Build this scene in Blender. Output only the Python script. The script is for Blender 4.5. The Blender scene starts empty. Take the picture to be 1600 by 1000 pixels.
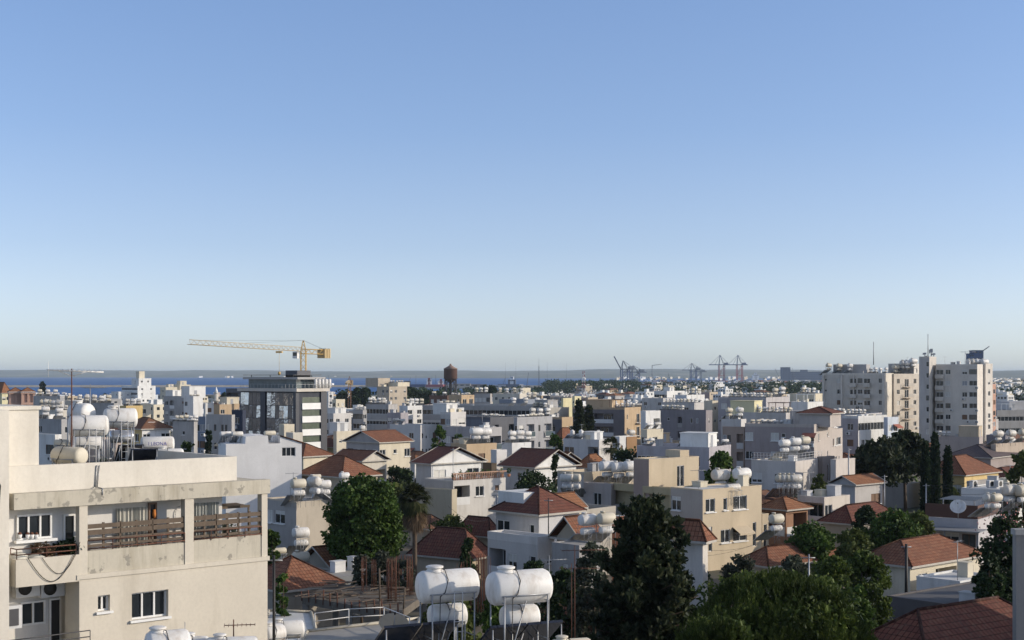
import bpy, math, random
import numpy as np
from mathutils import Vector, Matrix
S = bpy.context.scene
R = math.radians
# ------------------------------------------------------------------ camera, sky, sun, exposure
FP, HY, CZ = 2200.0, 585.0, 22.0
cam = bpy.data.objects.new('camera', bpy.data.cameras.new('camera'))
S.collection.objects.link(cam); S.camera = cam
cam.location = (0, 0, CZ); cam.rotation_euler = (R(90), 0, 0)
cam.data.sensor_width = 36; cam.data.lens = 36*FP/1600
cam.data.shift_y = (HY-500)/1600
cam.data.clip_start = 0.5; cam.data.clip_end = 60000
SUN_AZ, SUN_EL = 3.0, 18.0
w = bpy.data.worlds.new('World'); S.world = w; w.use_nodes = True
nt = w.node_tree; bg = nt.nodes['Background']
sky = nt.nodes.new('ShaderNodeTexSky'); sky.sky_type = 'NISHITA'; sky.sun_disc = False
sky.sun_elevation = R(SUN_EL); sky.sun_rotation = R(90+SUN_AZ)
sky.air_density = 0.62; sky.dust_density = 1.7; sky.ozone_density = 2.0; sky.altitude = 1500
hs = nt.nodes.new('ShaderNodeHueSaturation'); nt.links.new(sky.outputs[0], hs.inputs['Color'])
tg = nt.nodes.new('ShaderNodeTexCoord'); sp = nt.nodes.new('ShaderNodeSeparateXYZ'); nt.links.new(tg.outputs['Generated'], sp.inputs[0])
cr = nt.nodes.new('ShaderNodeValToRGB'); nt.links.new(sp.outputs['Z'], cr.inputs[0]); ce = cr.color_ramp.elements
for k, (p_, v_) in enumerate(((0, .52), (.035, .60), (.09, .78), (.17, .92), (.27, .97), (.55, .62))):
    e_ = ce[k] if k < 2 else ce.new(p_); e_.position = p_; e_.color = (v_/1.2, v_/1.2, v_/1.2, 1)
ml = nt.nodes.new('ShaderNodeMath'); ml.operation = 'MULTIPLY'; ml.inputs[1].default_value = 1.2; nt.links.new(cr.outputs[0], ml.inputs[0]); nt.links.new(ml.outputs[0], hs.inputs['Saturation'])
c2 = nt.nodes.new('ShaderNodeValToRGB'); nt.links.new(sp.outputs['Z'], c2.inputs[0]); ce = c2.color_ramp.elements
for k, (p_, v_) in enumerate(((0, .80), (.04, .82), (.09, .86), (.17, 1.0), (.27, 1.16), (.55, 1.2))):
    e_ = ce[k] if k < 2 else ce.new(p_); e_.position = p_; e_.color = (v_/1.3, v_/1.3, v_/1.3, 1)
mv = nt.nodes.new('ShaderNodeMath'); mv.operation = 'MULTIPLY'; mv.inputs[1].default_value = 1.3; nt.links.new(c2.outputs[0], mv.inputs[0]); nt.links.new(mv.outputs[0], hs.inputs['Value'])
tn = nt.nodes.new('ShaderNodeMix'); tn.data_type = 'RGBA'; tn.blend_type = 'MULTIPLY'; tn.inputs[0].default_value = 1; tn.inputs[7].default_value = (1.005, .987, .97, 1)
nt.links.new(hs.outputs[0], tn.inputs[6]); nt.links.new(tn.outputs[2], bg.inputs[0]); bg.inputs[1].default_value = 0.145
sl = bpy.data.lights.new('sun', 'SUN'); sl.energy = 2.6; sl.angle = R(0.5); sl.color = (1, .88, .72)
so = bpy.data.objects.new('sun', sl); S.collection.objects.link(so)
sd = Vector((math.cos(R(SUN_AZ))*math.cos(R(SUN_EL)), -math.sin(R(SUN_AZ))*math.cos(R(SUN_EL)), math.sin(R(SUN_EL))))
so.rotation_euler = sd.to_track_quat('Z', 'Y').to_euler()
S.view_settings.view_transform = 'Standard'; S.view_settings.look = 'None'
S.view_settings.exposure = 0.5; S.view_settings.gamma = 1
S.render.engine = 'CYCLES'; S.cycles.use_denoising = True
S.cycles.max_bounces = 5; S.cycles.volume_bounces = 0; S.cycles.caustics_reflective = False; S.cycles.caustics_refractive = False
rnd = random.Random(7)
COL = S.collection

def P(px, py, D):
    return Vector(((px-800)/FP*D, D, CZ-(py-HY)/FP*D))

# ------------------------------------------------------------------ materials
MATS = {}
def newmat(name):
    m = bpy.data.materials.new(name); m.use_nodes = True
    return m, m.node_tree, m.node_tree.nodes['Principled BSDF']
def ramp(nt, fac, stops):
    r = nt.nodes.new('ShaderNodeValToRGB'); e = r.color_ramp.elements
    while len(e) < len(stops): e.new(.5)
    for i, (p, c) in enumerate(stops):
        e[i].position = p; e[i].color = c if len(c) == 4 else (*c, 1)
    nt.links.new(fac, r.inputs[0]); return r.outputs[0]
def noise(nt, vec, scale, detail=4, rough=.55):
    n = nt.nodes.new('ShaderNodeTexNoise'); n.inputs['Scale'].default_value = scale
    n.inputs['Detail'].default_value = detail; n.inputs['Roughness'].default_value = rough
    if vec is not None: nt.links.new(vec, n.inputs['Vector'])
    return n.outputs['Fac']
def mapping(nt, vec, scale):
    m = nt.nodes.new('ShaderNodeMapping'); m.inputs['Scale'].default_value = scale
    nt.links.new(vec, m.inputs['Vector']); return m.outputs[0]
def mix(nt, fac, a, b, mode='MIX'):
    m = nt.nodes.new('ShaderNodeMix'); m.data_type = 'RGBA'; m.blend_type = mode
    for sock, v in ((m.inputs[0], fac), (m.inputs[6], a), (m.inputs[7], b)):
        if isinstance(v, bpy.types.NodeSocket): nt.links.new(v, sock)
        elif isinstance(v, (int, float)): sock.default_value = v
        else: sock.default_value = v if len(v) == 4 else (*v, 1)
    return m.outputs[2]
def bump(nt, h, s, dist, bs):
    b = nt.nodes.new('ShaderNodeBump'); b.inputs['Strength'].default_value = s; b.inputs['Distance'].default_value = dist
    nt.links.new(h, b.inputs['Height']); nt.links.new(b.outputs[0], bs.inputs['Normal'])

def wall(col, dirt=.35):
    key = ('wall', col, dirt)
    if key in MATS: return MATS[key]
    m, nt, bs = newmat('plaster'); tc = nt.nodes.new('ShaderNodeNewGeometry')
    pos = tc.outputs['Position']
    big = noise(nt, pos, .35, 5)
    st = noise(nt, mapping(nt, pos, (1.0, 1.0, .17)), 1.0, 6, .7)
    fine = noise(nt, pos, 9, 3)
    dark = tuple(c*.55*k for c, k in zip(col, (1, .95, .85)))
    c1 = mix(nt, ramp(nt, big, [(.35, (0, 0, 0)), (.7, (1, 1, 1))]), col, tuple(c*.86 for c in col))
    f = ramp(nt, st, [(.50, (0, 0, 0)), (.78, (min(1, dirt*1.9),)*3)])
    c2 = mix(nt, f, c1, dark)
    c3 = mix(nt, ramp(nt, fine, [(.4, (0, 0, 0)), (.7, (.22, .22, .22))]), c2, tuple(c*.7 for c in col))
    if dirt > .5:
        pn = noise(nt, pos, 1.7, 6, .6); pf = ramp(nt, pn, [(.60, (0, 0, 0)), (.625, (.8, .8, .8))]); c3 = mix(nt, pf, c3, (.25, .235, .20))
        s2 = noise(nt, mapping(nt, pos, (5, 5, .35)), 1.0, 4, .6); c3 = mix(nt, ramp(nt, s2, [(.55, (0, 0, 0)), (.75, (.55, .55, .55))]), c3, tuple(c*.35 for c in col))
    nt.links.new(c3, bs.inputs['Base Color']); bs.inputs['Roughness'].default_value = .9
    bs.inputs['Specular IOR Level'].default_value = .2
    bump(nt, fine, .15, .02, bs)
    MATS[key] = m; return m
def plain(name, col, rough=.6, metal=0.0, spec=.5, var=.15, scale=3):
    key = (name, col, rough)
    if key in MATS: return MATS[key]
    m, nt, bs = newmat(name); g = nt.nodes.new('ShaderNodeNewGeometry')
    n = noise(nt, g.outputs['Position'], scale, 4)
    nt.links.new(mix(nt, n, tuple(min(1, c*(1+var)) for c in col), tuple(c*(1-var) for c in col)), bs.inputs['Base Color'])
    bs.inputs['Roughness'].default_value = rough; bs.inputs['Metallic'].default_value = metal
    bs.inputs['Specular IOR Level'].default_value = spec
    MATS[key] = m; return m
def tile(col, col2):
    key = ('tile', col)
    if key in MATS: return MATS[key]
    m, nt, bs = newmat('roof_tiles'); uv = nt.nodes.new('ShaderNodeUVMap'); g = nt.nodes.new('ShaderNodeNewGeometry')
    b = nt.nodes.new('ShaderNodeTexBrick'); nt.links.new(uv.outputs[0], b.inputs['Vector'])
    b.inputs['Scale'].default_value = 1; b.inputs['Brick Width'].default_value = .28; b.inputs['Row Height'].default_value = .36
    b.inputs['Mortar Size'].default_value = .035; b.inputs['Mortar Smooth'].default_value = .8; b.inputs['Bias'].default_value = 0
    b.offset = 0
    b.inputs['Color1'].default_value = (*col, 1); b.inputs['Color2'].default_value = (*col2, 1)
    b.inputs['Mortar'].default_value = (*[c*.3 for c in col], 1)
    n = noise(nt, g.outputs['Position'], .8, 6, .7)
    c = mix(nt, ramp(nt, n, [(.45, (0, 0, 0)), (.75, (.75, .75, .75))]), b.outputs['Color'], tuple(c*.45+.02 for c in col))
    n2 = noise(nt, g.outputs['Position'], 5, 4, .7)
    c = mix(nt, ramp(nt, n2, [(.5, (0, 0, 0)), (.75, (.5, .5, .5))]), c, (.22, .17, .12))
    nt.links.new(c, bs.inputs['Base Color']); bs.inputs['Roughness'].default_value = .9; bs.inputs['Specular IOR Level'].default_value = .15
    bump(nt, b.outputs['Fac'], -.6, .05, bs)
    MATS[key] = m; return m
def glassmat(name, col, rough=.08, wob=0.0):
    key = (name, col, rough)
    if key in MATS: return MATS[key]
    m, nt, bs = newmat(name); g = nt.nodes.new('ShaderNodeNewGeometry')
    n = noise(nt, g.outputs['Position'], .9, 3)
    nt.links.new(mix(nt, n, tuple(c*1.5 for c in col), tuple(c*.5 for c in col)), bs.inputs['Base Color'])
    bs.inputs['Roughness'].default_value = rough; bs.inputs['Specular IOR Level'].default_value = .6
    if wob:
        bs.inputs['Metallic'].default_value = .85
        n2 = noise(nt, g.outputs['Position'], 1.1, 2); bump(nt, n2, wob, .25, bs)
    MATS[key] = m; return m
def leafmat(name, c1, c2, c3):
    key = (name, c1)
    if key in MATS: return MATS[key]
    m, nt, bs = newmat(name); g = nt.nodes.new('ShaderNodeNewGeometry')
    r = ramp(nt, g.outputs['Random Per Island'], [(0, c1), (.55, c2), (1, c3)])
    n = noise(nt, g.outputs['Position'], .5, 3)
    c = mix(nt, ramp(nt, n, [(.4, (0, 0, 0)), (.65, (.8, .8, .8))]), r, tuple(x*.6 for x in c1))
    nt.links.new(c, bs.inputs['Base Color']); bs.inputs['Roughness'].default_value = .65
    bs.inputs['Specular IOR Level'].default_value = .25
    if 'Transmission Weight' in bs.inputs:
        tr = nt.nodes.new('ShaderNodeBsdfTranslucent'); nt.links.new(c, tr.inputs[0])
        ms = nt.nodes.new('ShaderNodeMixShader'); ms.inputs[0].default_value = .25
        nt.links.new(bs.outputs[0], ms.inputs[1]); nt.links.new(tr.outputs[0], ms.inputs[2])
        nt.links.new(ms.outputs[0], nt.nodes['Material Output'].inputs[0])
    MATS[key] = m; return m

WHITE = (.72, .72, .70); CREAM = (.66, .60, .47); BEIGE = (.52, .44, .33); TAN = (.50, .38, .25); PINK = (.50, .42, .37)
GREY = (.40, .395, .39); DGREY = (.13, .135, .15); LGREY = (.52, .52, .52); YEL = (.66, .50, .24); LYEL = (.72, .66, .42)
OFF = (.62, .58, .50); BLUEW = (.55, .60, .66); STONE = (.46, .40, .32); CONC = (.30, .28, .25); BROWN = (.28, .19, .12)
SALM = (.55, .34, .26)
M_roof = {'w': plain('roof_membrane', (.55, .55, .53), .8, var=.25, scale=1.2), 'g': plain('roof_screed', (.30, .29, .27), .9, var=.3, scale=1.0),
          'd': plain('roof_felt', (.09, .09, .095), .85, var=.4, scale=.8)}
T_RED = tile((.225, .092, .055), (.29, .135, .08)); T_ORG = tile((.29, .125, .065), (.36, .175, .09)); T_DRK = tile((.155, .06, .045), (.20, .08, .055)); T_BRN = tile((.20, .10, .065), (.25, .13, .08))
T_GRY = tile((.12, .10, .11), (.15, .12, .12))
M_glass = glassmat('window_glass', (.02, .025, .03)); M_glass2 = glassmat('window_glass_pale', (.08, .09, .09))
M_shut = plain('roller_shutter', (.55, .54, .50), .7); M_shutb = plain('brown_shutter', (.16, .09, .05), .7); M_shutg = plain('grey_shutter', (.3, .31, .33), .7)
M_fr = plain('white_frame', (.7, .7, .68), .5); M_frd = plain('dark_frame', (.05, .05, .055), .5); M_frb = plain('brown_frame', (.13, .07, .04), .5)
def tankmat(name, col, rust):
    m, nt, bs = newmat(name); tc = nt.nodes.new('ShaderNodeTexCoord'); g = nt.nodes.new('ShaderNodeNewGeometry'); p = g.outputs['Position']
    a = noise(nt, mapping(nt, p, (3, 3, .8)), 1.0, 5, .65); c = mix(nt, ramp(nt, a, [(.5, (0, 0, 0)), (.72, (rust,)*3)]), col, (.30, .22, .14)); b = noise(nt, p, 7, 4, .7)
    c = mix(nt, ramp(nt, b, [(.56, (0, 0, 0)), (.75, (.4, .4, .4))]), c, tuple(x*.55 for x in col)); nt.links.new(c, bs.inputs['Base Color']); bs.inputs['Roughness'].default_value = .55
    bump(nt, noise(nt, p, 2.2, 2), .12, .05, bs); return m
M_tank = tankmat('tank_paint', (.70, .69, .66), .45); M_tank2 = tankmat('aged_tank_paint', (.60, .58, .53), .8); M_tankc = plain('tank_fibre', (.58, .53, .42), .6, var=.15)
M_galv = plain('galvanised_steel', (.32, .33, .34), .5, metal=.5); M_steel = plain('painted_steel', (.55, .55, .54), .5)
M_blk = plain('black_rubber', (.015, .015, .015), .6); M_rust = plain('rusty_iron', (.12, .05, .03), .85, var=.4, scale=8)
M_panel = glassmat('solar_glass', (.012, .016, .028), .12)
M_white = plain('white_paint', (.74, .74, .72), .7, var=.1, scale=1); M_wood = plain('weathered_wood', (.115, .085, .06), .85, var=.45, scale=6)
M_eave = plain('eave_board', (.42, .39, .34), .8, var=.25)
M_red = plain('red_paint', (.45, .05, .03), .6); M_bark = plain('bark', (.09, .065, .045), .95, var=.4, scale=5)
M_clr = glassmat('balustrade_glass', (.10, .13, .14), .1)
M_silver = plain('tank_jacket', (.5, .51, .53), .3, metal=.7, var=.1)

# ------------------------------------------------------------------ mesh helpers
class MB:
    def __init__(s): s.V = []; s.F = []; s.I = []; s.Sm = []; s.U = []
    def poly(s, pts, m=0, sm=False, uv=None):
        n = len(s.V); s.V += [tuple(p) for p in pts]; s.F.append(tuple(range(n, n+len(pts)))); s.I.append(m); s.Sm.append(sm)
        s.U += uv if uv else [(p[0], p[1]) for p in pts]
    def box(s, x0, y0, z0, x1, y1, z1, m=0, M=None):
        c = [Vector((x, y, z)) for x in (x0, x1) for y in (y0, y1) for z in (z0, z1)]
        if M: c = [M @ p for p in c]
        for f in ((0, 1, 3, 2), (4, 6, 7, 5), (0, 4, 5, 1), (2, 3, 7, 6), (0, 2, 6, 4), (1, 5, 7, 3)): s.poly([c[i] for i in f], m)
    def rings(s, rings, m=0, sm=True, cap=True):
        n0 = len(s.V); k = len(rings[0])
        for r in rings: s.V += [tuple(p) for p in r]
        for i in range(len(rings)-1):
            for j in range(k):
                a = n0+i*k+j; b = n0+i*k+(j+1) % k
                s.F.append((a, b, b+k, a+k)); s.I.append(m); s.Sm.append(sm); s.U += [(0, 0)]*4
        if cap:
            s.F.append(tuple(n0+j for j in reversed(range(k)))); s.I.append(m); s.Sm.append(False); s.U += [(0, 0)]*k
            e = n0+(len(rings)-1)*k; s.F.append(tuple(e+j for j in range(k))); s.I.append(m); s.Sm.append(False); s.U += [(0, 0)]*k
    def lathe(s, p0, axis, prof, n=12, m=0, sm=True, cap=True):
        axis = Vector(axis).normalized(); q = axis.to_track_quat('Z', 'Y').to_matrix(); ex, ey = q @ Vector((1, 0, 0)), q @ Vector((0, 1, 0)); p0 = Vector(p0)
        s.rings([[p0+axis*t+(ex*math.cos(2*math.pi*j/n)+ey*math.sin(2*math.pi*j/n))*r for j in range(n)] for t, r in prof], m, sm, cap)
    def tube(s, p0, p1, r0, r1=None, n=6, m=0):
        p0 = Vector(p0); p1 = Vector(p1); L = (p1-p0).length
        if L > 1e-5: s.lathe(p0, p1-p0, [(0, r0), (L, r0 if r1 is None else r1)], n, m)
    def path(s, pts, r, n=5, m=0):
        for a, b in zip(pts, pts[1:]): s.tube(a, b, r, n=n, m=m)
    def mesh(s, name, mats):
        me = bpy.data.meshes.new(name); me.from_pydata(s.V, [], s.F)
        for m in (mats if isinstance(mats, (list, tuple)) else [mats]): me.materials.append(m)
        me.polygons.foreach_set('material_index', s.I); me.polygons.foreach_set('use_smooth', s.Sm)
        uv = me.uv_layers.new(name='UVMap'); uv.data.foreach_set('uv', np.array(s.U, dtype=np.float32).ravel())
        me.update(); return me
    def build(s, name, mats, parent=None, M=None):
        return link(name, s.mesh(name, mats), parent, M)
def link(name, me, parent=None, M=None):
    o = bpy.data.objects.new(name, me); COL.objects.link(o)
    if parent: o.parent = parent
    if M is not None: o.matrix_local = M
    return o
USED = {}
def tag(o, label, cat, group=None, kind=None):
    if label: o['label'] = label
    if cat: o['category'] = cat
    if group: o['group'] = group
    if kind: o['kind'] = kind
    return o
def thing(name, label, cat, loc, rz=0, group=None):
    o = bpy.data.objects.new(name, None); COL.objects.link(o); o.location = loc; o.rotation_euler = (0, 0, rz)
    return tag(o, label, cat, group)
def npmesh(name, V, Fq, mat, smooth=False):
    me = bpy.data.meshes.new(name); k = Fq.shape[1]
    me.vertices.add(len(V)); me.vertices.foreach_set('co', V.astype(np.float32).ravel())
    me.loops.add(Fq.size); me.loops.foreach_set('vertex_index', Fq.astype(np.int32).ravel())
    me.polygons.add(len(Fq)); me.polygons.foreach_set('loop_start', (np.arange(len(Fq))*k).astype(np.int32))
    me.polygons.foreach_set('loop_total', np.full(len(Fq), k, dtype=np.int32))
    me.materials.append(mat); me.update(calc_edges=True); me.validate(); return me
def ground_z(x, y): return 4.0*max(0, min(1, (450-y)/340))

# ------------------------------------------------------------------ setting
def sheet(name, pts, z, mat):
    mb = MB(); mb.poly([(x, y, z) for x, y in pts]); o = mb.build(name, mat); o['kind'] = 'structure'; return o
def groundmat():
    m, nt, bs = newmat('town_ground'); g = nt.nodes.new('ShaderNodeNewGeometry'); p = g.outputs['Position']
    a = noise(nt, p, .03, 6, .65); b = noise(nt, p, .6, 5, .7)
    c = ramp(nt, a, [(.38, (.05, .065, .028)), (.5, (.13, .11, .08)), (.62, (.19, .165, .125))])
    c = mix(nt, ramp(nt, b, [(.4, (0, 0, 0)), (.7, (.6, .6, .6))]), c, (.055, .053, .05))
    nt.links.new(c, bs.inputs['Base Color']); bs.inputs['Roughness'].default_value = .95; return m
M_ground = groundmat()
coast = [(-6000, 900), (-1200, 1250), (-330, 1330), (-40, 1500), (60, 1750), (250, 2300), (420, 2650), (620, 3300), (640, 4300), (900, 4700), (1500, 4700), (3200, 5200), (7000, 9000), (16000, 16000)]
sheet('ground', [(-6000, 452), (16000, 452)]+coast[::-1], 0, M_ground)
mb = MB(); ys = [-400, 0, 60, 110, 150, 200, 260, 330, 400, 452]
for a, b in zip(ys, ys[1:]): mb.poly([(-6000, a, ground_z(0, a)), (16000, a, ground_z(0, a)), (16000, b, ground_z(0, b)), (-6000, b, ground_z(0, b))])
o = mb.build('sloping_ground', M_ground); o['kind'] = 'structure'
def seamat():
    m, nt, bs = newmat('sea_water'); g = nt.nodes.new('ShaderNodeNewGeometry'); p = g.outputs['Position']
    n = noise(nt, mapping(nt, p, (.004, .0012, 1)), 1, 5, .6)
    nt.links.new(ramp(nt, n, [(.35, (.018, .08, .24)), (.65, (.035, .13, .33))]), bs.inputs['Base Color'])
    bs.inputs['Roughness'].default_value = .55; bs.inputs['Specular IOR Level'].default_value = .12
    bump(nt, noise(nt, p, .25, 4), .5, 1.0, bs); return m
sheet('sea', [(-20000, 300), (22000, 300), (30000, 24000), (-24000, 24000)], -1.0, seamat())
# far peninsula and the hills beyond the town: ridged strips with real depth
def landmat(name, c1, c2, c3):
    m, nt, bs = newmat(name); g = nt.nodes.new('ShaderNodeNewGeometry'); p = g.outputs['Position']
    a = noise(nt, mapping(nt, p, (.0035, .0012, .002)), 1, 8, .7)
    nt.links.new(ramp(nt, a, [(.36, c1), (.52, c2), (.66, c3)]), bs.inputs['Base Color']); bs.inputs['Roughness'].default_value = .95; return m
M_land = landmat('scrub_land', (.07, .09, .06), (.12, .13, .09), (.26, .24, .18))
def ridge(name, line, depth, hfun, rows=6):
    V = []; Fq = []; n = 0; N = 160
    xs = np.linspace(0, 1, N); k = len(line)-1
    for i, t in enumerate(xs):
        f = t*k; a = min(int(f), k-1); f -= a
        x = line[a][0]*(1-f)+line[a+1][0]*f; y = line[a][1]*(1-f)+line[a+1][1]*f; sc = (y+depth)/y
        for r in range(rows):
            q = r/(rows-1); yy = y+depth*q; xx = x*yy/y
            V.append((xx, yy, -1.5 if r == 0 else hfun((xx/yy*FP+800), q)*1.0))
    for i in range(N-1):
        for r in range(rows-1):
            a = i*rows+r; Fq.append((a, a+rows, a+rows+1, a+1))
    me = npmesh(name, np.array(V), np.array(Fq), M_land); o = link(name, me); o['kind'] = 'structure'; return o
def hill(px, q):
    base = 58+7*math.sin(px*.006+1)+4*math.sin(px*.021)+2*math.sin(px*.06+2)
    base *= 1 if px < 1150 else max(.45, 1-(px-1150)/900)
    return 3+(base-3)*(min(1, q*1.25)**.75)
ridge('peninsula', [(-9500, 10400), (-3000, 10500), (-300, 8600), (900, 8000), (2500, 8600), (4800, 10500)], 4200, hill)
def hill2(px, q): return 2+(50+8*math.sin(px*.012))*min(1, q*1.2)**.8
ridge('hills', [(1500, 6500), (2300, 6300), (3600, 6800), (5200, 8000)], 5200, hill2)
mb = MB()
for a, b in [((-2400, 2480), (-230, 2560)), ((-230, 2560), (60, 2500))]:
    d = (Vector(b)-Vector(a)).normalized(); nrm = Vector((-d.y, d.x))*9
    p = [Vector(a)-nrm, Vector(b)-nrm, Vector(b)+nrm, Vector(a)+nrm]
    lo = [Vector((q.x, q.y, -1.2)) for q in p]
    hi = [Vector((q.x*.999, q.y+(4 if i < 2 else -4), 2.6)) for i, q in enumerate(p)]
    mb.poly(hi)
    for i in range(4): mb.poly([lo[i], lo[(i+1) % 4], hi[(i+1) % 4], hi[i]])
o = mb.build('breakwater', plain('rock_armour', (.36, .32, .26), .95, var=.4, scale=.2)); tag(o, 'long low stone breakwater crossing the bay', 'breakwater')

# ------------------------------------------------------------------ windows and balconies (shared meshes)
CACHE = {}
def win_mesh(w_, h, mull, gm, fm, part, shade=0):
    key = (round(w_, 2), round(h, 2), mull, gm.name, fm.name, part, shade)
    if key in CACHE: return CACHE[key]
    mb = MB(); x = w_/2
    if part in ('pane', 'both'):
        mb.poly([(-x, 0, 0), (x, 0, 0), (x, 0, h), (-x, 0, h)])
        if shade: mb.box(-x+.04, -.05, h*(1-shade), x-.04, -.01, h-.02, 2)
    if part in ('frame', 'both'):
        t = .06; m = 1
        mb.box(-x, -.06, 0, x, .0-.003, t, m); mb.box(-x, -.06, h-t, x, -.003, h, m)
        mb.box(-x, -.06, t, -x+t, -.003, h-t, m); mb.box(x-t, -.06, t, x, -.003, h-t, m)
        for i in range(1, mull+1):
            c = -x+w_*i/(mull+1); mb.box(c-t/2, -.055, t, c+t/2, -.003, h-t, m)
    if part == 'sill': mb.box(-x-.08, -.30, -.08, x+.08, -.03, -.003, 1)
    me = mb.mesh('window', [gm, fm, M_shut]); CACHE[key] = me; return me
def bal_mesh(w_, kind, mat):
    key = ('bal', round(w_, 2), kind, mat.name)
    if key in CACHE: return CACHE[key]
    mb = MB(); x = w_/2; h = .95
    if kind == 'b': mb.box(-x, -.03, 0, x, .10, h)
    elif kind == 'g':
        mb.box(-x, -.35, -.16, x, -.02, 0); mb.box(-x+.05, -.30, .05, x-.05, -.28, h, 1); mb.box(-x, -.32, h, x, -.26, h+.05, 2)
    elif kind == 'p':
        mb.box(-x, -1.15, -.16, x, -.02, 0); mb.box(-x, -1.15, .002, x, -1.05, h); mb.box(-x, -1.045, .002, -x+.1, -.02, h); mb.box(x-.1, -1.045, .002, x, -.02, h)
    elif kind == 'q':
        mb.box(-x, -1.15, -.16, x, -.02, 0)
        for a, b in (((-x+.03, -1.1), (x-.03, -1.1)), ((-x+.03, -1.1), (-x+.03, -.05)), ((x-.03, -1.1), (x-.03, -.05))):
            for z in (.35, .65, h): mb.tube((*a, z), (*b, z), .022, m=2)
        for i in range(5): mb.tube((-x+.03+(w_-.06)*i/4, -1.1, 0), (-x+.03+(w_-.06)*i/4, -1.1, h), .02, m=2)
    me = mb.mesh('balcony', [mat, M_clr, M_galv]); CACHE[key] = me; return me

def wallface(mb, o, du, dn, W, z0, z1, ops):
    xs = sorted({0, W, *[a for q in ops for a in q[:2]]}); zs = sorted({z0, z1, *[a for q in ops for a in q[2:4]]})
    pt = lambda a, z, d=0: (o[0]+du[0]*a-dn[0]*d, o[1]+du[1]*a-dn[1]*d, z)
    for i in range(len(xs)-1):
        run = None
        for j in range(len(zs)-1):
            cx = (xs[i]+xs[i+1])/2; cz = (zs[j]+zs[j+1])/2
            hole = any(q[0] < cx < q[1] and q[2] < cz < q[3] for q in ops)
            if not hole:
                if run is None: run = zs[j]
            if (hole or j == len(zs)-2) and run is not None:
                top = zs[j] if hole else zs[j+1]
                mb.poly([pt(xs[i], run), pt(xs[i+1], run), pt(xs[i+1], top), pt(xs[i], top)]); run = None
    for a, b, c, d, dep, *_ in ops:
        mb.poly([pt(a, c), pt(b, c), pt(b, c, dep), pt(a, c, dep)]); mb.poly([pt(a, d), pt(a, d, dep), pt(b, d, dep), pt(b, d)])
        mb.poly([pt(a, c), pt(a, c, dep), pt(a, d, dep), pt(a, d)]); mb.poly([pt(b, c), pt(b, d), pt(b, d, dep), pt(b, c, dep)])
        mb.poly([pt(a, c, dep), pt(b, c, dep), pt(b, d, dep), pt(a, d, dep)])

XR = random.Random(77); near_off = False
def ac_mesh():
    if 'ac' in CACHE: return CACHE['ac']
    mb = MB(); mb.box(-.42, -.36, 0, .42, -.04, .56); mb.lathe((-.08, -.361, .28), (0, -1, 0), [(0, .2), (.02, .2)], 10, 1); mb.box(-.35, -.3, -.04, -.3, 0, 0, 2); mb.box(.3, -.3, -.04, .35, 0, 0, 2)
    CACHE['ac'] = mb.mesh('air_conditioner', [M_steel, M_blk, M_galv]); return CACHE['ac']
def awn_mesh(k):
    if ('awn', k) in CACHE: return CACHE[('awn', k)]
    mb = MB(); mb.poly([(-1.1, -.02, 0), (1.1, -.02, 0), (1.1, -.95, -.55), (-1.1, -.95, -.55)]); mb.poly([(-1.1, -.95, -.55), (1.1, -.95, -.55), (1.1, -.96, -.72), (-1.1, -.96, -.72)])
    mb.tube((-1.05, 0, -.5), (-1.05, -.95, -.55), .02, n=4, m=1); mb.tube((1.05, 0, -.5), (1.05, -.95, -.55), .02, n=4, m=1)
    CACHE[('awn', k)] = mb.mesh('awning', [plain('awning_cloth', ((.6, .58, .52), (.12, .2, .13), (.5, .42, .3), (.35, .12, .08))[k], .9), M_galv]); return CACHE[('awn', k)]
def roof_extras(b, root, MM, U, V, z, D):
    n = 2 if D > 450 else 3
    if XR.random() < .7:
        h = XR.uniform(1.8, 3.2); mb = MB(); x, y = U*XR.uniform(.1, .9), V*XR.uniform(.1, .9); mb.tube((x, y, z), (x, y, z+h), .03 if D < 400 else .05, n=4); a = XR.uniform(-.6, .6); c, s_ = math.cos(a), math.sin(a)
        mb.tube((x-.8*c, y-.8*s_, z+h-.1), (x+.8*c, y+.8*s_, z+h-.1), .02, n=3)
        for i in range(5): q = -.7+i*.35; mb.tube((x+q*c-.25*s_, y+q*s_+.25*c, z+h-.1), (x+q*c+.25*s_, y+q*s_-.25*c, z+h-.1), .015, n=3)
        mb.build('aerial', M_galv, root, MM)
    for i in range(n):
        if XR.random() < .6:
            mb = MB(); x, y = U*XR.uniform(.08, .8), V*XR.uniform(.08, .8); w_, d_, h = XR.uniform(.5, 1.6), XR.uniform(.4, 1.2), XR.uniform(.4, 1.3); mb.box(x, y, z, x+w_, y+d_, z+h); mb.box(x-.05, y-.05, z+h, x+w_+.05, y+d_+.05, z+h+.06)
            mb.build('roof_hatch', wall(XR.choice((WHITE, LGREY, CREAM, GREY))), root, MM)
    if XR.random() < .18 and U > 5 and V > 5:
        mb = MB(); x0, y0, x1, y1 = U*.1, V*.1, U*.1+3.5, V*.1+3
        for x in (x0, x1):
            for y in (y0, y1): mb.box(x, y, z, x+.1, y+.1, z+2.3)
        for i in range(8): mb.box(x0+(x1-x0)*i/7, y0-.2, z+2.3, x0+(x1-x0)*i/7+.08, y1+.3, z+2.42)
        mb.build('roof_pergola', XR.choice((M_white, M_frb, M_galv)), root, MM)
def pickglass():
    r = rnd.random()
    if r < .6: return M_glass, M_fr, 0
    if r < .72: return M_glass, M_fr, rnd.choice((.3, .5, .7))
    if r < .82: return M_glass2, M_frb, 0
    if r < .90: return M_shut, M_fr, 0
    if r < .95: return M_shutg, M_fr, 0
    return M_shutb, M_frb, 0

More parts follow.
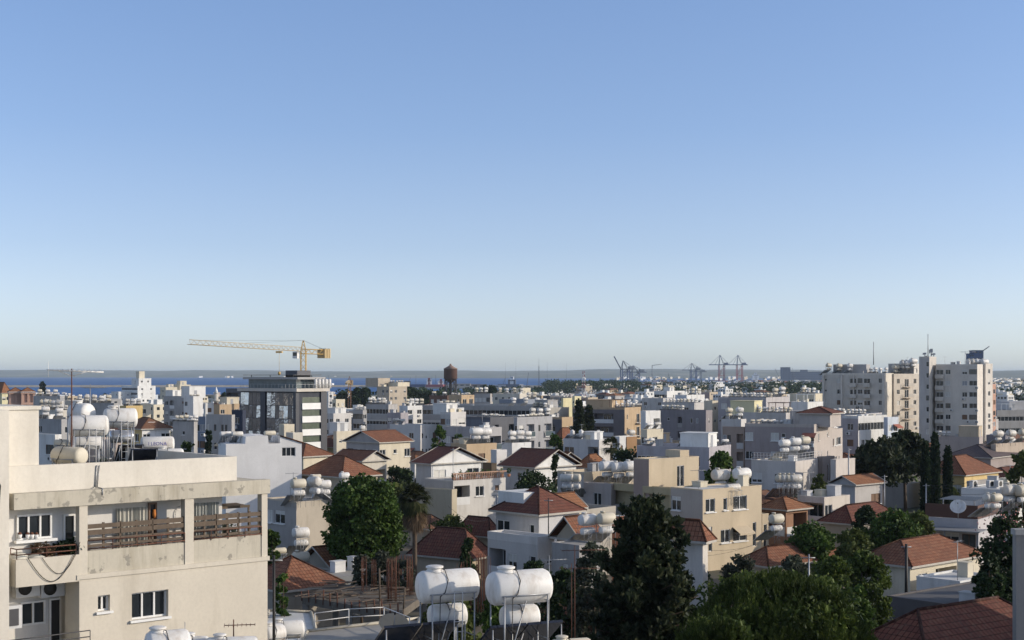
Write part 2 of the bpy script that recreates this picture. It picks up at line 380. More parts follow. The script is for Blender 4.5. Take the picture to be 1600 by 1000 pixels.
def facade(root, MM, side, W, zt, z0, pat, fh, nf, near, balm, doff=.9):
    """openings of one face; side L or R. Returns op list; adds window parts to root"""
    rows = pat.split('/') if pat else []
    ops = []
    if not rows: return ops
    for f in range(nf):
        row = rows[min(f, len(rows)-1)]
        zf = zt-doff-fh*(f+1)+.25       # floor level of this storey
        if zf < z0+.05: break
        n = len(row)
        if n == 0: continue
        cw = W/n; i = 0
        while i < n:
            c = row[i]; j = i+1
            while j < n and row[j] == c and c in 'bgr': j += 1
            ww = cw*(j-i); a0 = cw*i; mid = a0+ww/2
            spec = {'w': (1.3, 1.25, .95, .14), 'W': (2.1, 1.3, .95, .14), 'n': (.55, 1.15, 1.0, .14), 'u': (.65, .65, 1.5, .14), 's': (1.3, 1.3, .9, .1),
                    'r': (ww-.1, 1.4, .9, .2), 'b': (ww-.35, 2.35, .02, 1.5), 'g': (ww-.35, 2.35, .02, 1.5), 'k': (1.0, 2.1, .02, .14), 'p': (1.9, 2.15, .02, .14), 'q': (1.9, 2.15, .02, .14), 't': (.5, 2.3, .3, .14)}.get(c)
            i = j
            if not spec: continue
            w_, h, s0, dep = spec; w_ = min(w_, ww-.12)
            if w_ < .25: continue
            a, b = mid-w_/2, mid+w_/2; c0, c1 = zf+s0, min(zf+s0+h, zt-.3)
            ops.append((a, b, c0, c1, dep))
            if side == 'R': pos = lambda al, d, z: Matrix.Translation((al, d, z))
            else: pos = lambda al, d, z: Matrix.Translation((d, W-al, z)) @ Matrix.Rotation(-math.pi/2, 4, 'Z')
            gm, fm, sh = pickglass()
            if c == 's': gm, fm, sh = M_shut, M_fr, 0
            if c in 'bg':
                bo = link('balcony', bal_mesh(w_, c, balm), root, MM @ pos(mid, 0.0, c0))
                dw = min(w_-.3, 2.2)
                if dw > .5:
                    d = link('glass_door', win_mesh(dw, 2.05, 1, M_glass, fm, 'both'), bo, Matrix.Translation((rnd.uniform(-.2, .2)*(w_-dw), dep-.02, 0.02)))
            elif c in 'pq':
                link('glass_door', win_mesh(w_, h, 1, M_glass, M_fr, 'both'), root, MM @ pos(mid, dep-.015, c0))
                link('balcony', bal_mesh(min(ww*.95, 4.2), c, balm), root, MM @ pos(mid, 0, zf))
            else:
                mu = 0 if w_ < .8 else (1 if w_ < 2.5 else int(w_/1.3))
                if near:
                    wo = link('window', win_mesh(w_, c1-c0, mu, gm, fm, 'pane', sh), root, MM @ pos(mid, dep-.015, c0))
                    link('frame', win_mesh(w_, c1-c0, mu, gm, fm, 'frame'), wo)
                    if s0 > .3: link('sill', win_mesh(w_, c1-c0, 0, gm, M_white, 'sill'), wo)
                else:
                    link('window', win_mesh(w_, c1-c0, mu, gm, fm, 'both', sh), root, MM @ pos(mid, dep-.015, c0))
                if c in 'wWu' and doff < .95 and XR.random() < .17: link('air_conditioner', ac_mesh(), root, MM @ pos(mid+XR.choice((-.3, .3, .9)), -.02, c0-.85))
                if c in 'wW' and XR.random() < .08 and not near_off: link('awning', awn_mesh(XR.randint(0, 3)), root, MM @ pos(mid, -.01, c1+.1))
    return ops

def roofmesh(mb, U, Vv, z, h, kind, o=.45, th=.16):
    """pitched roof over rect 0..U,0..V ; kind gu (ridge along u), gv (ridge along v), hip"""
    x0, x1, y0, y1 = -o, U+o, -o, Vv+o
    lo = z-.02
    if kind == 'gu': ra, rb = Vector((x0, (y0+y1)/2, z+h)), Vector((x1, (y0+y1)/2, z+h))
    elif kind == 'gv': ra, rb = Vector(((x0+x1)/2, y0, z+h)), Vector(((x0+x1)/2, y1, z+h))
    else:
        if U >= Vv: q = (y1-y0)/2; ra, rb = Vector((x0+q, (y0+y1)/2, z+h)), Vector((x1-q, (y0+y1)/2, z+h))
        else: q = (x1-x0)/2; ra, rb = Vector(((x0+x1)/2, y0+q, z+h)), Vector(((x0+x1)/2, y1-q, z+h))
    c = [Vector((x0, y0, z)), Vector((x1, y0, z)), Vector((x1, y1, z)), Vector((x0, y1, z))]
    along_u = kind == 'gu' or (kind == 'hip' and U >= Vv)
    if along_u: faces = [[c[0], c[1], rb, ra], [c[2], c[3], ra, rb]]; ends = [[c[1], c[2], rb], [c[3], c[0], ra]]
    else: faces = [[c[1], c[2], rb, ra], [c[3], c[0], ra, rb]]; ends = [[c[0], c[1], ra], [c[2], c[3], rb]]
    def addf(f, m):
        e = (f[1]-f[0]).normalized(); nn = e.cross(f[2]-f[1]).normalized(); s = nn.cross(e)
        mb.poly(f, m, uv=[((p-f[0]).dot(e), (p-f[0]).dot(s)) for p in f])
    for f in faces: addf(f, 0)
    if kind == 'hip':
        for f in ends: addf(f, 0)
    d = Vector((0, 0, -th))
    for i in range(4): mb.poly([c[i], c[(i+1) % 4], c[(i+1) % 4]+d, c[i]+d], 1)
    mb.poly([p+d for p in reversed(c)], 1)
    if kind != 'hip':       # barge boards on the gable slopes
        for f in ends:
            for a, b in ((f[0], f[2]), (f[2], f[1])): mb.tube(a, b, .07, n=4, m=1)
    mb.tube(ra, rb, .09, n=6, m=2)
    if kind == 'hip':
        for f in ends:
            r_ = f[2]
            for a in f[:2]: mb.tube(a, r_, .08, n=6, m=2)

FOOT = []   # footprints: (x, y, radius, D, pxL, pxR, ytop)
def Bd(label, xL, xC, xR, yT, D, th=42, col=WHITE, L='', Rr='', fh=3.0, nf=5, roof='w', pitch=None, rh=1.8, tmat=None, par=.5, of=None, zb=0.0,
       near=None, colL=None, bal=None, name='apartment_block', cat='apartment block', stair=None, group=None, dirt=.35, maxlen=22, eave=.45, minv=0, minu=0, doff=.9):
    t = R(th); dR = Vector((math.cos(t), math.sin(t))); dL = Vector((-math.sin(t), math.cos(t)))
    c = P(xC, yT, D); C = Vector((c.x, c.y)); zt = c.z
    def ln(px, d):
        k = (px-800)/FP; den = (k*d.y-d.x)
        v = (C.x-k*C.y)/den if abs(den) > 1e-6 else 99
        return v if 0 < v < maxlen else (maxlen if v > maxlen or v < 0 and abs(px-xC) > 2 else .5)
    U = max(ln(xR, dR), minu, .8); V = max(ln(xL, dL), minv, .8)
    near = D < 240 if near is None else near
    globals()['near_off'] = D > 330
    M = Matrix.Translation((C.x, C.y, 0)) @ Matrix.Rotation(t, 4, 'Z')
    own = zb == 0; zb = ground_z(C.x, C.y) if own and not of else zb
    if of: root = of['root']; MM = of['inv'] @ M
    else:
        root = thing(name, label, cat, (C.x, C.y, zb), t, group); MM = Matrix.Translation((0, 0, -zb))
    inv = (M @ Matrix.Translation((0, 0, 0))).inverted() if not of else of['inv']
    if not of: inv = Matrix.Translation((0, 0, -zb)) @ inv
    elif zb == 0: zb = ground_z(C.x, C.y)
    balm = wall(bal if bal else WHITE, .2)
    zw = zt-(par if pitch is None else 0)
    oR = facade(root, MM, 'R', U, zt, zb, Rr, fh, nf, near, balm, doff); oL = facade(root, MM, 'L', V, zt, zb, L, fh, nf, near, balm, doff)
    mb = MB(); m2 = 1 if colL else 0  # own left-face colour: two-tone paint on some, shade mixed in on others
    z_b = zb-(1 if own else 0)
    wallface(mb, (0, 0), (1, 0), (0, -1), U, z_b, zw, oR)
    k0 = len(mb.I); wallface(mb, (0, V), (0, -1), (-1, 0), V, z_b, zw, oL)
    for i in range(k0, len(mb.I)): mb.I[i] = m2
    wallface(mb, (U, 0), (0, 1), (1, 0), V, z_b, zw, []); wallface(mb, (U, V), (-1, 0), (0, 1), U, z_b, zw, [])
    if pitch in ('gu', 'gv'):
        rr = rh*(U if pitch == 'gv' else V)/((U if pitch == 'gv' else V)+2*eave)
        if pitch == 'gv':
            for y in (0, V): mb.poly([(0, y, zw), (U, y, zw), (U/2, y, zw+rr)])
        else:
            for x in (0, U): mb.poly([(x, 0, zw), (x, V, zw), (x, V/2, zw+rr)], m2)
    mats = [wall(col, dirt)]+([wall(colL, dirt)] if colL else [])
    mb.build('wall', mats, root, MM)
    if pitch:
        mb = MB(); roofmesh(mb, U, V, zt, rh, pitch, eave); tm = tmat or T_RED
        mb.build('roof', [tm, M_eave, tm], root, MM)
    else:
        mb = MB(); mb.poly([(0, 0, zw+.004), (U, 0, zw+.004), (U, V, zw+.004), (0, V, zw+.004)]); mb.build('roof', M_roof[roof], root, MM)
        if par > .05:
            mb = MB(); q = .15; e = .012
            mb.box(-e, -e, zw, U+e, q, zt); mb.box(-e, V-q, zw, U+e, V+e, zt); mb.box(-e, q, zw, q, V-q, zt); mb.box(U-q, q, zw, U+e, V-q, zt)
            mb.build('parapet', mats[0], root, MM)
    if not pitch and U > 2.5 and V > 2.5: roof_extras(None, root, MM, U, V, zw+.006, D)
    b = dict(root=root, inv=inv, MM=MM, M=M, U=U, V=V, z=zt, zr=zw+.004 if not pitch else zt, D=D, label=label, th=t, n=0, col=col)
    if stair:
        a0, b0, sw, sdp, sh = stair[:5]; u0, v0 = U*a0, V*b0; scol = stair[5] if len(stair) > 5 else col
        mb = MB(); z0 = b['zr']; mb.box(u0, v0, z0, u0+sw, v0+sdp, z0+sh); mb.box(u0-.1, v0-.1, z0+sh, u0+sw+.1, v0+sdp+.1, z0+sh+.15)
        so_ = mb.build('stair_house', wall(scol, dirt), root, MM)
        mb = MB(); mb.box(u0+sw*.3, v0-.03, z0+.02, u0+sw*.3+.85, v0-.004, z0+2.0); mb.build('door', M_shutg, so_)
    ctr = M @ Vector((U/2, V/2, 0))
    FOOT.append((ctr.x, ctr.y, math.hypot(U, V)/2, D, min(xL, xC), max(xR, xC), min(yT, HY+(CZ-zt-(rh if pitch else 0))*FP/D)))
    return b
def wing(b, u0, v0, U, V, z0, z1, col=None, Rr='', L='', roof='w', name='wall', balc=None, par=.3):
    """an extra volume in the building's own frame"""
    root = b['root']; MM = b['MM'] @ Matrix.Translation((u0, v0, 0)); col = col or b['col']; near = b['D'] < 240
    balm = wall(balc or WHITE, .2); mb = MB()
    oR = facade(root, MM, 'R', U, z1, z0, Rr, 3.0, 6, near, balm); oL = facade(root, MM, 'L', V, z1, z0, L, 3.0, 6, near, balm)
    wallface(mb, (0, 0), (1, 0), (0, -1), U, z0, z1, oR); wallface(mb, (0, V), (0, -1), (-1, 0), V, z0, z1, oL)
    wallface(mb, (U, 0), (0, 1), (1, 0), V, z0, z1, []); wallface(mb, (U, V), (-1, 0), (0, 1), U, z0, z1, [])
    mb.poly([(0, 0, z1), (U, 0, z1), (U, V, z1), (0, V, z1)]); mb.poly([(0, 0, z0), (U, 0, z0), (U, V, z0), (0, V, z0)])
    return mb.build(name, wall(col), root, MM)

# ------------------------------------------------------------------ rooftop water heaters, dishes, masts
def capsule(mb, c, ax, L, r, m=0, n=14, dome=.18):
    ax = Vector(ax).normalized(); c = Vector(c)
    pr = [(0, r*.05), (dome*r*.25, r*.62), (dome*r*1.0, r*.9), (dome*r*2.2, r)]
    prof = pr+[(L-t, q) for t, q in reversed(pr)]
    mb.lathe(c-ax*L/2, ax, prof, n, m)
RIG = {}
def rig_parts(kind, far):
    var = rnd.choice((0, 0, 1, 2)); tm_ = (M_tank, M_tank2, M_tankc)[var]
    if (kind, far, var) in RIG: return RIG[(kind, far, var)]
    n = 8 if far else 14; out = []
    A, B_, C_, D_ = MB(), MB(), MB(), MB()
    if kind in ('full', 'big'):
        r = .45 if kind == 'full' else .55; L = 1.5 if kind == 'full' else 1.9; z = 2.25
        capsule(A, (0, 0, z), (1, 0, 0), L, r, n=n); A.lathe((-L*.22, 0, z+r*.93), (0, 0, 1), [(0, r*.42), (.12, r*.42), (.13, r*.46), (.18, r*.4)], 10)
        capsule(B_, (0.05, .05, 1.35), (1, 0, 0), 1.25, .28, n=n)
        zt = z-r*.9
    elif kind == 'vert':
        A.lathe((0, 0, .9), (0, 0, 1), [(0, .42), (1.0, .45), (1.12, .38), (1.22, .2), (1.3, .18)], n); zt = .9
        capsule(B_, (0, .7, 1.15), (1, 0, 0), 1.2, .26, n=n)
    else:
        capsule(A, (0, .1, 1.5), (1, 0, 0), 1.5, .30, n=n); zt = 1.25
    fr = .02 if not far else .03
    for x in (-.6, .6):
        for y in (-.4, .45): C_.tube((x, y, 0), (x, y, zt), fr, n=4)
        for zz in ((.6, zt) if zt > 1 else (zt,)): C_.tube((x, -.4, zz), (x, .45, zz), fr, n=4)
    for y in (-.4, .45): C_.tube((-.7, y, zt), (.7, y, zt), fr, n=4)
    if not far: C_.tube((-.6, -.4, 0), (.6, -.4, zt), .015, n=4); C_.tube((-.2, -.43, 0), (-.2, -.43, zt), .018, n=4); C_.tube((.05, -.43, 0), (.05, -.43, zt), .018, n=4)
    if not far:
        for k in range(5): C_.tube((-.2, -.43, .3+k*.3), (.05, -.43, .3+k*.3), .012, n=4)
    s = 2.05 if kind != 'hot' else 1.7
    for x0 in ((-.95, .03) if kind != 'hot' else (-.45,)):
        M = Matrix.Translation((x0, .45, 1.15)) @ Matrix.Rotation(-R(33), 4, 'X')
        D_.box(0, 0, -.05, .92, s, .03, 1, M); D_.box(.04, .04, .03, .88, s-.04, .036, 0, M)
    if far:
        T = MB()
        for mb, off in ((A, 0), (B_, 0), (C_, 1), (D_, 2)):
            k = len(T.V); T.V += mb.V; T.F += [tuple(i+k for i in f) for f in mb.F]; T.I += [off+(i if off == 2 else 0) for i in mb.I]; T.Sm += mb.Sm; T.U += mb.U
        out = [('water_tank', T.mesh('water_tank', [tm_, M_galv, M_panel, M_galv]))]
    else:
        out = [('tank', A.mesh('tank', [tm_]))]
        if B_.V: out.append(('boiler', B_.mesh('boiler', [M_tank if rnd.random() < .7 else M_silver])))
        out += [('stand', C_.mesh('stand', [M_galv])), ('solar_collector', D_.mesh('solar_collector', [M_panel, M_galv]))]
    RIG[(kind, far, var)] = out; return out
NTK = [0]; FARTK = []
ORD = ['first', 'second', 'third', 'fourth', 'fifth', 'sixth', 'seventh', 'eighth', 'ninth', 'tenth', 'eleventh', 'twelfth', 'thirteenth', 'fourteenth', 'fifteenth', 'sixteenth']
def rig(kind, loc, rz, sc, far, label, group=None):
    NTK[0] += 1
    ps = rig_parts(kind, far)
    if far:
        o = link('solar_water_heater', ps[0][1]); o.location = loc; o.rotation_euler = (0, 0, rz); o.scale = (sc,)*3
        tag(o, label, 'water heater', group); return o
    o = thing('solar_water_heater', label, 'water heater', loc, rz, group); o.scale = (sc,)*3
    for nm, me in ps: link(nm, me, o)
    return o
def row(b, n, p0, p1, kind='full', sc=1.0, rz=None, dz=0, what=None):
    """n heaters on a roof between two points given as fractions of its sides"""
    what = what or {'hot': 'slim white boiler', 'big': 'fat white tank', 'full': 'white tank', 'vert': 'upright white tank'}[kind if isinstance(kind, str) else kind[0]]
    b['k'] = b.get('k', {}); b['k'][what] = b['k'].get(what, 0)+1
    if b['k'][what] > 1: what = {2: 'rear ', 3: 'farther '}[b['k'][what]]+what
    far = b['D'] > 210; rz = b['th']*0+R(30) if rz is None else R(rz)
    L = []
    for i in range(n):
        f = i/(n-1) if n > 1 else 0
        u = (p0[0]+(p1[0]-p0[0])*f)*b['U']; v = (p0[1]+(p1[1]-p0[1])*f)*b['V']
        q = b['M'] @ Vector((u, v, 0)); L.append((q.x/q.y, q.x, q.y))
    L.sort()
    if n > 1:
        sp = math.hypot(L[0][1]-L[-1][1], L[0][2]-L[-1][2])/(n-1); sc = min(sc, max(.55, sp*.52))
    for i, (_, x, y) in enumerate(L):
        k = kind if isinstance(kind, str) else kind[i % len(kind)]
        b['n'] += 1
        lab = ('%s %s from left on %s' % (ORD[min(i, 15)], what, b['label'])) if n > 1 else '%s alone on %s' % (what, b['label'])
        if b['D'] > 620:
            FARTK.append((x, y, b['zr']+dz, rz, sc)); continue
        rig(k, (x+rnd.uniform(-.1, .1), y+rnd.uniform(-.1, .1), b['zr']+dz), rz+rnd.uniform(-.08, .08), sc*rnd.uniform(.93, 1.07), far, lab, 'water tanks on the '+b['label'])
def tank_at(px, py, D, roofz, label, kind='full', sc=1.0, rz=32, group=None):
    """a heater whose top centre shows at px,py"""
    p = P(px, py, D); ps = {'full': 2.7, 'big': 2.8, 'hot': 1.8, 'vert': 2.2}[kind]*sc
    return rig(kind, (p.x, p.y, p.z-ps), R(rz), sc, D > 210, label, group)
def mast(px, yb, yt, D, label, r=.03, yag=True, group=None, mat=None, rz=20, L=1.6):
    a = P(px, yb, D); t = P(px, yt, D)
    o = thing('antenna_mast', label, 'antenna', a, 0, group); h = t.z-a.z
    mb = MB(); mb.tube((0, 0, 0), (0, 0, h), r, r*.7, n=6); mb.build('pole', mat or M_galv, o)
    if yag:
        mb = MB(); c, s = math.cos(R(rz)), math.sin(R(rz)); z = h-.15
        mb.tube((-L*.3*c, -L*.3*s, z), (L*.7*c, L*.7*s, z), r*.6, n=4)
        for i in range(8):
            q = -L*.3+L*i/7; e = .28-.012*i
            mb.tube((q*c+s*e, q*s-c*e, z), (q*c-s*e, q*s+c*e, z), r*.35, n=4)
        mb.build('aerial', mat or M_galv, o)
    return o
def dish(loc, rz, r, label, tilt=35, mat=None):
    o = thing('satellite_dish', label, 'satellite dish', loc, rz)
    mb = MB(); ax = Vector((0, -math.cos(R(tilt)), math.sin(R(tilt))))
    c = Vector((0, 0, r*1.1+.3)); mb.lathe(c, ax, [(0, .02), (r*.05, r*.4), (r*.14, r*.75), (r*.25, r), (r*.26, r*.98), (r*.12, r*.7), (r*.03, .02)], 18, cap=False)
    mb.build('reflector', mat or M_tank, o)
    mb = MB(); mb.tube((0, 0, 0), c, .03); mb.tube(c, c+ax*r*1.0+Vector((0, 0, -.05)), .012); mb.tube(c+Vector((0, 0, -r*.95)), c+ax*r*1.0, .012); mb.build('arm', M_galv, o)
    mb = MB(); mb.lathe(c+ax*r*.95, ax, [(0, .04), (.12, .05)], 8); mb.build('receiver', M_blk, o)
    return o

# ------------------------------------------------------------------ trees
def leaves(cl, per, size, seed, aspect=1.0, up=0.0, flat=0.0, shell=.55):
    """cl: array of clump centres+radii (n,4 or n,6). quads scattered in each clump"""
    g = np.random.default_rng(seed); cl = np.asarray(cl, float)
    if cl.shape[1] == 4: cl = np.c_[cl, cl[:, 3], cl[:, 3]]
    n = len(cl)*per; c = np.repeat(cl, per, 0)
    d = g.normal(size=(n, 3)); d /= np.linalg.norm(d, axis=1)[:, None]
    rr = (shell+(1-shell)*g.random(n)**.6)[:, None]
    p = c[:, :3]+d*rr*c[:, 3:6]
    a = g.normal(size=(n, 3)); a[:, 2] *= (1-flat); a[:, 2] += up*2.2; a /= np.linalg.norm(a, axis=1)[:, None]
    b = np.cross(a, g.normal(size=(n, 3))); b /= np.linalg.norm(b, axis=1)[:, None]
    s = size*(.6+.8*g.random(n))[:, None]
    a = a*s*aspect; b = b*s*.5
    V = np.stack([p-b*.6, p+b, p+a+b*.2, p+a*.75-b], 1).reshape(-1, 3)
    return V, np.arange(n*4).reshape(-1, 4)
LG = {'broad': leafmat('broad_leaves', (0.033, 0.069, 0.013), (0.069, 0.125, 0.022), (0.138, 0.206, 0.044)),
      'dark': leafmat('dark_leaves', (0.018, 0.038, 0.015), (0.033, 0.060, 0.021), (0.068, 0.105, 0.033)),
      'pine': leafmat('pine_needles', (.038, .064, .013), (.078, .118, .022), (.15, .195, .04)),
      'conifer': leafmat('conifer_needles', (0.019, 0.032, 0.016), (0.038, 0.054, 0.022), (0.088, 0.096, 0.045)),
      'olive': leafmat('olive_leaves', (.05, .06, .04), (.085, .10, .068), (.13, .15, .10)),
      'yellow': leafmat('pale_leaves', (.06, .08, .02), (.10, .13, .03), (.15, .18, .05)),
      'cypress': leafmat('cypress_needles', (0.011, 0.025, 0.013), (0.020, 0.039, 0.017), (0.039, 0.063, 0.025)),
      'palm': leafmat('palm_fronds', (.025, .035, .012), (.05, .06, .02), (.10, .10, .045)), 'dead': leafmat('dead_fronds', (.12, .08, .045), (.18, .12, .07), (.24, .17, .10))}
def clumps(h0, h1, rx, n, rc, seed, prof='round', jit=.25):
    g = random.Random(seed); out = []
    for i in range(n):
        if prof == 'round':
            u = g.uniform(-.75, 1); a = g.uniform(0, 2*math.pi); rr = math.sqrt(max(0, 1-u*u))*g.uniform(.55, 1); z = (h0+h1)/2+(h1-h0)/2*u*.88
            r = rx*rr*.85
        elif prof == 'cone':
            q = g.random()**1.35; z = h0+(h1-h0)*q; a = g.uniform(0, 2*math.pi); r = rx*(1-q)**.75*g.uniform(.35, 1)*.92+.02
        elif prof == 'umbrella':
            q = g.random(); a = g.uniform(0, 2*math.pi); r = rx*.88*math.sqrt(g.random()); z = h0+(h1-h0)*(.25+.7*q)*(1-.55*(r/rx)**2)
        x, y = r*math.cos(a), r*math.sin(a); k = rc*g.uniform(1-jit*1.6, 1+jit*1.6)*(1 if prof != 'cone' else (.55+.6*(1-q)))
        out.append((x, y, z, k, k, k*.75))
    return out
TM = {}
def tree_mesh(kind, var, H, Rr, n, per, leaf, trunk=.28, rc=.27, lm='broad'):
    key = (kind, var, H, Rr, n, per)
    if key in TM: return TM[key]
    g = random.Random(var*7+3); h0 = H*trunk
    prof = {'broad': 'round', 'bush': 'round', 'pine': 'umbrella', 'conifer': 'cone'}.get(kind, 'round')
    if kind == 'bush': h0 = .05
    cl = clumps(h0, H, Rr, n, rc*Rr, var, prof)
    V, Fq = leaves(cl, per, leaf, var, aspect=1.3 if kind in ('pine', 'conifer') else 1.0, up=.25 if kind == 'pine' else 0)
    crown = npmesh('crown', V, Fq, LG[lm])
    mb = MB(); r0 = max(.09, H*.018)
    top = Vector((g.uniform(-.2, .2), g.uniform(-.2, .2), H*(.6 if kind != 'conifer' else .93)))
    mid = Vector((g.uniform(-.15, .15), g.uniform(-.15, .15), h0))
    mb.tube((0, 0, 0), mid, r0*1.25, r0*.9, n=8); mb.tube(mid, top, r0*.9, r0*.35, n=7)
    for i, c in enumerate(g.sample(cl, min(len(cl), 9))):
        f = g.uniform(0, .8); a = mid.lerp(top, f)
        b = Vector(c[:3]); m_ = a.lerp(b, .5)+Vector((0, 0, -.05*H)); mb.tube(a, m_, r0*.4, r0*.25, n=5); mb.tube(m_, b, r0*.25, r0*.1, n=5)
    TM[key] = (crown, mb.mesh('trunk', [M_bark])); return TM[key]
TREES = []
def tree(px, yt, D, label, kind='broad', rw=None, lm='broad', var=None, n=60, per=70, leaf=.3, trunk=.28, rc=.27, zb=0, name='tree', cat='tree', group=None, H=None, dark=None):
    """tree whose top shows at (px, yt); rw = crown radius in photo pixels"""
    p = P(px, yt, D); zb = zb or ground_z(p.x, p.y); H_ = p.z-zb; r = rw/FP*D
    v = var if var is not None else rnd.randint(1, 9999)
    cr, tr = tree_mesh(kind, v, round(H_, 1), round(r, 2), n, per, leaf, trunk, rc, lm)
    o = thing(name, label, cat, (p.x, p.y, zb), rnd.uniform(0, 6) if var is None else 0, group)
    link('crown', cr, o); link('trunk', tr, o); TREES.append((p.x, p.y, r)); return o
def small_tree(loc, H, r, kind, label, name, group, lm='dark', var=1, rz=0):
    cr, tr = tree_mesh(kind, var, 6.0, 2.6, 34, 34, .42, .22, .36, lm)
    o = thing(name, label, 'tree', loc, rz, group); o.scale = (r/2.6, r/2.6, H/6.0)
    link('crown', cr, o); link('trunk', tr, o); return o
def cypress(px, yt, D, rw, label, zb=0):
    p = P(px, yt, D); zb = zb or ground_z(p.x, p.y); H = p.z-zb; r = rw/FP*D; g = random.Random(int(px))
    cl = []
    for i in range(90):
        q = (i+.5)/90; z = .06*H+q*.9*H; rad = r*(min(1, (1-q)*2.6)**.6)*min(1, q*6+.5)*.72; a = i*2.4
        cl.append((rad*math.cos(a)*.8, rad*math.sin(a)*.8, z, r*.38, r*.38, r*.9*(1-q*.3)))
    V, Fq = leaves(cl, 90, .22, int(px), aspect=1.8, up=1.2)
    o = thing('cypress_tree', label, 'cypress', (p.x, p.y, zb)); link('crown', npmesh('crown', V, Fq, LG['cypress']), o)
    mb = MB(); mb.tube((0, 0, 0), (0, 0, H*.8), r*.22, .04, n=7); mb.build('trunk', M_bark, o); return o
def palm(px, yt, D, rw, label, zb=0, skirt=True, nf=90):
    p = P(px, yt, D); zb = zb or ground_z(p.x, p.y); r = rw/FP*D; H = p.z-zb-r*.7; g = random.Random(int(px)+1)
    o = thing('palm_tree', label, 'palm', (p.x, p.y, zb)); mb = MB()
    rr = []
    for i in range(26): z = H*i/25; k = .15+.05*(1-i/25)+.012*(i % 2); rr.append([(k*math.cos(a*math.pi/5), k*math.sin(a*math.pi/5), z) for a in range(10)])
    mb.rings(rr); mb.build('trunk', M_bark, o)
    def fan(nf, lo, hi, sc, seed):
        g = random.Random(seed); V = []
        for i in range(nf):
            a = g.uniform(0, 6.283); e = R(g.uniform(lo, hi)); d = Vector((math.cos(a)*math.cos(e), math.sin(a)*math.cos(e), math.sin(e)))
            side = Vector((-math.sin(a), math.cos(a), 0)); st = Vector((0, 0, H))+d*r*.42*sc; nn = d.cross(side)
            for k in range(17):
                q = (k-8)/8*1.35; dd = (d*math.cos(q)+side*math.sin(q)); L = r*.56*sc*(1-.25*abs(q)/1.35)*g.uniform(.85, 1.1)
                tip = st+dd*L+Vector((0, 0, -L*.38*g.uniform(.6, 1.4))); m_ = st+dd*L*.55; wv = dd.cross(nn).normalized()*r*.034
                V += [st, m_+wv, tip, m_-wv]
            w2 = side*.02; V += [Vector((0, 0, H))-w2, Vector((0, 0, H))+w2, st+w2, st-w2]
        V = np.array([tuple(v) for v in V]); return V, np.arange(len(V)).reshape(-1, 4)
    V, Fq = fan(nf, -50, 85, 1, int(px)); link('crown', npmesh('crown', V, Fq, LG['palm']), o)
    if skirt: V, Fq = fan(60, -89, -62, 1.35, int(px)+5); link('dead_fronds', npmesh('dead_fronds', V, Fq, LG['dead']), o)
    return o

# ------------------------------------------------------------------ the town, far to near
F_ = dict(fh=3.0)
# hotel blocks on the shore
b = Bd('stepped white seaside hotel with high stair tower', 190, 215, 243, 603, 900, 45, WHITE, 'rr', 'ww', nf=6, maxlen=60, bal=WHITE)
wing(b, 2, 2, 9, 9, 14, 19.5, WHITE, 'ww', 'w'); wing(b, 4, 5, 4, 4, 19.5, 24.0, CREAM); wing(b, -9, 8, 9, 9, 0, 11, WHITE, 'ww', 'ww')
b = Bd('cream seaside block with arched openings', 271, 281, 298, 601, 800, 42, CREAM, 'w', 'nnnn', nf=5, stair=(.1, .1, 4, 4, 2.5))
b = Bd('low cream seaside block beside the arched one', 250, 259, 277, 605, 790, 42, CREAM, 'w', 'wnw', nf=5, stair=(.4, .3, 3, 3, 2)); 
b = Bd('yellow church house with red dome roof', -12, 3, 16, 614, 520, 42, LYEL, 'w', 'ww', pitch='hip', rh=4, tmat=T_ORG)
b = Bd('long dark grey hall near the twin towers', 52, 94, 101, 619, 450, 60, GREY, '.w.', 'w', nf=3); row(b, 3, (.2, .2), (.2, .8))
for px, lab in ((24, 'pink brick bell tower with pyramid roof beside red dome'), (43, 'pink brick bell tower next to the conifer')):
    c = P(px, 612, 480); t = thing('bell_tower', lab, 'bell tower', (c.x, c.y, 0), R(25)); mb = MB(); h = c.z
    wallface(mb, (-2.2, -2.2), (1, 0), (0, -1), 4.4, 0, h, [(.7, 1.9, h-3.6, h-.7, .5), (2.5, 3.7, h-3.6, h-.7, .5)]); mb.box(-2.2, -1.6, 0, 2.2, 2.2, h-.02)
    mb.box(-2.4, -2.4, h-.7, 2.4, 2.4, h-.4); mb.box(-2.4, -2.4, h-4.4, 2.4, 2.4, h-4.1); mb.build('wall', wall((.50, .33, .26), .2), t)
    mb = MB(); roofmesh(mb, 4.4, 4.4, 0, 1.5, 'hip', .3); mb.build('roof', [T_ORG, M_white, T_ORG], t, Matrix.Translation((-2.2, -2.2, h)))
# minaret
c = P(338, 604, 700); t = thing('minaret', 'slim white minaret above the rooftops by the bay', 'minaret', (c.x, c.y, 0)); h = c.z
mb = MB(); mb.lathe((0, 0, 0), (0, 0, 1), [(0, 1.5), (h-7.5, 1.2), (h-7.4, 1.9), (h-6.4, 1.9), (h-6.3, 1.0), (h-3.5, .95)], 12); mb.build('shaft', wall(OFF), t)
mb = MB(); mb.lathe((0, 0, h-3.5), (0, 0, 1), [(0, 1.1), (3.5, .05)], 12); mb.build('spire', M_white, t)
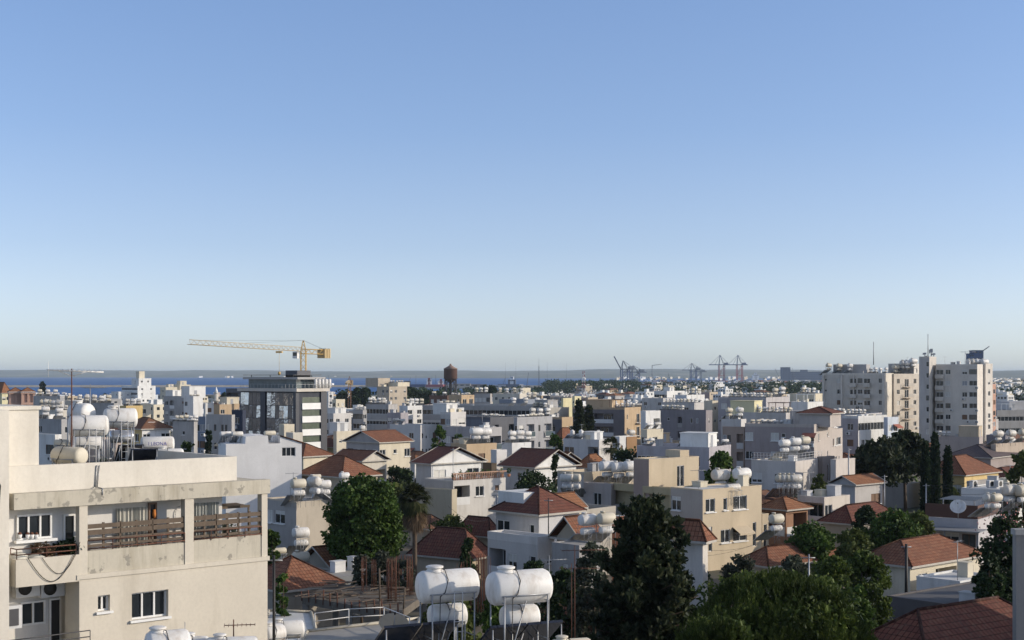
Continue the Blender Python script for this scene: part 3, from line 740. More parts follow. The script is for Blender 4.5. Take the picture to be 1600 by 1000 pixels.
# middle distance, left half
Bd('grey block with two balcony stacks', 256, 290, 293, 619, 400, 55, GREY, 'wb.u', '', stair=(.1, .6, 3, 3, 2, WHITE))
b = Bd('white lit block left of the minaret', 287, 302, 317, 619, 375, 45, WHITE, 'w.', '', stair=(.1, .5, 5, 4, 3, WHITE)); row(b, 3, (.2, .4), (.9, .4), 'hot')
Bd('white low house in front of the minaret', 318, 321, 334, 630, 420, 42, WHITE, '', 'w'); 
Bd('tan house with long pitched canopy', 334, 343, 362, 632, 400, 42, TAN, '', 'w.', stair=(.7, .2, 4, 4, 2.4, CREAM))
b = Bd('dark unfinished block left of the glass tower', 353, 376, 384, 607, 420, 50, DGREY, 'bb', 'b', nf=4)
Bd('tan roof house left of the glass tower', 362, 366, 374, 631, 380, 42, TAN, '', 'w')
b = Bd('grey white block with slim dark windows', 322, 362, 367, 648, 250, 58, GREY, 'n.n.nn./b.W.W.W', '', fh=3.3, nf=4, bal=GREY); 
b = Bd('blue grey block with four yellow windows', 303, 321, 324, 651, 255, 58, (.22, .26, .33), 'ww', '', nf=4)
b = Bd('grey block with a dark red roof edge', 270, 303, 306, 659, 225, 58, (0.430, 0.418, 0.401), '.u./.WwW', '', nf=3)
row(b, 6, (.3, .95), (.3, .1), 'hot', .9); row(b, 5, (.9, .95), (.9, .1), 'full', .9)
b = Bd('dark blue block behind white blank wall', 362, 379, 383, 641, 270, 50, (.05, .06, .09), 'w', '')
b = Bd('cream low house below four yellow windows', 255, 270, 303, 682, 240, 42, CREAM, '', 'ww', nf=1); row(b, 1, (.25, .3), (.25, .3), 'hot')
b = Bd('white block among the left rooftops', 60, 92, 117, 641, 300, 45, OFF, 'w.w', 'w.', nf=3); row(b, 5, (.15, .9), (.15, .1)); row(b, 3, (.4, .4), (.95, .4))
b = Bd('low grey roofed block crowded with tanks', 30, 96, 116, 655, 270, 52, GREY, 'w', 'w', nf=2); row(b, 3, (.2, .75), (.2, .1), 'full', 1.0)
b = Bd('small white house behind the stair tower', 40, 86, 96, 679, 190, 50, WHITE, '..W', '', nf=1, roof='g')
b = Bd('ochre stair block left of the hotel', 187, 197, 223, 634, 330, 42, YEL, '', 'w.', nf=2); row(b, 3, (.2, .3), (.9, .3))
Bd('cream flat block beneath the seaside hotel', 205, 214, 236, 631, 380, 42, CREAM, '', 'w', nf=2)
b = Bd('grey long block behind the mast', 130, 178, 185, 630, 390, 58, GREY, 'ww.w', '', nf=3); row(b, 4, (.2, .9), (.2, .2))
b = Bd('white long low block under the sea', 98, 128, 160, 626, 520, 45, OFF, 'ww', 'ww', nf=3); row(b, 3, (.2, .3), (.9, .3))
# yellow and white house with brown hip roof
b = Bd('yellow and white house with brown hip roof', 190, 222, 266, 670, 225, 42, WHITE, 'ww', 'w.W', nf=3, pitch='hip', rh=1.7, tmat=T_BRN, colL=YEL, name='house', cat='house', doff=.3)
mb = MB(); mb.box(0, 0, 0, 1.1, .9, .6, 0); mb.box(.15, -.03, .15, .95, -.005, .5, 1); mb.box(-.08, -.08, .6, 1.18, .98, .66, 0)
mb.build('dormer', [M_white, M_glass], b['root'], b['MM'] @ Matrix.Translation((b['U']*.35, b['V']*.18, b['z']+.35)))

# glass tower with white balconies
gl = glassmat('mirror_glass', (.40, .40, .42), .06, .10)
g1 = Bd('seven storey dark glass office tower under the crane', 376, 464, 509, 612, 310, 50, (.07, .075, .09), '', '', nf=0, maxlen=26, name='office_tower', cat='office tower', roof='d')
U, V, zt = g1['U'], g1['V'], g1['z']; mb = MB(); pm = MB(); fm = MB(); fh = 2.9
for a, bb in ((.10, V*.52), (V*.52+2.2, V-.2)):
    for f in range(7):
        z1 = zt-.3-f*fh; z0 = z1-fh+.12
        n = max(2, int((bb-a)/1.25)); pm = MB()
        for i in range(n):
            y0 = a+(bb-a)*i/n; y1 = a+(bb-a)*(i+1)/n-.05
            ta_, tb_ = rnd.uniform(-.03, .03), rnd.uniform(-.06, .06); pm.poly([(-.12+ta_-tb_, y1, z0), (-.12-ta_-tb_, y0, z0), (-.12-ta_+tb_, y0, z1), (-.12+ta_+tb_, y1, z1)])
        pm.build('glass_curtain', gl, g1['root'], g1['MM'])
fm.box(-.4, V*.52+.25, 0, -.02, V*.52+1.9, zt-.02); fm.box(-.35, -.02, 0, .6, .9, zt-.02); fm.build('pier', plain('slate_cladding', (.022, .027, .04), .5), g1['root'], g1['MM'])
# balconies on the lit face
for f in range(6):
    z1 = zt-1.0-f*2.9
    wo = MB(); wo.box(U*.16, -.25, z1-2.75, U*.80, 0.02, z1-1.55); wo.box(U*.16, -.3, z1-2.95, U*.80, .0, z1-2.75)
    o = wo.build('balcony', M_white, g1['root'], g1['MM'])
    wo = MB(); wo.box(U*.18, -.02, z1-1.5, U*.78, -.006, z1-.25); wo.build('window', glassmat('balcony_glazing', (.10, .12, .09), .15), g1['root'], g1['MM'])
fm = MB(); fm.box(U*.80, -.35, 0, U+.1, .5, zt-.1); fm.build('pier', plain('slate_cladding', (.022, .027, .04), .5), g1['root'], g1['MM'])
fm = MB(); fm.box(-.7, -.7, zt, U+.6, V+.4, zt+.7); fm.build('roof_slab', wall((.58, .54, .48), .2), g1['root'], g1['MM'])
M2 = g1['MM'] @ Matrix.Translation((1.5, 2.0, 0)); fm = MB(); fm.box(0, 0, zt+.7, U-3, V-3, zt+2.7); pb = fm.build('penthouse', M_clr, g1['root'], M2)
fm = MB(); fm.box(-1, -1.6, zt+2.7, U-1.2, V-2.2, zt+3.2); fm.build('penthouse_roof', wall(GREY, .1), g1['root'], M2)
fm = MB(); fm.box(3, 3, zt+3.2, 7.0, 7, zt+4.7); fm.build('plant_room', wall((.16, .16, .17), .1), g1['root'], M2)
fm = MB(); fm.box(-.8, 0, zt+3.62, U-1, V-2, zt+3.72)
for x in (0, U-3):
    for y in (1, V-4): fm.box(x, y, zt+3.2, x+.12, y+.12, zt+3.62)
fm.build('shade_frame', M_frd, g1['root'], M2)
fm = MB(); q = .04
for x in np.arange(-.8, U+.4, 1.2): fm.box(x, -.85, zt+.7, x+q, -.81, zt+1.6)
for y in np.arange(-.8, V+.2, 1.2): fm.box(-.85, y, zt+.7, -.81, y+q, zt+1.6)
fm.box(-.9, -.9, zt+1.6, U+.5, -.82, zt+1.65); fm.box(-.9, -.82, zt+1.6, -.82, V, zt+1.65); fm.build('railing', M_galv, g1['root'], g1['MM'])
for i in range(5):
    q = g1['M'] @ Vector((U*.62+i*1.05, -.2, zt+.7)); o = thing('vertical_cylinder_tank', '%s white upright cylinder on the glass tower terrace' % ORD[i], 'tank', q, 0, 'white cylinders on the glass tower')
    mb = MB(); mb.lathe((0, 0, 0), (0, 0, 1), [(0, .38), (1.9, .38), (2.1, .2)], 10); mb.build('tank', M_tank, o)
    mb = MB(); mb.lathe((0, 0, 2.05), (0, 0, 1), [(0, .14), (.15, .14)], 8); mb.build('cap', M_frd, o)
Bd('small cream block in front of the glass tower', 436, 444, 460, 663, 285, 42, CREAM, '', '.n', nf=1)
Bd('pinkish wall in front of the glass tower', 447, 458, 473, 676, 240, 42, OFF, 'w', '', nf=2)

# tower crane
def lattice(mb, a, b_, w0, n, m=0, r=.07, tri=False, w1=None):
    a, b_ = Vector(a), Vector(b_); ax = (b_-a).normalized(); w1 = w0 if w1 is None else w1
    up = Vector((0, 0, 1)) if abs(ax.z) < .8 else Vector((0, 1, 0)); sx = ax.cross(up).normalized(); sy = sx.cross(ax).normalized()
    prof = [(-.5, 0), (.5, 0), (0, 1)] if tri else [(-.5, -.5), (.5, -.5), (.5, .5), (-.5, .5)]
    P_ = lambda i, k: a.lerp(b_, i/n)+(sx*prof[k % len(prof)][0]+sy*prof[k % len(prof)][1])*(w0+(w1-w0)*i/n)
    K = len(prof)
    for k in range(K): mb.tube(P_(0, k), P_(n, k), r, n=4, m=m)
    for i in range(n):
        for k in range(K): mb.tube(P_(i, k+(i % 2)), P_(i+1, k+1-(i % 2)), r*.6, n=3, m=m)
M_cry = plain('crane_yellow', (.58, .38, .12), .6); M_crw = plain('crane_pale', (.58, .47, .30), .6)
def tower_crane(px, py_top, D, label, tip, mat, hb=16, ycap=None, zb=0):
    base = P(px, py_top, D); o = thing('tower_crane', label, 'crane', (base.x, base.y, zb)); h = base.z-zb
    mb = MB(); lattice(mb, (0, 0, 0), (0, 0, h), 1.2, int(h/1.4), r=.09); mb.build('mast', mat, o)
    mb = MB(); lattice(mb, (0, 0, h), (0, 0, h+2.6), 1.2, 3, r=.08, w1=.2); mb.build('apex', mat, o)
    d = Vector((tip.x-base.x, tip.y-base.y, tip.z-base.z)); mb = MB(); lattice(mb, (0, 0, h), d+Vector((0, 0, h)), .95, int(d.length/1.2), r=.065, tri=True); mb.build('jib', M_crw, o)
    e = -d.normalized()*13; e.z = 0; mb = MB(); lattice(mb, (0, 0, h), e+Vector((0, 0, h)), 1.1, 7, r=.09); mb.build('counter_jib', mat, o)
    mb = MB(); q = math.atan2(e.y, e.x)
    for i in range(4):
        M = Matrix.Translation(e*(.78+.07*i)+Vector((0, 0, h))) @ Matrix.Rotation(q, 4, 'Z'); mb.box(-.3, -1.0, -1.5, .3, 1.0, .7+.15*(i % 2), 0, M)
    mb.build('counterweight', plain('concrete_ballast', (.50, .38, .20), .8), o)
    mb = MB(); M = Matrix.Translation((0, 0, h)) @ Matrix.Rotation(q, 4, 'Z'); mb.box(-1.9, .7, -1.7, -.6, 1.9, -.1, 0, M); mb.box(-1.92, .8, -1.1, -1.9, 1.8, -.3, 1, M); mb.build('cab', [M_white, M_glass], o)
    mb = MB(); a = Vector((0, 0, h+2.6)); mb.tube(a, d*.55+Vector((0, 0, h+1)), .018, n=4); mb.tube(a, d*.9+Vector((0, 0, h+1)), .018, n=4); mb.tube(a, e*.9+Vector((0, 0, h+.6)), .035, n=4); mb.build('tie_rod', M_frd, o)
    k = d*.24+Vector((0, 0, h)); mb = MB(); mb.box(k.x-.7, k.y-.7, k.z-.7, k.x+.7, k.y+.7, k.z-.3); mb.tube(k, k-Vector((0, 0, hb)), .03, n=4); mb.lathe(k-Vector((0, 0, hb+.8)), (0, 0, 1), [(0, .1), (.3, .35), (.8, .25)], 8); mb.build('hook', M_cry, o)
    return o
tower_crane(474, 549, 335, 'yellow tower crane with long pale jib above the glass tower', P(296, 538, 285), M_cry, hb=5)
tower_crane(546, 597, 640, 'smaller rusty tower crane by the shore trees', P(541, 599, 612), plain('crane_rust', (.22, .12, .07), .7), hb=4)

# middle distance, centre
b = Bd('brown stepped tower block by the bay', 589, 608, 636, 604, 600, 48, STONE, '.ww/wwu', 'ww.w', nf=6, maxlen=30)
wing(b, 1, 8, 7, 8, b['z'], b['z']+3.6, STONE, 'w', 'u'); wing(b, 6, 1, 7, 6, b['z'], b['z']+1.8, CREAM, 'w'); row(b, 5, (.5, .6), (.95, .3), 'hot', 1, dz=1.8)
b = Bd('grey ribbon window office block', 572, 607, 621, 632, 400, 58, (0.446, 0.432, 0.415), 'rr', 'uww', nf=5, maxlen=24); row(b, 4, (.2, .9), (.2, .3)); row(b, 2, (.6, .5), (.9, .5))
Bd('purple grey stair block beside the ribbon windows', 605, 626, 638, 645, 385, 58, (.36, .34, .36), 'w.w', '', nf=4)
b = Bd('white apartment tower with small grid windows', 624, 637, 666, 634, 430, 48, WHITE, 'w', 'W.Wn', nf=5, fh=2.9); row(b, 4, (.2, .5), (.95, .5))
b = Bd('white three storey block below the grid windows', 609, 657, 682, 664, 300, 52, (0.647, 0.628, 0.603), '...w.', 'nnwW', nf=3, fh=3.3); row(b, 2, (.2, .9), (.2, .7), 'hot')
b = Bd('dark louvred block near the white terraces', 551, 567, 573, 641, 390, 55, GREY, 'r', 'w', nf=5, fh=2.7); row(b, 4, (.3, .8), (.9, .2))
Bd('white terraced block right of the glass tower', 507, 521, 549, 646, 380, 50, (0.594, 0.577, 0.553), 'ww', 'ww', nf=4, stair=(.2, .2, 4, 3, 1.8, WHITE))
Bd('small cream villa by the shore trees', 519, 525, 539, 624, 550, 45, CREAM, 'w', 'nw', nf=3)
Bd('white villa with a red roof edge near the water', 508, 513, 521, 612, 640, 45, WHITE, '', 'w', nf=3)
Bd('low cream house left of the beige gable', 521, 526, 573, 674, 262, 42, CREAM, '', 'uu.n', nf=2, roof='g', stair=(.05, .3, 2.5, 2.5, 2, WHITE))
b = Bd('long grey school block with window bands', 660, 842, 872, 634, 400, 74, (0.407, 0.395, 0.379), 'rrrr', 'r', nf=4, maxlen=45); row(b, 3, (.5, .3), (.5, .1)); row(b, 3, (.3, .9), (.3, .8), 'hot')
b = Bd('tan block with cream balconies behind the school', 701, 721, 741, 617, 480, 50, TAN, '.u', 'qq', nf=4, bal=CREAM); row(b, 6, (.2, .9), (.8, .2), 'hot')
b = Bd('dark brown block with three cream shutters', 671, 699, 703, 618, 500, 55, (.16, .10, .08), 'ssW', '', nf=4); row(b, 2, (.4, .8), (.4, .2), 'hot')
b = Bd('maroon edged block under the water tower', 741, 766, 769, 615, 470, 60, (.42, .40, .38), 'sssr', '', nf=4); row(b, 3, (.2, .9), (.2, .3))
b = Bd('long pale low block right of the water tower', 770, 812, 829, 615, 560, 55, OFF, 'wwww', 'ww', nf=3, maxlen=40); row(b, 4, (.4, .9), (.4, .1))
b = Bd('steel grey sawtooth roof depot', 780, 822, 846, 624, 440, 58, (.26, .29, .34), 'rrr', '', nf=3, maxlen=30); row(b, 2, (.7, .3), (.7, .1))
b = Bd('small cream stair block by the harbour water', 813, 817, 829, 606, 640, 45, CREAM, '', 'u.', nf=2)
b = Bd('white block with blue glazed oriel', 688, 704, 728, 644, 300, 50, (0.602, 0.584, 0.560), 'ww', 'sW', nf=4, colL=(0.518, 0.503, 0.482), stair=(.0, .4, 3.5, 4, 2.2, WHITE)); row(b, 3, (.5, .6), (.95, .3), 'hot')
b = Bd('white roof box above the oriel block', 701, 716, 725, 637, 330, 50, (.6, .6, .6), '', '', nf=0)
b = Bd('modern dark flat with angular white canopy', 728, 766, 808, 652, 272, 48, DGREY, '..bb/wWW', 'g.g/ggg', nf=4, fh=3.2, colL=(.16, .17, .2), bal=WHITE, maxlen=18); row(b, 8, (.55, .9), (.55, .1), 'hot', .8)
b = Bd('modern grey flats with white glass balconies', 803, 808, 863, 652, 262, 46, (.40, .40, .41), 'w', 'wgng', nf=4, fh=3.1, bal=WHITE, maxlen=20); row(b, 7, (.1, .4), (.75, .4), 'hot', .85); row(b, 3, (.5, .8), (.95, .8), 'full', .8)
b = Bd('grey two storey annex with lilac shutters', 694, 735, 742, 667, 262, 56, (.40, .38, .38), 'sw.W', '', nf=2, fh=3.4)
b = Bd('plain grey annex under the angular canopy', 736, 762, 784, 668, 250, 50, (.42, .41, .41), 'WW', 'g', nf=3, fh=3.3)
b = Bd('tan low house with two large tanks', 705, 729, 776, 694, 205, 42, TAN, 's', '.w.', nf=1, roof='g'); row(b, 2, (.4, .2), (.75, .2), 'big'); 
b = Bd('beige broken wall yard house', 708, 724, 741, 687, 225, 42, BEIGE, 'u', '', nf=1, roof='g')
b = Bd('white cabin beside the tan yard house', 767, 776, 792, 703, 200, 42, (0.655, 0.636, 0.610), '', 'u', nf=1); 
b = Bd('white flat roof garage row', 784, 800, 830, 692, 215, 42, WHITE, '', '', nf=0); row(b, 3, (.1, .2), (.9, .2), 'full')
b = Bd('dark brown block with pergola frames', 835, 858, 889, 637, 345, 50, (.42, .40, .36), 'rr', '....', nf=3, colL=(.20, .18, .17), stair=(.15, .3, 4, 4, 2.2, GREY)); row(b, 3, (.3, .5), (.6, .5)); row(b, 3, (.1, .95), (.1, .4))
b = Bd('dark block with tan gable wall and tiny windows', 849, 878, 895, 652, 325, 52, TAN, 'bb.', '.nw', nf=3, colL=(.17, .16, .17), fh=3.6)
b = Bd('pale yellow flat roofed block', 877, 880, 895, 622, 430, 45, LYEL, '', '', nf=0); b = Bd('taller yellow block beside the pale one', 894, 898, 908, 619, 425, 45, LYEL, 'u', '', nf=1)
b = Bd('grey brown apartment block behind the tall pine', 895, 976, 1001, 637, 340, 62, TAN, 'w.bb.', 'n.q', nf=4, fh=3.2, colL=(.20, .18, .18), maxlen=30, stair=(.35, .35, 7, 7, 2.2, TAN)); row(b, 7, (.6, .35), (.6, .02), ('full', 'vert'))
b = Bd('white canvas balcony block', 1001, 1009, 1032, 642, 300, 45, WHITE, '.', '.b/.g', nf=4, fh=3.4, bal=WHITE)
b = Bd('beige low house below the canvas balcony', 1001, 1011, 1036, 671, 262, 42, CREAM, 'w', 'w', nf=2, roof='g'); row(b, 2, (.3, .3), (.8, .3), 'hot')
# middle distance, centre right
b = Bd('white block with two roof cubes far off', 1022, 1042, 1070, 611, 540, 48, WHITE, 'rr', '.nn.', nf=3, maxlen=30, stair=(.3, .2, 3, 3, 1.8, WHITE))
b = Bd('low bluish villa with a wide eave', 1003, 1036, 1062, 622, 500, 50, (0.514, 0.499, 0.479), 'w.w', 'w', nf=3)
b = Bd('white block with blue end wall', 1055, 1073, 1101, 617, 480, 48, WHITE, 'w.', 'wu.', nf=3, colL=BLUEW); row(b, 2, (.6, .4), (.9, .4))
b = Bd('low block carrying a double tank row', 1036, 1085, 1103, 629, 415, 60, (0.518, 0.503, 0.482), 'ww', '', nf=2, maxlen=34); row(b, 9, (.2, .95), (.2, .05), 'full', .9); row(b, 7, (.8, .95), (.8, .1), 'hot', .9)
b = Bd('shadowed grey block with recessed balcony', 1031, 1103, 1113, 641, 315, 60, (.27, .25, .26), '.u.b.nn.', 'n', nf=4, fh=3.3, maxlen=30, bal=(0.354, 0.344, 0.330)); row(b, 9, (.3, .98), (.3, .55), 'full', .9)
b = Bd('cream stair block right of the shadowed block', 1100, 1113, 1122, 626, 335, 45, CREAM, '', 'u', nf=4)
b = Bd('long apartment block with fourteen roof tanks', 1122, 1197, 1233, 621, 320, 60, (.45, .43, .43), 'sbb.', '', nf=4, maxlen=34, colL=(.40, .38, .39), bal=(0.590, 0.573, 0.550)); row(b, 13, (.25, .85), (.25, .02), 'full', .95); row(b, 2, (.6, .1), (.9, .1))
b = Bd('low block with maroon roof edge', 1160, 1228, 1262, 645, 270, 58, (.5, .48, .46), 'w', '', nf=1, stair=(.05, .75, 4, 5, 2.6, LYEL)); row(b, 8, (.2, .7), (.2, .02), 'full')
b = Bd('white stair block right of fourteen tanks', 1234, 1274, 1285, 615, 365, 55, CREAM, '..w', 'k', nf=2); row(b, 3, (.5, .6), (.5, .2), 'full')
b = Bd('white low hall below the stair block', 1232, 1262, 1286, 628, 350, 48, WHITE, '', '', nf=0)
# pink stepped building
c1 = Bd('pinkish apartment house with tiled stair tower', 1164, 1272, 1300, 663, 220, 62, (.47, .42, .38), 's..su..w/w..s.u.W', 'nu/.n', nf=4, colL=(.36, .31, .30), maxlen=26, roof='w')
U, V, zt = c1['U'], c1['V'], c1['z']
wing(c1, U, 0, 3.2, 7, 0, zt+1.8, (.47, .42, .38), 'nw', '', 'w'); wing(c1, U+3.2, .3, 4.5, 7, 0, zt-1.2, (.47, .42, .38), 'W/n', '')
p_ = Bd('', 1249, 1297, 1314, 646, 221, 62, (.45, .41, .38), 'WW', 'n', nf=1, pitch='hip', rh=1.0, tmat=T_DRK, of=c1, zb=c1['zr'])
row(c1, 7, (.3, .98), (.3, .45), 'hot', 1.0); row(c1, 3, (.75, .98), (.75, .8), 'hot', 1.0)
c4 = Bd('brown balcony wing beside the pinkish house', 1129, 1163, 1166, 667, 226, 60, (.38, .30, .25), 'ww.bb', '', nf=4, fh=2.9, bal=(0.533, 0.517, 0.497), dirt=.2)
b = Bd('grey white annex behind the balcony wing', 1127, 1158, 1166, 655, 250, 60, (0.583, 0.565, 0.543), '', '', nf=0); row(b, 2, (.4, .7), (.4, .2))
e1 = Bd('grey front annex with roof railing', 1174, 1243, 1284, 721, 186, 56, (.60, .56, .52), 'W.w.', '', nf=1, maxlen=18, par=.12, doff=1.2)
mb = MB(); U, V, z = e1['U'], e1['V'], e1['z']
for f in (.3, .65, 1.0): mb.tube((0, 0, z+f), (U, 0, z+f), .025, n=4); mb.tube((0, 0, z+f), (0, V, z+f), .025, n=4)
for i in range(15): mb.tube((0, V*i/14, z), (0, V*i/14, z+1), .022, n=4)
for i in range(9): mb.tube((U*i/8, 0, z), (U*i/8, 0, z+1), .022, n=4)
mb.build('railing', M_steel, e1['root'], e1['MM']); row(e1, 3, (.3, .42), (.9, .35), 'full', 1.1)
b = Bd('dim stairwell between two front annexes', 1283, 1285, 1304, 714, 192, 50, (.3, .26, .24), '', '.t.', nf=1)
b = Bd('pale front annex right of the stairwell', 1301, 1306, 1336, 718, 184, 45, (.62, .57, .52), '', '', nf=0, par=.12)
# right of it
b = Bd('roof deck block holding nine tanks', 1290, 1345, 1378, 647, 285, 58, (.45, .44, .44), 'w.w', '', nf=2, maxlen=24); row(b, 9, (.2, .98), (.2, .02), 'full', 1.05)
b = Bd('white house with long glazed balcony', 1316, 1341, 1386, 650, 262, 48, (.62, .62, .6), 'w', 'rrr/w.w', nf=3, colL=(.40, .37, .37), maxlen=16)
b = Bd('pale blue end house with two windows', 1384, 1387, 1404, 652, 262, 46, BLUEW, '', 'ww/..', nf=3)
# towers
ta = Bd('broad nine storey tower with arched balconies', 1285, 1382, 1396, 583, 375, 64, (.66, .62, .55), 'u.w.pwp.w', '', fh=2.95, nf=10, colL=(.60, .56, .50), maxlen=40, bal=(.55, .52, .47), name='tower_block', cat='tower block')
U, V, zt = ta['U'], ta['V'], ta['z']
wing(ta, U*.4, V*.35, 5, 9, zt, zt+2.4, GREY, '', 'w')
Bd('', 1395, 1397, 1436, 584, 384, 40, (.60, .55, .48), '', 'wqw', fh=2.95, nf=10, of=ta, bal=(.6, .5, .4))
Bd('', 1388, 1428, 1437, 568, 394, 62, (.60, .57, .52), '', 'w', fh=2.95, nf=4, of=ta, colL=(.48, .45, .42))
row(ta, 3, (.3, .95), (.3, .6), 'full', 1.2); row(ta, 4, (.5, .3), (.5, .05), 'full', 1.2)
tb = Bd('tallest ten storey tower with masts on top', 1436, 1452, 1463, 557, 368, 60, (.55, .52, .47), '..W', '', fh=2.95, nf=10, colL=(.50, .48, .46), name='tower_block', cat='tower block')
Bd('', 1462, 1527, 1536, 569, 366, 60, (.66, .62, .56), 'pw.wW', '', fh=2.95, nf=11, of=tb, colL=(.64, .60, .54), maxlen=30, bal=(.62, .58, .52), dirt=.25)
Bd('', 1536, 1540, 1551, 568, 372, 46, (.66, .62, .56), '', 'w', fh=2.95, nf=11, of=tb); Bd('', 1549, 1551, 1556, 600, 382, 46, SALM, '', 'w', fh=2.95, nf=8, of=tb)
# vertical bays and balcony stacks on the towers
def bays(b, pts, depth, col, nm='bay'):
    for a, c_ in pts:
        mb = MB(); V = b['V']; mb.box(-depth, V*(1-c_), b['root'].location.z, -.004, V*(1-a), b['z']-.4); mb.build(nm, wall(col, .3), b['root'], b['MM'])
bays(ta, ((.0, .035), (.30, .33), (.50, .52), (.965, 1.0)), .45, (.62, .58, .52))
# roof gear of the towers
def roofgear(b, pts):
    for i, (px, py, D, kind, lab) in enumerate(pts):
        p = P(px, py, D); zz = b['z']; pass
M = tb['M']
for i, (px, yt, lab) in enumerate(((1450, 522, 'tall thin radio mast on the highest tower'), (1365, 534, 'thin whip mast on the broad tower'))):
    mast(px, 570 if i else 557, yt, 372, lab, .12, False)
mast(1508, 569, 549, 370, 'T-shaped aerial on the ten storey tower', .07, True, L=4, rz=0)
for i, (px, yt) in enumerate(((1445, 551), (1455, 545), (1459, 552))): 
    p = P(px, 557, 372); o = thing('phone_antenna', ('short grey', 'tall double', 'small round')[i]+' phone antenna on the highest tower roof', 'antenna', p, 0, 'phone antennas on the highest tower')
    mb = MB(); h = (557-yt)/FP*372; mb.tube((0, 0, 0), (0, 0, h), .12); mb.build('pole', M_galv, o); mb = MB(); mb.box(-.35, -.25, h*.5, .35, -.13, h); mb.box(-.45, .1, h*.4, -.3, .4, h*.9); mb.build('panel_antenna', plain('antenna_grey', (.25, .27, .3), .6), o)
for i, (px, k) in enumerate(((1516, 'big'), (1522, 'big'), (1528, 'full'), (1538, 'big'))):
    tank_at(px, 561, 376, 0, '%s white tank on the right end of the ten storey tower' % ORD[i], k, 1.3, group='tanks on the ten storey tower')
for i, (px, py) in enumerate(((1412, 563), (1418, 563), (1427, 560), (1400, 569))):
    tank_at(px, py, 392, 0, '%s grey white tank between the two towers' % ORD[i], 'big', 1.3, group='tanks between the towers')
# office block at the right edge
b = Bd('grey office block with window ribbons', 1540, 1558, 1640, 641, 430, 12, (0.419, 0.407, 0.390), 'r', 'rrrrr', nf=5, maxlen=60, fh=3.6); wing(b, 6, 3, 30, 10, b['z'], b['z']+2.6, (.5, .5, .5), 'w.w.w.w')
b = Bd('lilac sliver block beside the ten storey tower', 1551, 1555, 1560, 655, 385, 45, (0.522, 0.506, 0.486), '', '', nf=0)
b = Bd('pinkish garage hall below the towers', 1462, 1530, 1536, 683, 290, 62, (.42, .37, .35), '', '', nf=0, maxlen=24, stair=(.1, .02, 4, 4, 2.6, BEIGE)); row(b, 3, (.5, .95), (.5, .75), 'full', 1.1)
b = Bd('dark low hall with one small window', 1541, 1571, 1578, 680, 310, 60, (.22, .21, .23), '..u', '', nf=1)
b = Bd('tan low house with white roof tanks right', 1548, 1556, 1604, 694, 240, 42, (.5, .42, .34), '', 'w.k', nf=1, roof='g'); row(b, 3, (.1, .2), (.95, .2), 'big', 1.0)
Bd('grey roofed bungalow with hip ridge', 1478, 1548, 1600, 715, 235, 50, (.35, .3, .28), '', '', nf=0, pitch='hip', rh=1.9, tmat=T_GRY, name='house', cat='house')
yh = Bd('yellow house with tiled hip roof by cypresses', 1440, 1507, 1560, 742, 195, 45, YEL, 'w.w', '..w', nf=2, pitch='hip', rh=2.4, tmat=T_RED, name='house', cat='house')
b = Bd('long low grey wall shed', 1512, 1520, 1604, 752, 168, 42, (.38, .36, .34), '', '', nf=0, roof='g', par=.2)
# centre houses
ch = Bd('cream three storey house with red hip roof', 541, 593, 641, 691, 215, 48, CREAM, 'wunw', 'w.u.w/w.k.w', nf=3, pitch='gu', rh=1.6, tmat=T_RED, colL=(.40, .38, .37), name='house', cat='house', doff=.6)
row(ch, 2, (.1, .6), (.2, .7), 'full', .9, dz=.8)
Bd('cream bungalow with brown roof beside white wall', 430, 474, 517, 713, 190, 48, CREAM, '', '..n', nf=1, pitch='hip', rh=1.6, tmat=T_RED, name='house', cat='house')
Bd('porch house with two red gables', 520, 566, 604, 720, 182, 48, OFF, 'W.', 'b', nf=1, pitch='gv', rh=1.2, tmat=T_RED, name='house', cat='house')
b = Bd('brick red hip roofed bungalow with white dish tank', 470, 535, 590, 745, 165, 48, BEIGE, '.w.', 'w', nf=1, pitch='hip', rh=2.2, tmat=T_RED, name='house', cat='house')
tank_at(538, 738, 158, 0, 'white tank before the brick red hip roof', 'full', .8); tank_at(494, 741, 158, 0, 'low white tank beside white wall roof edge', 'hot', .8)
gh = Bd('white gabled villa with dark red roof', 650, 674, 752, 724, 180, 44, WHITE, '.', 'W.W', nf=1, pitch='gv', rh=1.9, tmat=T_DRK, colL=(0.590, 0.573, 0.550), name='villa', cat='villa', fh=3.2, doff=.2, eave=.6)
Bd('dark timber pergola extension of the villa', 748, 768, 776, 724, 188, 44, (.10, .08, .06), '', '', nf=0, name='pergola', cat='pergola', par=.1)
lb = Bd('white terrace block with pot lined balustrade', 664, 708, 790, 751, 171, 40, (.62, .60, .56), '', 'bwu/.W.', nf=2, maxlen=16, par=.15, roof='g', colL=(.45, .44, .42), name='house', cat='house', doff=.3)
U = lb['U']; z = lb['z']; mb = MB(); mb.box(-.1, -.1, z+.75, U+.1, .1, z+.88)
for i in range(int(U/.28)): mb.lathe((.1+i*.28, 0, z), (0, 0, 1), [(0, .06), (.15, .09), (.4, .04), (.6, .08), (.75, .05)], 6)
mb.build('balustrade', plain('terracotta_baluster', (.42, .26, .18), .8), lb['root'], lb['MM'])
bw = Bd('blank beige party wall below the villa', 640, 706, 714, 765, 165, 62, (.45, .40, .30), '', '', nf=0, maxlen=14, par=.2, roof='w'); 
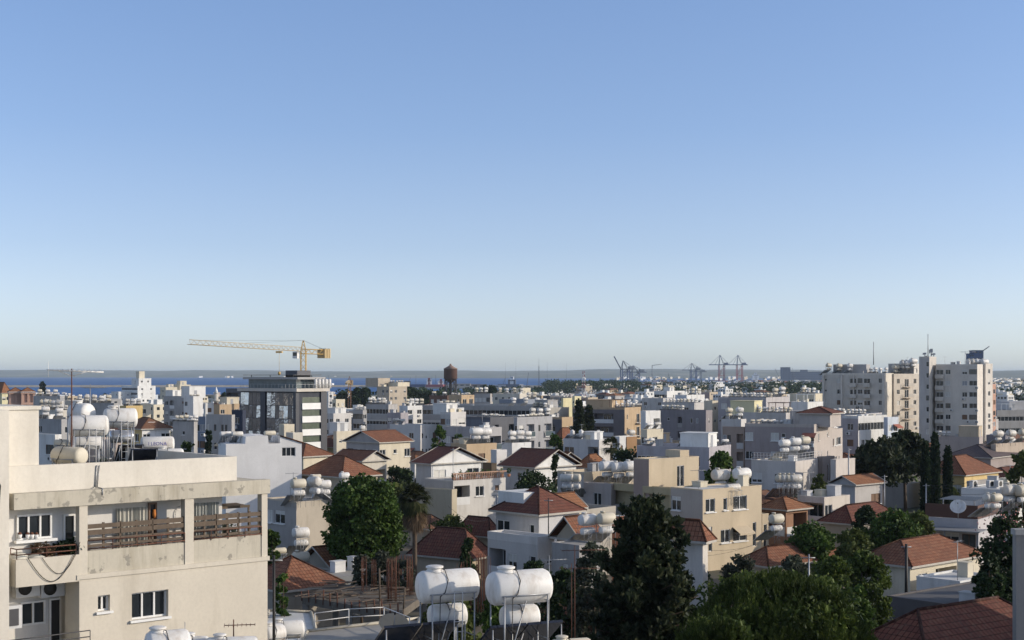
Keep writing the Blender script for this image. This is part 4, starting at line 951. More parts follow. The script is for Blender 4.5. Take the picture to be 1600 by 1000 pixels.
for i in range(9):
    q = lb['M'] @ Vector((.6+i*1.1, .7, z)); o = thing('potted_plant', '%s potted plant from the left behind the terrace balustrade' % ORD[i], 'potted plant', q, 0, 'pots on the villa terrace')
    mb = MB(); mb.lathe((0, 0, 0), (0, 0, 1), [(0, .16), (.35, .22), (.36, .17)], 8); mb.build('pot', plain('terracotta', (.40, .17, .08), .8), o)
    Vv, Ff = leaves([(0, 0, .6+.1*(i % 3), .28, .28, .3+.2*(i % 3 == 1))], 50, .16, i+40); link('leaves', npmesh('leaves', Vv, Ff, LG['broad']), o)
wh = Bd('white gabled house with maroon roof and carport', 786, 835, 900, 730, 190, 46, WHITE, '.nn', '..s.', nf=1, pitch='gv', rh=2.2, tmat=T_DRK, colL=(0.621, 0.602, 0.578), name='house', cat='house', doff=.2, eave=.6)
Bd('small lean-to gable behind the maroon roof', 812, 868, 908, 726, 205, 46, WHITE, '', '', nf=0, pitch='gv', rh=1.7, tmat=T_RED, name='house', cat='house')
Bd('orange hip roofed bungalow', 903, 921, 950, 731, 205, 42, WHITE, '', 'w', nf=1, pitch='hip', rh=1.9, tmat=T_ORG, name='house', cat='house')
Bd('low red roof bungalow behind the grey flats', 868, 878, 898, 686, 300, 42, BEIGE, '', 'w', nf=1, pitch='hip', rh=2.4, tmat=T_RED, name='house', cat='house')
b = Bd('white villa block with deep verandas', 880, 936, 968, 687, 240, 50, (0.655, 0.636, 0.610), 'W.b', 'w.b', nf=2, maxlen=14, stair=(.3, .3, 2.5, 2.5, 1.6, WHITE)); row(b, 2, (.2, .85), (.2, .6), 'vert', .9)
b = Bd('white house with brown panel wall', 957, 968, 995, 682, 235, 44, WHITE, 't', 'n...', nf=2)
mb = MB(); mb.box(b['U']*.38, -.12, b['z']-3.2, b['U']-.1, -.03, b['z']-.1); mb.build('brown_panel', wall((.36, .22, .12), .2), b['root'], b['MM'])
b = Bd('wide grey two storey block with red shutters', 995, 1108, 1142, 699, 195, 62, (.42, .40, .42), 'WWs.b.w.', 'w', nf=3, maxlen=24, stair=(.35, .12, 3.6, 4.2, 2.2, WHITE)); row(b, 4, (.4, .5), (.4, .15), 'hot', 1.1); row(b, 2, (.3, .98), (.3, .9), 'full'); row(b, 3, (.9, .3), (.9, .05), 'hot')
b = Bd('low beige block with two tank pairs', 871, 912, 994, 738, 150, 45, BEIGE, '', '', nf=0, maxlen=14, roof='g', par=.3, colL=(.45, .42, .40)); 
tank_at(886, 740, 144, 0, 'first white tank of the pair above beige roof', 'full', .95, rz=-20, group='pair above beige roof'); tank_at(897, 740, 144, 0, 'second white tank of the pair above beige roof', 'full', .95, rz=-20, group='pair above beige roof')
for i, (px, yy) in enumerate(((949, 720), (967, 722), (986, 720))): tank_at(px, yy, 150, 0, '%s large white tank left of the tan tower' % ORD[i], 'big', 1.0, group='tanks left of the tan tower')
# tan apartment building
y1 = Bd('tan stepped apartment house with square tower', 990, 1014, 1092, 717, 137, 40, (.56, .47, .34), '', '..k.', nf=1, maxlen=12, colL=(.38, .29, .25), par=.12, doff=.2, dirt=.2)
wing(y1, y1['U']*.66, .3, 1.3, 2.0, y1['z']-.2, y1['z']+.65, (.56, .47, .34)); 
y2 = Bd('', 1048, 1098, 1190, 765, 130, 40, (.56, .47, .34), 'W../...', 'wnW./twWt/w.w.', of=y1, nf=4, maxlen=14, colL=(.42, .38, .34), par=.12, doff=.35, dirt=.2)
Bd('', 1004, 1048, 1052, 763, 134.5, 40, (.45, .38, .24), 'bb/bb', '', of=y1, nf=3, maxlen=9, par=.12, doff=.3, bal=(.42, .36, .30))
Bd('', 912, 955, 962, 756, 143, 52, (.42, .38, .36), '.W.', '', of=y1, nf=3, par=.12, doff=.5)
Bd('', 950, 992, 996, 758, 141, 40, (.45, .38, .24), 'bb', '', of=y1, nf=3, par=.12, doff=.3, bal=(.3, .27, .25))
Bd('', 1188, 1191, 1201, 803, 139, 40, (.56, .47, .34), '', 't', of=y1, nf=2, par=.12)
for i, (px, yy, k) in enumerate(((1126, 733, 'big'), (1159, 731, 'big'))): tank_at(px, yy, 138, 0, '%s double white tank beside leafy roof tree' % ORD[i], k, 1.0, group='double tanks on the tan house')
tank_at(1146, 756, 133, 0, 'low white tank lying on the tan roof edge', 'hot', 1.1)
# terrace house in the centre
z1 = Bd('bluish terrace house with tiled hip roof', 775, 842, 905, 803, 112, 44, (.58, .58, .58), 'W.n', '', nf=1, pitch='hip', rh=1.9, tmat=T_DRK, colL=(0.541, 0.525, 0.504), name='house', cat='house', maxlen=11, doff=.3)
Bd('', 762, 840, 866, 839, 107, 44, (0.693, 0.673, 0.645), 'bbk.u', '.u', of=z1, nf=2, par=.6, maxlen=9, roof='g', colL=(0.586, 0.569, 0.546))
wing(z1, .5, z1['V']*.45, 3.2, 3.0, z1['z'], z1['z']+1.5, WHITE)
Bd('sunny side wing with orange roof slope', 838, 870, 908, 796, 120, 44, CREAM, '', '', nf=0, pitch='gu', rh=1.2, tmat=T_ORG, name='house', cat='house', maxlen=7)
b = Bd('small grey store with blank shutter', 862, 908, 962, 797, 125, 50, (.40, .37, .32), '..', '', nf=0, par=.5, roof='g', maxlen=9)
Bd('brick red lean-to with steep tiles', 870, 905, 935, 842, 106, 44, BEIGE, '', '', nf=0, pitch='gu', rh=1.6, tmat=T_RED, maxlen=6, name='shed', cat='shed')
Bd('grey flat shed under the twin tanks', 862, 905, 938, 852, 101, 44, (.34, .33, .32), 'n', '', nf=1, roof='g', maxlen=5, par=.1, name='shed', cat='shed')
for i, (px, yy) in enumerate(((918, 803), (947, 801))): tank_at(px, yy, 104, 0, ('left', 'right')[i]+' one of twin tanks over the steep tiles', 'full', .95, group='twin tanks over the tiles')
Bd('tiled chimney wall behind the dark conifer', 962, 968, 987, 806, 112, 44, (.36, .16, .09), '', '', nf=0, maxlen=3, name='wall', cat='wall', par=.05)
h = Bd('maroon tiled bungalow between palm and terrace house', 646, 733, 764, 873, 124, 56, BEIGE, '', '', nf=0, pitch='hip', rh=2.4, tmat=T_DRK, name='house', cat='house', maxlen=13)
Bd('second maroon roof behind the bungalow', 718, 765, 778, 838, 142, 50, BEIGE, '', '', nf=0, pitch='hip', rh=1.8, tmat=T_DRK, name='house', cat='house')
Bd('small brown roof by the palm trunk', 640, 672, 700, 826, 150, 45, (.4, .35, .28), '', '', nf=0, pitch='hip', rh=1.3, tmat=T_BRN, name='house', cat='house')
Bd('red tiled roof low behind two large tanks', 838, 922, 962, 985, 82, 52, (.32, .3, .28), '', '', nf=0, pitch='hip', rh=2.2, tmat=T_RED, name='house', cat='house', maxlen=9)
Bd('pale stucco house half hidden by the conifer', 1030, 1098, 1106, 845, 92, 58, (.58, .55, .50), '', '', nf=0, pitch='hip', rh=1.3, tmat=T_RED, name='house', cat='house', maxlen=5)
# right middle
aa = Bd('white one storey house with flat white eave', 1246, 1288, 1328, 777, 150, 42, (.66, .60, .52), 'b', 'w..', nf=1, par=.2, roof='w', name='house', cat='house', doff=.3)
bb = Bd('red awning veranda of the white eave house', 1190, 1228, 1262, 796, 146, 42, (.34, .2, .13), 'b', 'b', nf=1, pitch='hip', rh=1.1, tmat=T_ORG, name='veranda', cat='veranda', doff=.1)
for i, px in enumerate((1222, 1229, 1236, 1243)): tank_at(px, 741, 156, 0, '%s tank of the tight row over the red awning' % ORD[i], 'full', 1.0, rz=20, group='tight row over the red awning')
tank_at(1213, 803, 126, 0, 'single white tank on thin stand by tan wall', 'full', .95)
cc = Bd('pale garage house with grey gable', 1300, 1336, 1379, 757, 178, 42, (.5, .48, .46), '', '.W', nf=1, pitch='gu', rh=1.0, tmat=T_ORG, name='house', cat='house')
Bd('grey blue blank house behind the umbrella pine', 1378, 1416, 1438, 756, 200, 48, (0.419, 0.407, 0.390), '', '', nf=0)
Bd('dark red roof between the leafy trees', 1286, 1330, 1402, 818, 138, 45, STONE, '', '', nf=0, pitch='hip', rh=1.6, tmat=T_DRK, name='house', cat='house', maxlen=12)
Bd('long red brown roof behind the grey olive', 1158, 1200, 1320, 884, 113, 38, STONE, '', '', nf=0, pitch='hip', rh=1.3, tmat=T_RED, name='house', cat='house', maxlen=16)
eh = Bd('cream villa with broad tiled hip roof', 1340, 1422, 1532, 884, 108, 42, CREAM, '', 'wbw', nf=1, pitch='hip', rh=1.6, tmat=T_RED, name='villa', cat='villa', maxlen=13, doff=.2)
Bd('', 1432, 1500, 1556, 908, 103, 42, WHITE, 'k.W', '', of=eh, nf=1, par=.15, maxlen=7)
tank_at(1458, 846, 118, 0, 'white cylinder lying behind the broad hip ridge', 'hot', 1.2)
cn = Bd('low white house under a long steel canopy', 1444, 1528, 1562, 812, 135, 56, (.5, .48, .48), 'kWw', '', nf=1, roof='g', maxlen=13, name='house', cat='house', par=.6)
mb = MB(); z = cn['z']; mb.box(-3.0, -1.0, z-.95, -.05, cn['V']*.95, z-.85)
for y in (-.8, cn['V']*.45, cn['V']*.92): mb.tube((-2.8, y, 0), (-2.8, y, z-.95), .06)
mb.build('canopy', M_galv, cn['root'], cn['MM'])
mb = MB(); mb.box(.3, .2, z, .38, cn['V'], z+1.3); mb.box(.3, .1, z, cn['U'], .2, z+1.3); mb.build('roof_screen', plain('brown_screen', (.10, .05, .035), .8), cn['root'], cn['MM'])
wb = Bd('white flat roofed block above the canopy', 1502, 1578, 1640, 766, 150, 50, WHITE, '..b', '', nf=1, maxlen=12, par=.15)
tank_at(1578, 756, 148, 0, 'large white tank at the edge of flat roof', 'big', 1.1); tank_at(1598, 757, 148, 0, 'cut off white tank beside the large one', 'big', 1.1)
for i, px in enumerate((1546, 1556)): tank_at(px, 771, 130, 0, ('first', 'second')[i]+' tank of the close pair above brown screen', 'full', .85, group='close pair above the screen')
for i, (px, kx) in enumerate(((1521, 0), (1547, 1), (1561, 2))):
    p = P(px, 761, 147); o = thing('rooftop_condenser', ('cream', 'grey', 'small dark')[i]+' air conditioner box on the white flat roof', 'air conditioner', p, R(40), 'condensers on the white roof')
    mb = MB(); mb.box(-.45, -.2, 0, .45, .2, .7); mb.build('casing', M_steel, o); mb = MB(); mb.lathe((0, -.201, .35), (0, -1, 0), [(0, .28), (.02, .28)], 12); mb.build('fan_grille', M_blk, o)
q = P(1497, 785, 134); dish((q.x, q.y, q.z-1.6), R(-20), .75, 'white dish left of the flat roofed block')
rd = Bd('black felt flat roof below the villa', 1386, 1572, 1700, 957, 84, 40, (.16, .15, .15), '', '', nf=0, par=.1, roof='d', maxlen=16, name='outbuilding', cat='outbuilding')
tank_at(1544, 897, 92, 0, 'white tank on rusty frame over black felt', 'full', 1.0)
fr = Bd('long dark tiled roof at the bottom edge', 1300, 1452, 1690, 1060, 60, 36, (.25, .2, .18), '', '', nf=0, pitch='hip', rh=2.3, tmat=T_DRK, name='house', cat='house', maxlen=14)
# right edge pilaster of the near building
c = P(1588, 836, 55); o = thing('corner_pier', 'pale grey brick pier cut by the frame edge', 'pier', (c.x, c.y, 0), R(4)); mb = MB(); mb.box(0, 0, 0, 1.5, .35, c.z); mb.build('wall', wall((.30, .29, .28)), o)
mb = MB(); mb.box(-.05, -.05, c.z, 1.55, .4, c.z+.22); mb.build('coping', wall((.4, .4, .4)), o)
# white blank party wall with stepped outline
p0 = P(353, 694, 165); t = thing('stepped_party_wall_house', 'white blank stepped party wall house with one window', 'house', (p0.x, p0.y, 0), R(21))
out = [(353, 1200), (473, 1200), (473, 694), (438, 682), (438, 693), (420, 693), (419, 682), (400, 681), (384, 683), (383, 694), (353, 694)]
k = 165/FP; pts = [((x-353)*k*1.0, max(0, CZ-(y-HY)*k)) for x, y in out]; mb = MB(); n = len(pts)
w0, w1_, s0, s1 = (441-353)*k, (463-353)*k, CZ-(715-HY)*k, CZ-(701-HY)*k
# front as strips so the window is a real recess
W_ = (473-353)*k; H0 = CZ-(694-HY)*k
wallface(mb, (0, 0), (1, 0), (0, -1), W_, 0, H0, [(w0, w1_, s0, s1, .2)])
up = [pts[2], pts[3], pts[4], pts[5], pts[6], pts[7], pts[8], pts[9]]
mb.poly([(pts[5][0], 0, H0), (pts[6][0], 0, pts[6][1]), (pts[7][0], 0, pts[7][1]), (pts[8][0], 0, pts[8][1]), (pts[9][0], 0, H0)]); mb.poly([(pts[2][0], 0, H0), (pts[3][0], 0, pts[3][1]), (pts[4][0], 0, H0)])
for i in range(n):
    a, c_ = pts[i], pts[(i+1) % n]; mb.poly([(a[0], 0, a[1]), (c_[0], 0, c_[1]), (c_[0], 5.5, c_[1]), (a[0], 5.5, a[1])])
mb.poly([(x, 5.5, z) for x, z in reversed(pts)]); mb.build('wall', wall((.80, .79, .77), .12), t)
wo = link('window', win_mesh(w1_-w0, s1-s0, 2, M_glass, M_fr, 'pane'), t, Matrix.Translation(((w0+w1_)/2, .185, s0))); link('frame', win_mesh(w1_-w0, s1-s0, 2, M_glass, M_fr, 'frame'), wo)
mb = MB(); a, c_ = pts[3], pts[2]; mb.poly([(a[0], -.1, a[1]+.03), (c_[0]+.2, -.1, c_[1]+.03), (c_[0]+.2, 5.6, c_[1]+.03), (a[0], 5.6, a[1]+.03)]); mb.tube((a[0], -.08, a[1]), (c_[0]+.2, -.08, c_[1]), .09); mb.build('roof', T_RED, t)
for i, (px, yy, D) in enumerate(((353, 674, 168), (371, 674, 168), (422, 673, 168))): tank_at(px, yy, D, 0, ('left', 'middle', 'right')[i]+' slim boiler on top of the white stepped wall', 'hot', .95, group='boilers on the stepped wall')
# beige block right of the left building
b3 = Bd('beige blank walled block below white wall', 412, 463, 560, 784, 140, 42, (.52, .46, .37), 'sW./.W.', '', nf=2, maxlen=13, par=.15, roof='g', colL=(.40, .38, .36), doff=.6)
tank_at(466, 748, 140, 0, 'single high tank on the beige block', 'full', 1.05); tank_at(491, 744, 142, 0, 'bright tank of the beige block cluster', 'full', 1.1, rz=-50); tank_at(507, 750, 144, 0, 'small tank of the beige block cluster', 'full', .9)
b = Bd('low beige yard wall with fallen tank', 405, 450, 470, 864, 124, 42, (.45, .42, .36), '', '', nf=0, par=.1, roof='g', maxlen=8, name='yard_building', cat='outbuilding'); tank_at(436, 856, 120, 0, 'white drum lying on the yard wall', 'hot', .9)
tank_at(470, 824, 122, 0, 'white tank on tall stand before beige wall', 'full', 1.0); tank_at(470, 862, 112, 0, 'blue white tank low behind tiled roofs', 'full', .95)
Bd('small gable house with orange tiles behind rubble', 472, 518, 588, 887, 112, 44, (.38, .34, .28), '', '', nf=0, pitch='gu', rh=1.5, tmat=T_ORG, name='house', cat='house', maxlen=10)
Bd('rusty tiled bungalow beside the tall building', 380, 440, 530, 922, 98, 42, (.40, .36, .30), '', '', nf=0, pitch='hip', rh=1.9, tmat=T_RED, name='house', cat='house', maxlen=11)
Bd('grey tin roofed lean-to by the rubble', 480, 520, 600, 902, 104, 42, (.2, .21, .22), '', '', nf=0, roof='g', par=.05, maxlen=8, name='shed', cat='shed')

# ------------------------------------------------------------------ the near apartment building on the left
O_ = P(22, 772, 44.0); th = R(42); Mn = Matrix.Translation((O_.x, O_.y, 0)) @ Matrix.Rotation(th, 4, 'Z'); Mi = Mn.inverted()
def UZ(px, py, v=0.0):
    """local (u, z) on the plane y=v of the building frame seen at a pixel"""
    o = Mi @ Vector((0, 0, CZ)); d = Mi.to_3x3() @ Vector(((px-800)/FP, 1, -(py-HY)/FP)); t = (v-o.y)/d.y; q = o+d*t; return q.x, q.z
nb = thing('apartment_building', 'large weathered cream apartment building with pallet railed balconies', 'apartment building', (O_.x, O_.y, ground_z(0, 40)), th)
NM = Matrix.Translation((0, 0, -ground_z(0, 40)))
Wn = wall((.63, .58, .485), .28); Wd = wall((.54, .50, .41), .65); Wl = wall((.70, .66, .58), .2); Ww = wall((.68, .66, .62), .2)
def nbp(mb, name, mats, parent=None): return mb.build(name, mats, parent or nb, NM if parent is None or parent == nb else None)
zT = UZ(22, 772)[1]; zB = UZ(22, 797)[1]; UR = UZ(418, 760)[0]; u1, _ = UZ(124, 850); u2, _ = UZ(137, 850); u3, _ = UZ(289, 850); u4, _ = UZ(303, 850); u5, _ = UZ(409, 850)
zbal = UZ(130, 905)[1]; zs = zbal+.15; RB = .85    # recess depth
zp = UZ(140, 861)[1]
# lower main wall with two windows, and the wall above them
sw = [UZ(153, 929)[0], UZ(172, 929)[0], UZ(162, 955)[1], UZ(162, 930)[1]]; lw = [UZ(206, 925)[0], UZ(263, 925)[0], UZ(234, 966)[1], UZ(234, 924)[1]]
mb = MB(); wallface(mb, (u1, 0), (1, 0), (0, -1), UR-u1, 3, zbal, [(sw[0]-u1, sw[1]-u1, sw[2], sw[3], .22), (lw[0]-u1, lw[1]-u1, lw[2], lw[3], .22)])
mb.poly([(UR, 0, 3), (UR, 9, 3), (UR, 9, zbal), (UR, 0, zbal)]); mb.poly([(u1, 0, 3), (u1, RB+.5, 3), (u1, RB+.5, zbal), (u1, 0, zbal)])
mb.box(u1-.1, -.05, zbal, UR+.06, RB, zs)       # balcony slab edge
nbp(mb, 'wall', Wn)
for (a, b_, c_, d_), mu in ((sw, 1), (lw, 2)):
    wo = link('window', win_mesh(b_-a, d_-c_, mu, M_glass, M_fr, 'pane'), nb, NM @ Matrix.Translation(((a+b_)/2, .205, c_))); link('frame', win_mesh(b_-a, d_-c_, mu, M_glass, M_fr, 'frame'), wo); link('sill', win_mesh(b_-a, d_-c_, 0, M_glass, M_white, 'sill'), wo)
# upper storey: pillars, parapets, recess walls
mb = MB()
for a, b_ in ((u1, u2), (u3, u4), (u5, UR)): mb = MB(); mb.box(a, 0, zs, b_, .28, zB); nbp(mb, 'pillar', Wn)
for a, b_, dz in ((u2, u3, 0), (u4, u5, .05)):
    mb = MB(); mb.box(a+.01, .03, zs, b_-.01, .16, zp+dz); nbp(mb, 'balcony_parapet', Wd)
uo = UZ(347, 800, RB)[0]; mb = MB(); mb.box(u1, RB, zs, uo, RB+.2, zB); mb.box(u1, RB+.2, zs, uo, 9, zB); mb.box(u1, RB+.2, 3, UR-.02, 9, zs-.15); nbp(mb, 'rear_wall', Ww)
# fascia beam and roof slab
mb = MB(); mb.box(-.02, -.05, zB, UR+.08, .35, zT); mb.box(-.02, .352, zB+.02, UR+.08, 9, zT-.05); nbp(mb, 'fascia_beam', Wd)
# flush roof screed mound seen on the fascia
# parapet above
zpt = UZ(57, 727, .6)[1]; uL = UZ(12, 740, .6)[0]; uPR = UZ(370, 735, .6)[0]
mb = MB(); mb.box(uL, .6, zT-.049, uPR, .75, zpt); mb.box(uPR-.15, .751, zT-.049, uPR, 8.8, zpt); nbp(mb, 'roof_parapet', Wl)
# stair tower at the left
zt2 = UZ(60, 634, .75)[1]; uA = UZ(-30, 700, .75)[0]; uB = UZ(61, 700, .75)[0]
mb = MB(); mb.box(uA, .762, zT-.05, uB, 4.2, zt2-.12); mb.box(uA-.1, .70, zt2-.12, uB+.06, 4.3, zt2); nbp(mb, 'stair_tower', Wl)
mb = MB(); x_ = UZ(12, 700, .7)[0]; mb.box(uA-1, -.02, 3, x_-.25, 6, zt2-.1); nbp(mb, 'side_wing', Wl)
# left balcony (projecting box with its own side) at the upper floor
ub0, zb1 = UZ(22, 872, -.02); zpa = UZ(25, 875)[1]
mb = MB(); mb.box(.05, -.02, zbal-.05, u1-.005, .10, zpa); mb.box(.05, .101, zbal-.05, .17, RB, zpa); mb.box(.171, .101, zbal-.05, u1-.005, RB, zs-.02); nbp(mb, 'balcony_parapet', Wn)
def opening(px0, px1, py0, py1, v, name, mu=1, fm=M_fr, gm=M_glass, parent=None):
    a, _ = UZ(px0, py0, v); b_, _ = UZ(px1, py0, v); _, c_ = UZ((px0+px1)/2, py1, v); _, d_ = UZ((px0+px1)/2, py0, v); c_ = max(c_, zs+.02 if name == 'glass_door' and py1 > 840 and py1 < 900 else c_)
    wo = link(name, win_mesh(b_-a, d_-c_, mu, gm, fm, 'pane'), nb, NM @ Matrix.Translation(((a+b_)/2, v-.01, c_))); link('frame', win_mesh(b_-a, d_-c_, mu, gm, fm, 'frame'), wo); return (a, b_, c_, d_)
# back wall behind the left balcony
vb = .7
mb = MB(); mb.box(-.35, vb, zs, u1+.02, vb+.2, zB); mb.box(-.6, -.0, 3, -.36, vb, zB); nbp(mb, 'balcony_back_wall', Ww)
a, b_, c_, d_ = opening(25, 80, 803, 842, vb, 'window', 2)
mb = MB(); mb.box(a-.08, vb-.22, c_-.09, b_+.12, vb-.005, c_-.003); nbp(mb, 'sill', M_white)
opening(98, 117, 803, 851, vb, 'glass_door', 0)
# doors, curtains in the two wide openings
def curtain(px0, px1, col=(.42, .41, .36)):
    a, _ = UZ(px0, 800, RB-.12); b_, _ = UZ(px1, 800, RB-.12); mb = MB(); n = 26
    P0 = [(a+(b_-a)*i/n, RB-.12+.05*math.sin(i*1.9)*(1 if i % 3 else .4)) for i in range(n+1)]
    for p, q in zip(P0, P0[1:]): mb.poly([(p[0], p[1], zs+.02), (q[0], q[1], zs+.02), (q[0], q[1], zB-.25), (p[0], p[1], zB-.25)], 0, True)
    nbp(mb, 'curtain', plain('curtain_cloth', col, .9, var=.12))
curtain(183, 230); curtain(303, 341, (.33, .34, .32)); opening(231, 244, 785, 850, RB-.03, 'door', 0, M_frb, M_blk)
mb = MB(); a, z_ = UZ(240, 805, RB-.06); mb.lathe((a, RB-.1, z_-.1), (0, 0, 1), [(0, .03), (.12, .07), (.3, .05)], 8); nbp(mb, 'wall_lamp', plain('orange_cloth', (.5, .17, .03), .8))
# arched white hoops
mb = MB()
for px0, px1, py in ((274, 300, 790), (290, 327, 787), (296, 330, 789)):
    a, _ = UZ(px0, py, .8); b_, _ = UZ(px1, py, .8); zt_ = UZ(px0, py, .8)[1]; r_ = (b_-a)/2
    mb.path([((a+b_)/2-r_*math.cos(t*math.pi/12), .8, max(zp, zt_-r_+r_*math.sin(t*math.pi/12)*1.0)) for t in range(13)], .015); mb.tube((a, .8, zs), (a, .8, zt_-r_), .015)
nbp(mb, 'hoop_frame', M_steel)
# pallet fences on the parapets
g = random.Random(5)
for a, b_, lab in ((u2, u3, 'grey weathered pallet fence on the middle balcony'), (u4, u5, 'grey weathered pallet fence on the end balcony')):
    q = Mn @ Vector((a, .09, zp+.05)); t = thing('pallet_fence', lab, 'fence', q, th); L = b_-a; n = 3 if L > 3 else 3
    for k in range(4):
        mb = MB(); w_ = L/n
        for i in range(n): mb.box(w_*i+.01, -.05+g.uniform(-.01, .01), .06+k*.2+g.uniform(-.01, .01), w_*(i+1)-.02, -.02, .22+k*.2+g.uniform(-.015, .01) if k > 1 else .15+k*.2)
        mb.build('board', M_wood, t)
    for i in range(2*n+1):
        mb = MB(); mb.box(L*i/(2*n)-.03 if i else .0, -.018, 0, L*i/(2*n)+.04 if i < 2*n else L, .04, .84); mb.build('post', M_wood, t)
    mb = MB(); mb.tube((0, -.08, .02), (L, -.08, .02), .02); mb.tube((0, -.08, .28), (L, -.08, .28), .02)
    for i in range(5): mb.tube((L*i/4, -.08, -.05), (L*i/4, -.08, .28), .015)
    mb.build('rail', M_rust, t)
q = Mn @ Vector((u4+(u5-u4)*.72, .9, 0)); mb = MB(); mb.poly([(-.9, 0, 0), (.8, 0, .0), (.8, .9, .05), (-.9, .9, .05)]); mb.box(-.9, -.03, -.05, .8, 0, .04); mb.box(-.9, 0, -1.0, -.85, .05, 0); mb.box(.75, 0, -1.0, .8, .05, 0)
o = thing('wood_pile', 'stack of old boards leaning behind the end balcony fence', 'boards', (q.x, q.y, zp+1.0), th); mb.build('board', M_wood, o)
# iron railing, hanging cable and plants on the left balcony
def rail(name, pts, zz, hs, step, parent, mat=M_rust, r=.02):
    mb = MB()
    for h in hs: mb.path([(x, y, zz+h) for x, y in pts], r, 5)
    for (ax, ay), (bx, by) in zip(pts, pts[1:]):
        L = math.hypot(bx-ax, by-ay); n = max(1, int(L/step))
        for i in range(n+1): mb.tube((ax+(bx-ax)*i/n, ay+(by-ay)*i/n, zz), (ax+(bx-ax)*i/n, ay+(by-ay)*i/n, zz+hs[-1]), r*.8, n=4)
    return mb.build(name, mat, parent, NM)
rail('railing', [(.1, RB*.6), (.1, .04), (u1-.1, .04)], zpa, (.14, .32), .9, nb)
mb = MB(); mb.path([(UZ(42, 868)[0]+(u1-UZ(42, 868)[0])*t/14, -.06, zpa+.05-1.0*math.sin(math.pi*t/14)+.35*t/14) for t in range(15)], .013, 4)
mb.path([(UZ(65, 868)[0]+(u1-UZ(65, 868)[0])*t/14, -.05, zpa+.0-.7*math.sin(math.pi*t/14)+.3*t/14) for t in range(15)], .01, 4); nbp(mb, 'hanging_cable', M_blk)
for i, px in enumerate((31, 43, 50, 57)):
    u, z = UZ(px, 842, vb-.12); q = Mn @ Vector((u, vb-.12, 0)); o = thing('plant_pot', '%s little white pot from the left on the balcony window sill' % ORD[i], 'plant pot', (q.x, q.y, z), 0, 'pots on the balcony sill')
    mb = MB(); mb.lathe((0, 0, 0), (0, 0, 1), [(0, .05), (.13, .075), (.14, .06)], 8); mb.build('pot', M_white, o); mb = MB(); mb.lathe((0, 0, .1), (0, 0, 1), [(0, .05), (.08, .06), (.12, .02)], 6); mb.build('soil', M_rust, o)
for i, (px, k) in enumerate(((64, 'dead'), (100, 'dark'), (108, 'dark'))):
    u, z = UZ(px, 868, .45); q = Mn @ Vector((u, .45, 0)); o = thing('balcony_plant', ('dry brown', 'dark leafy', 'low dark')[i]+' plant growing over the left balcony parapet', 'plant', (q.x, q.y, zs), 0)
    hh = zpa+.2-zs; Vv, Ff = leaves([(0, 0, hh, .35, .2, .25), (.25, 0, hh-.05, .25, .2, .2)], 160, .09, 60+i); link('leaves', npmesh('leaves', Vv, Ff, LG[k]), o); mb = MB(); mb.lathe((0, 0, 0), (0, 0, 1), [(0, .15), (hh-.2, .2)], 8); mb.build('pot', plain('terracotta', (.40, .17, .08), .8), o)
u, z = UZ(28, 868, .5); q = Mn @ Vector((u, .5, 0)); o = thing('folded_blanket', 'white patterned blanket heap on the left balcony corner', 'blanket', (q.x, q.y, zpa-.05), th)
mb = MB(); mb.lathe((0, 0, -.3), (0, 0, 1), [(0, .3), (.3, .34), (.45, .28), (.52, .12)], 10); mb.lathe((.55, -.1, -.25), (0, 0, 1), [(0, .28), (.3, .3), (.38, .1)], 9); mb.build('cloth', plain('blanket_cloth', (.6, .58, .5), .9, var=.4, scale=14), o)
# lower left recess with air conditioners, window, door, railing
vr = 1.5; zf = UZ(60, 1030)[1]
mb = MB(); mb.box(-2.5, vr, 3, u1, vr+.2, zbal-.06); nbp(mb, 'recess_wall', Ww)
mb = MB(); mb.box(-1.5, -.3, zf-.2, u1-.01, vr-.01, zf); nbp(mb, 'balcony_slab', Wd)
opening(31, 70, 939, 976, vr, 'window', 1); opening(76, 98, 934, 1003, vr, 'door', 0, M_fr, M_blk); opening(98, 108, 936, 1002, vr-.25, 'glass_door', 0, M_fr, M_glass2)
for i, px in enumerate((42, 81)):
    u, z = UZ(px, 932, vr-.35); mb = MB(); mb.box(u-.4, vr-.45, z, u+.4, vr-.1, z+.55); ac = nbp(mb, 'air_conditioner', M_steel)
    mb = MB(); mb.lathe((u-.1, vr-.452, z+.28), (0, -1, 0), [(0, .22), (.02, .22), (.025, .04)], 14); mb.build('fan_grille', M_blk, ac)
u, z = UZ(10, 982, .3); mb = MB(); mb.box(u-.5, .1, z, u+.42, .6, z+.72); ac = nbp(mb, 'air_conditioner', M_steel); mb = MB(); mb.box(u-.25, .06, z+.1, u+.3, .098, z+.62); mb.build('grille', M_frd, ac)
rail('railing', [(-1.5, -.25), (u1+.25, -.25)], zf, (.55, .75), 1.0, nb, M_frd)
mb = MB(); x_ = UZ(12, 800, -.1)[0]; mb.path([(x_-.4, -.3, 3), (x_-.4, -.3, zB-.1), (x_-.3, -.2, zT+.3), (x_-.28, .4, zT+.75)], .05, 6); nbp(mb, 'drain_pipe', M_blk)
mb = MB(); a = UZ(147, 768, .55)[0]; zz = UZ(150, 728, .58)[1]
mb.path([(a, -.06, zT-.2), (a, -.06, zT+.02), (a+.05, .58, zT+.04), (a+.1, .58, zz), (a+.4, .8, zz+.05)], .02, 5); mb.path([(a+.12, .57, zT), (a+.2, .57, zz), (a+.5, .9, zz+.05)], .015, 5); nbp(mb, 'pipe', M_galv)
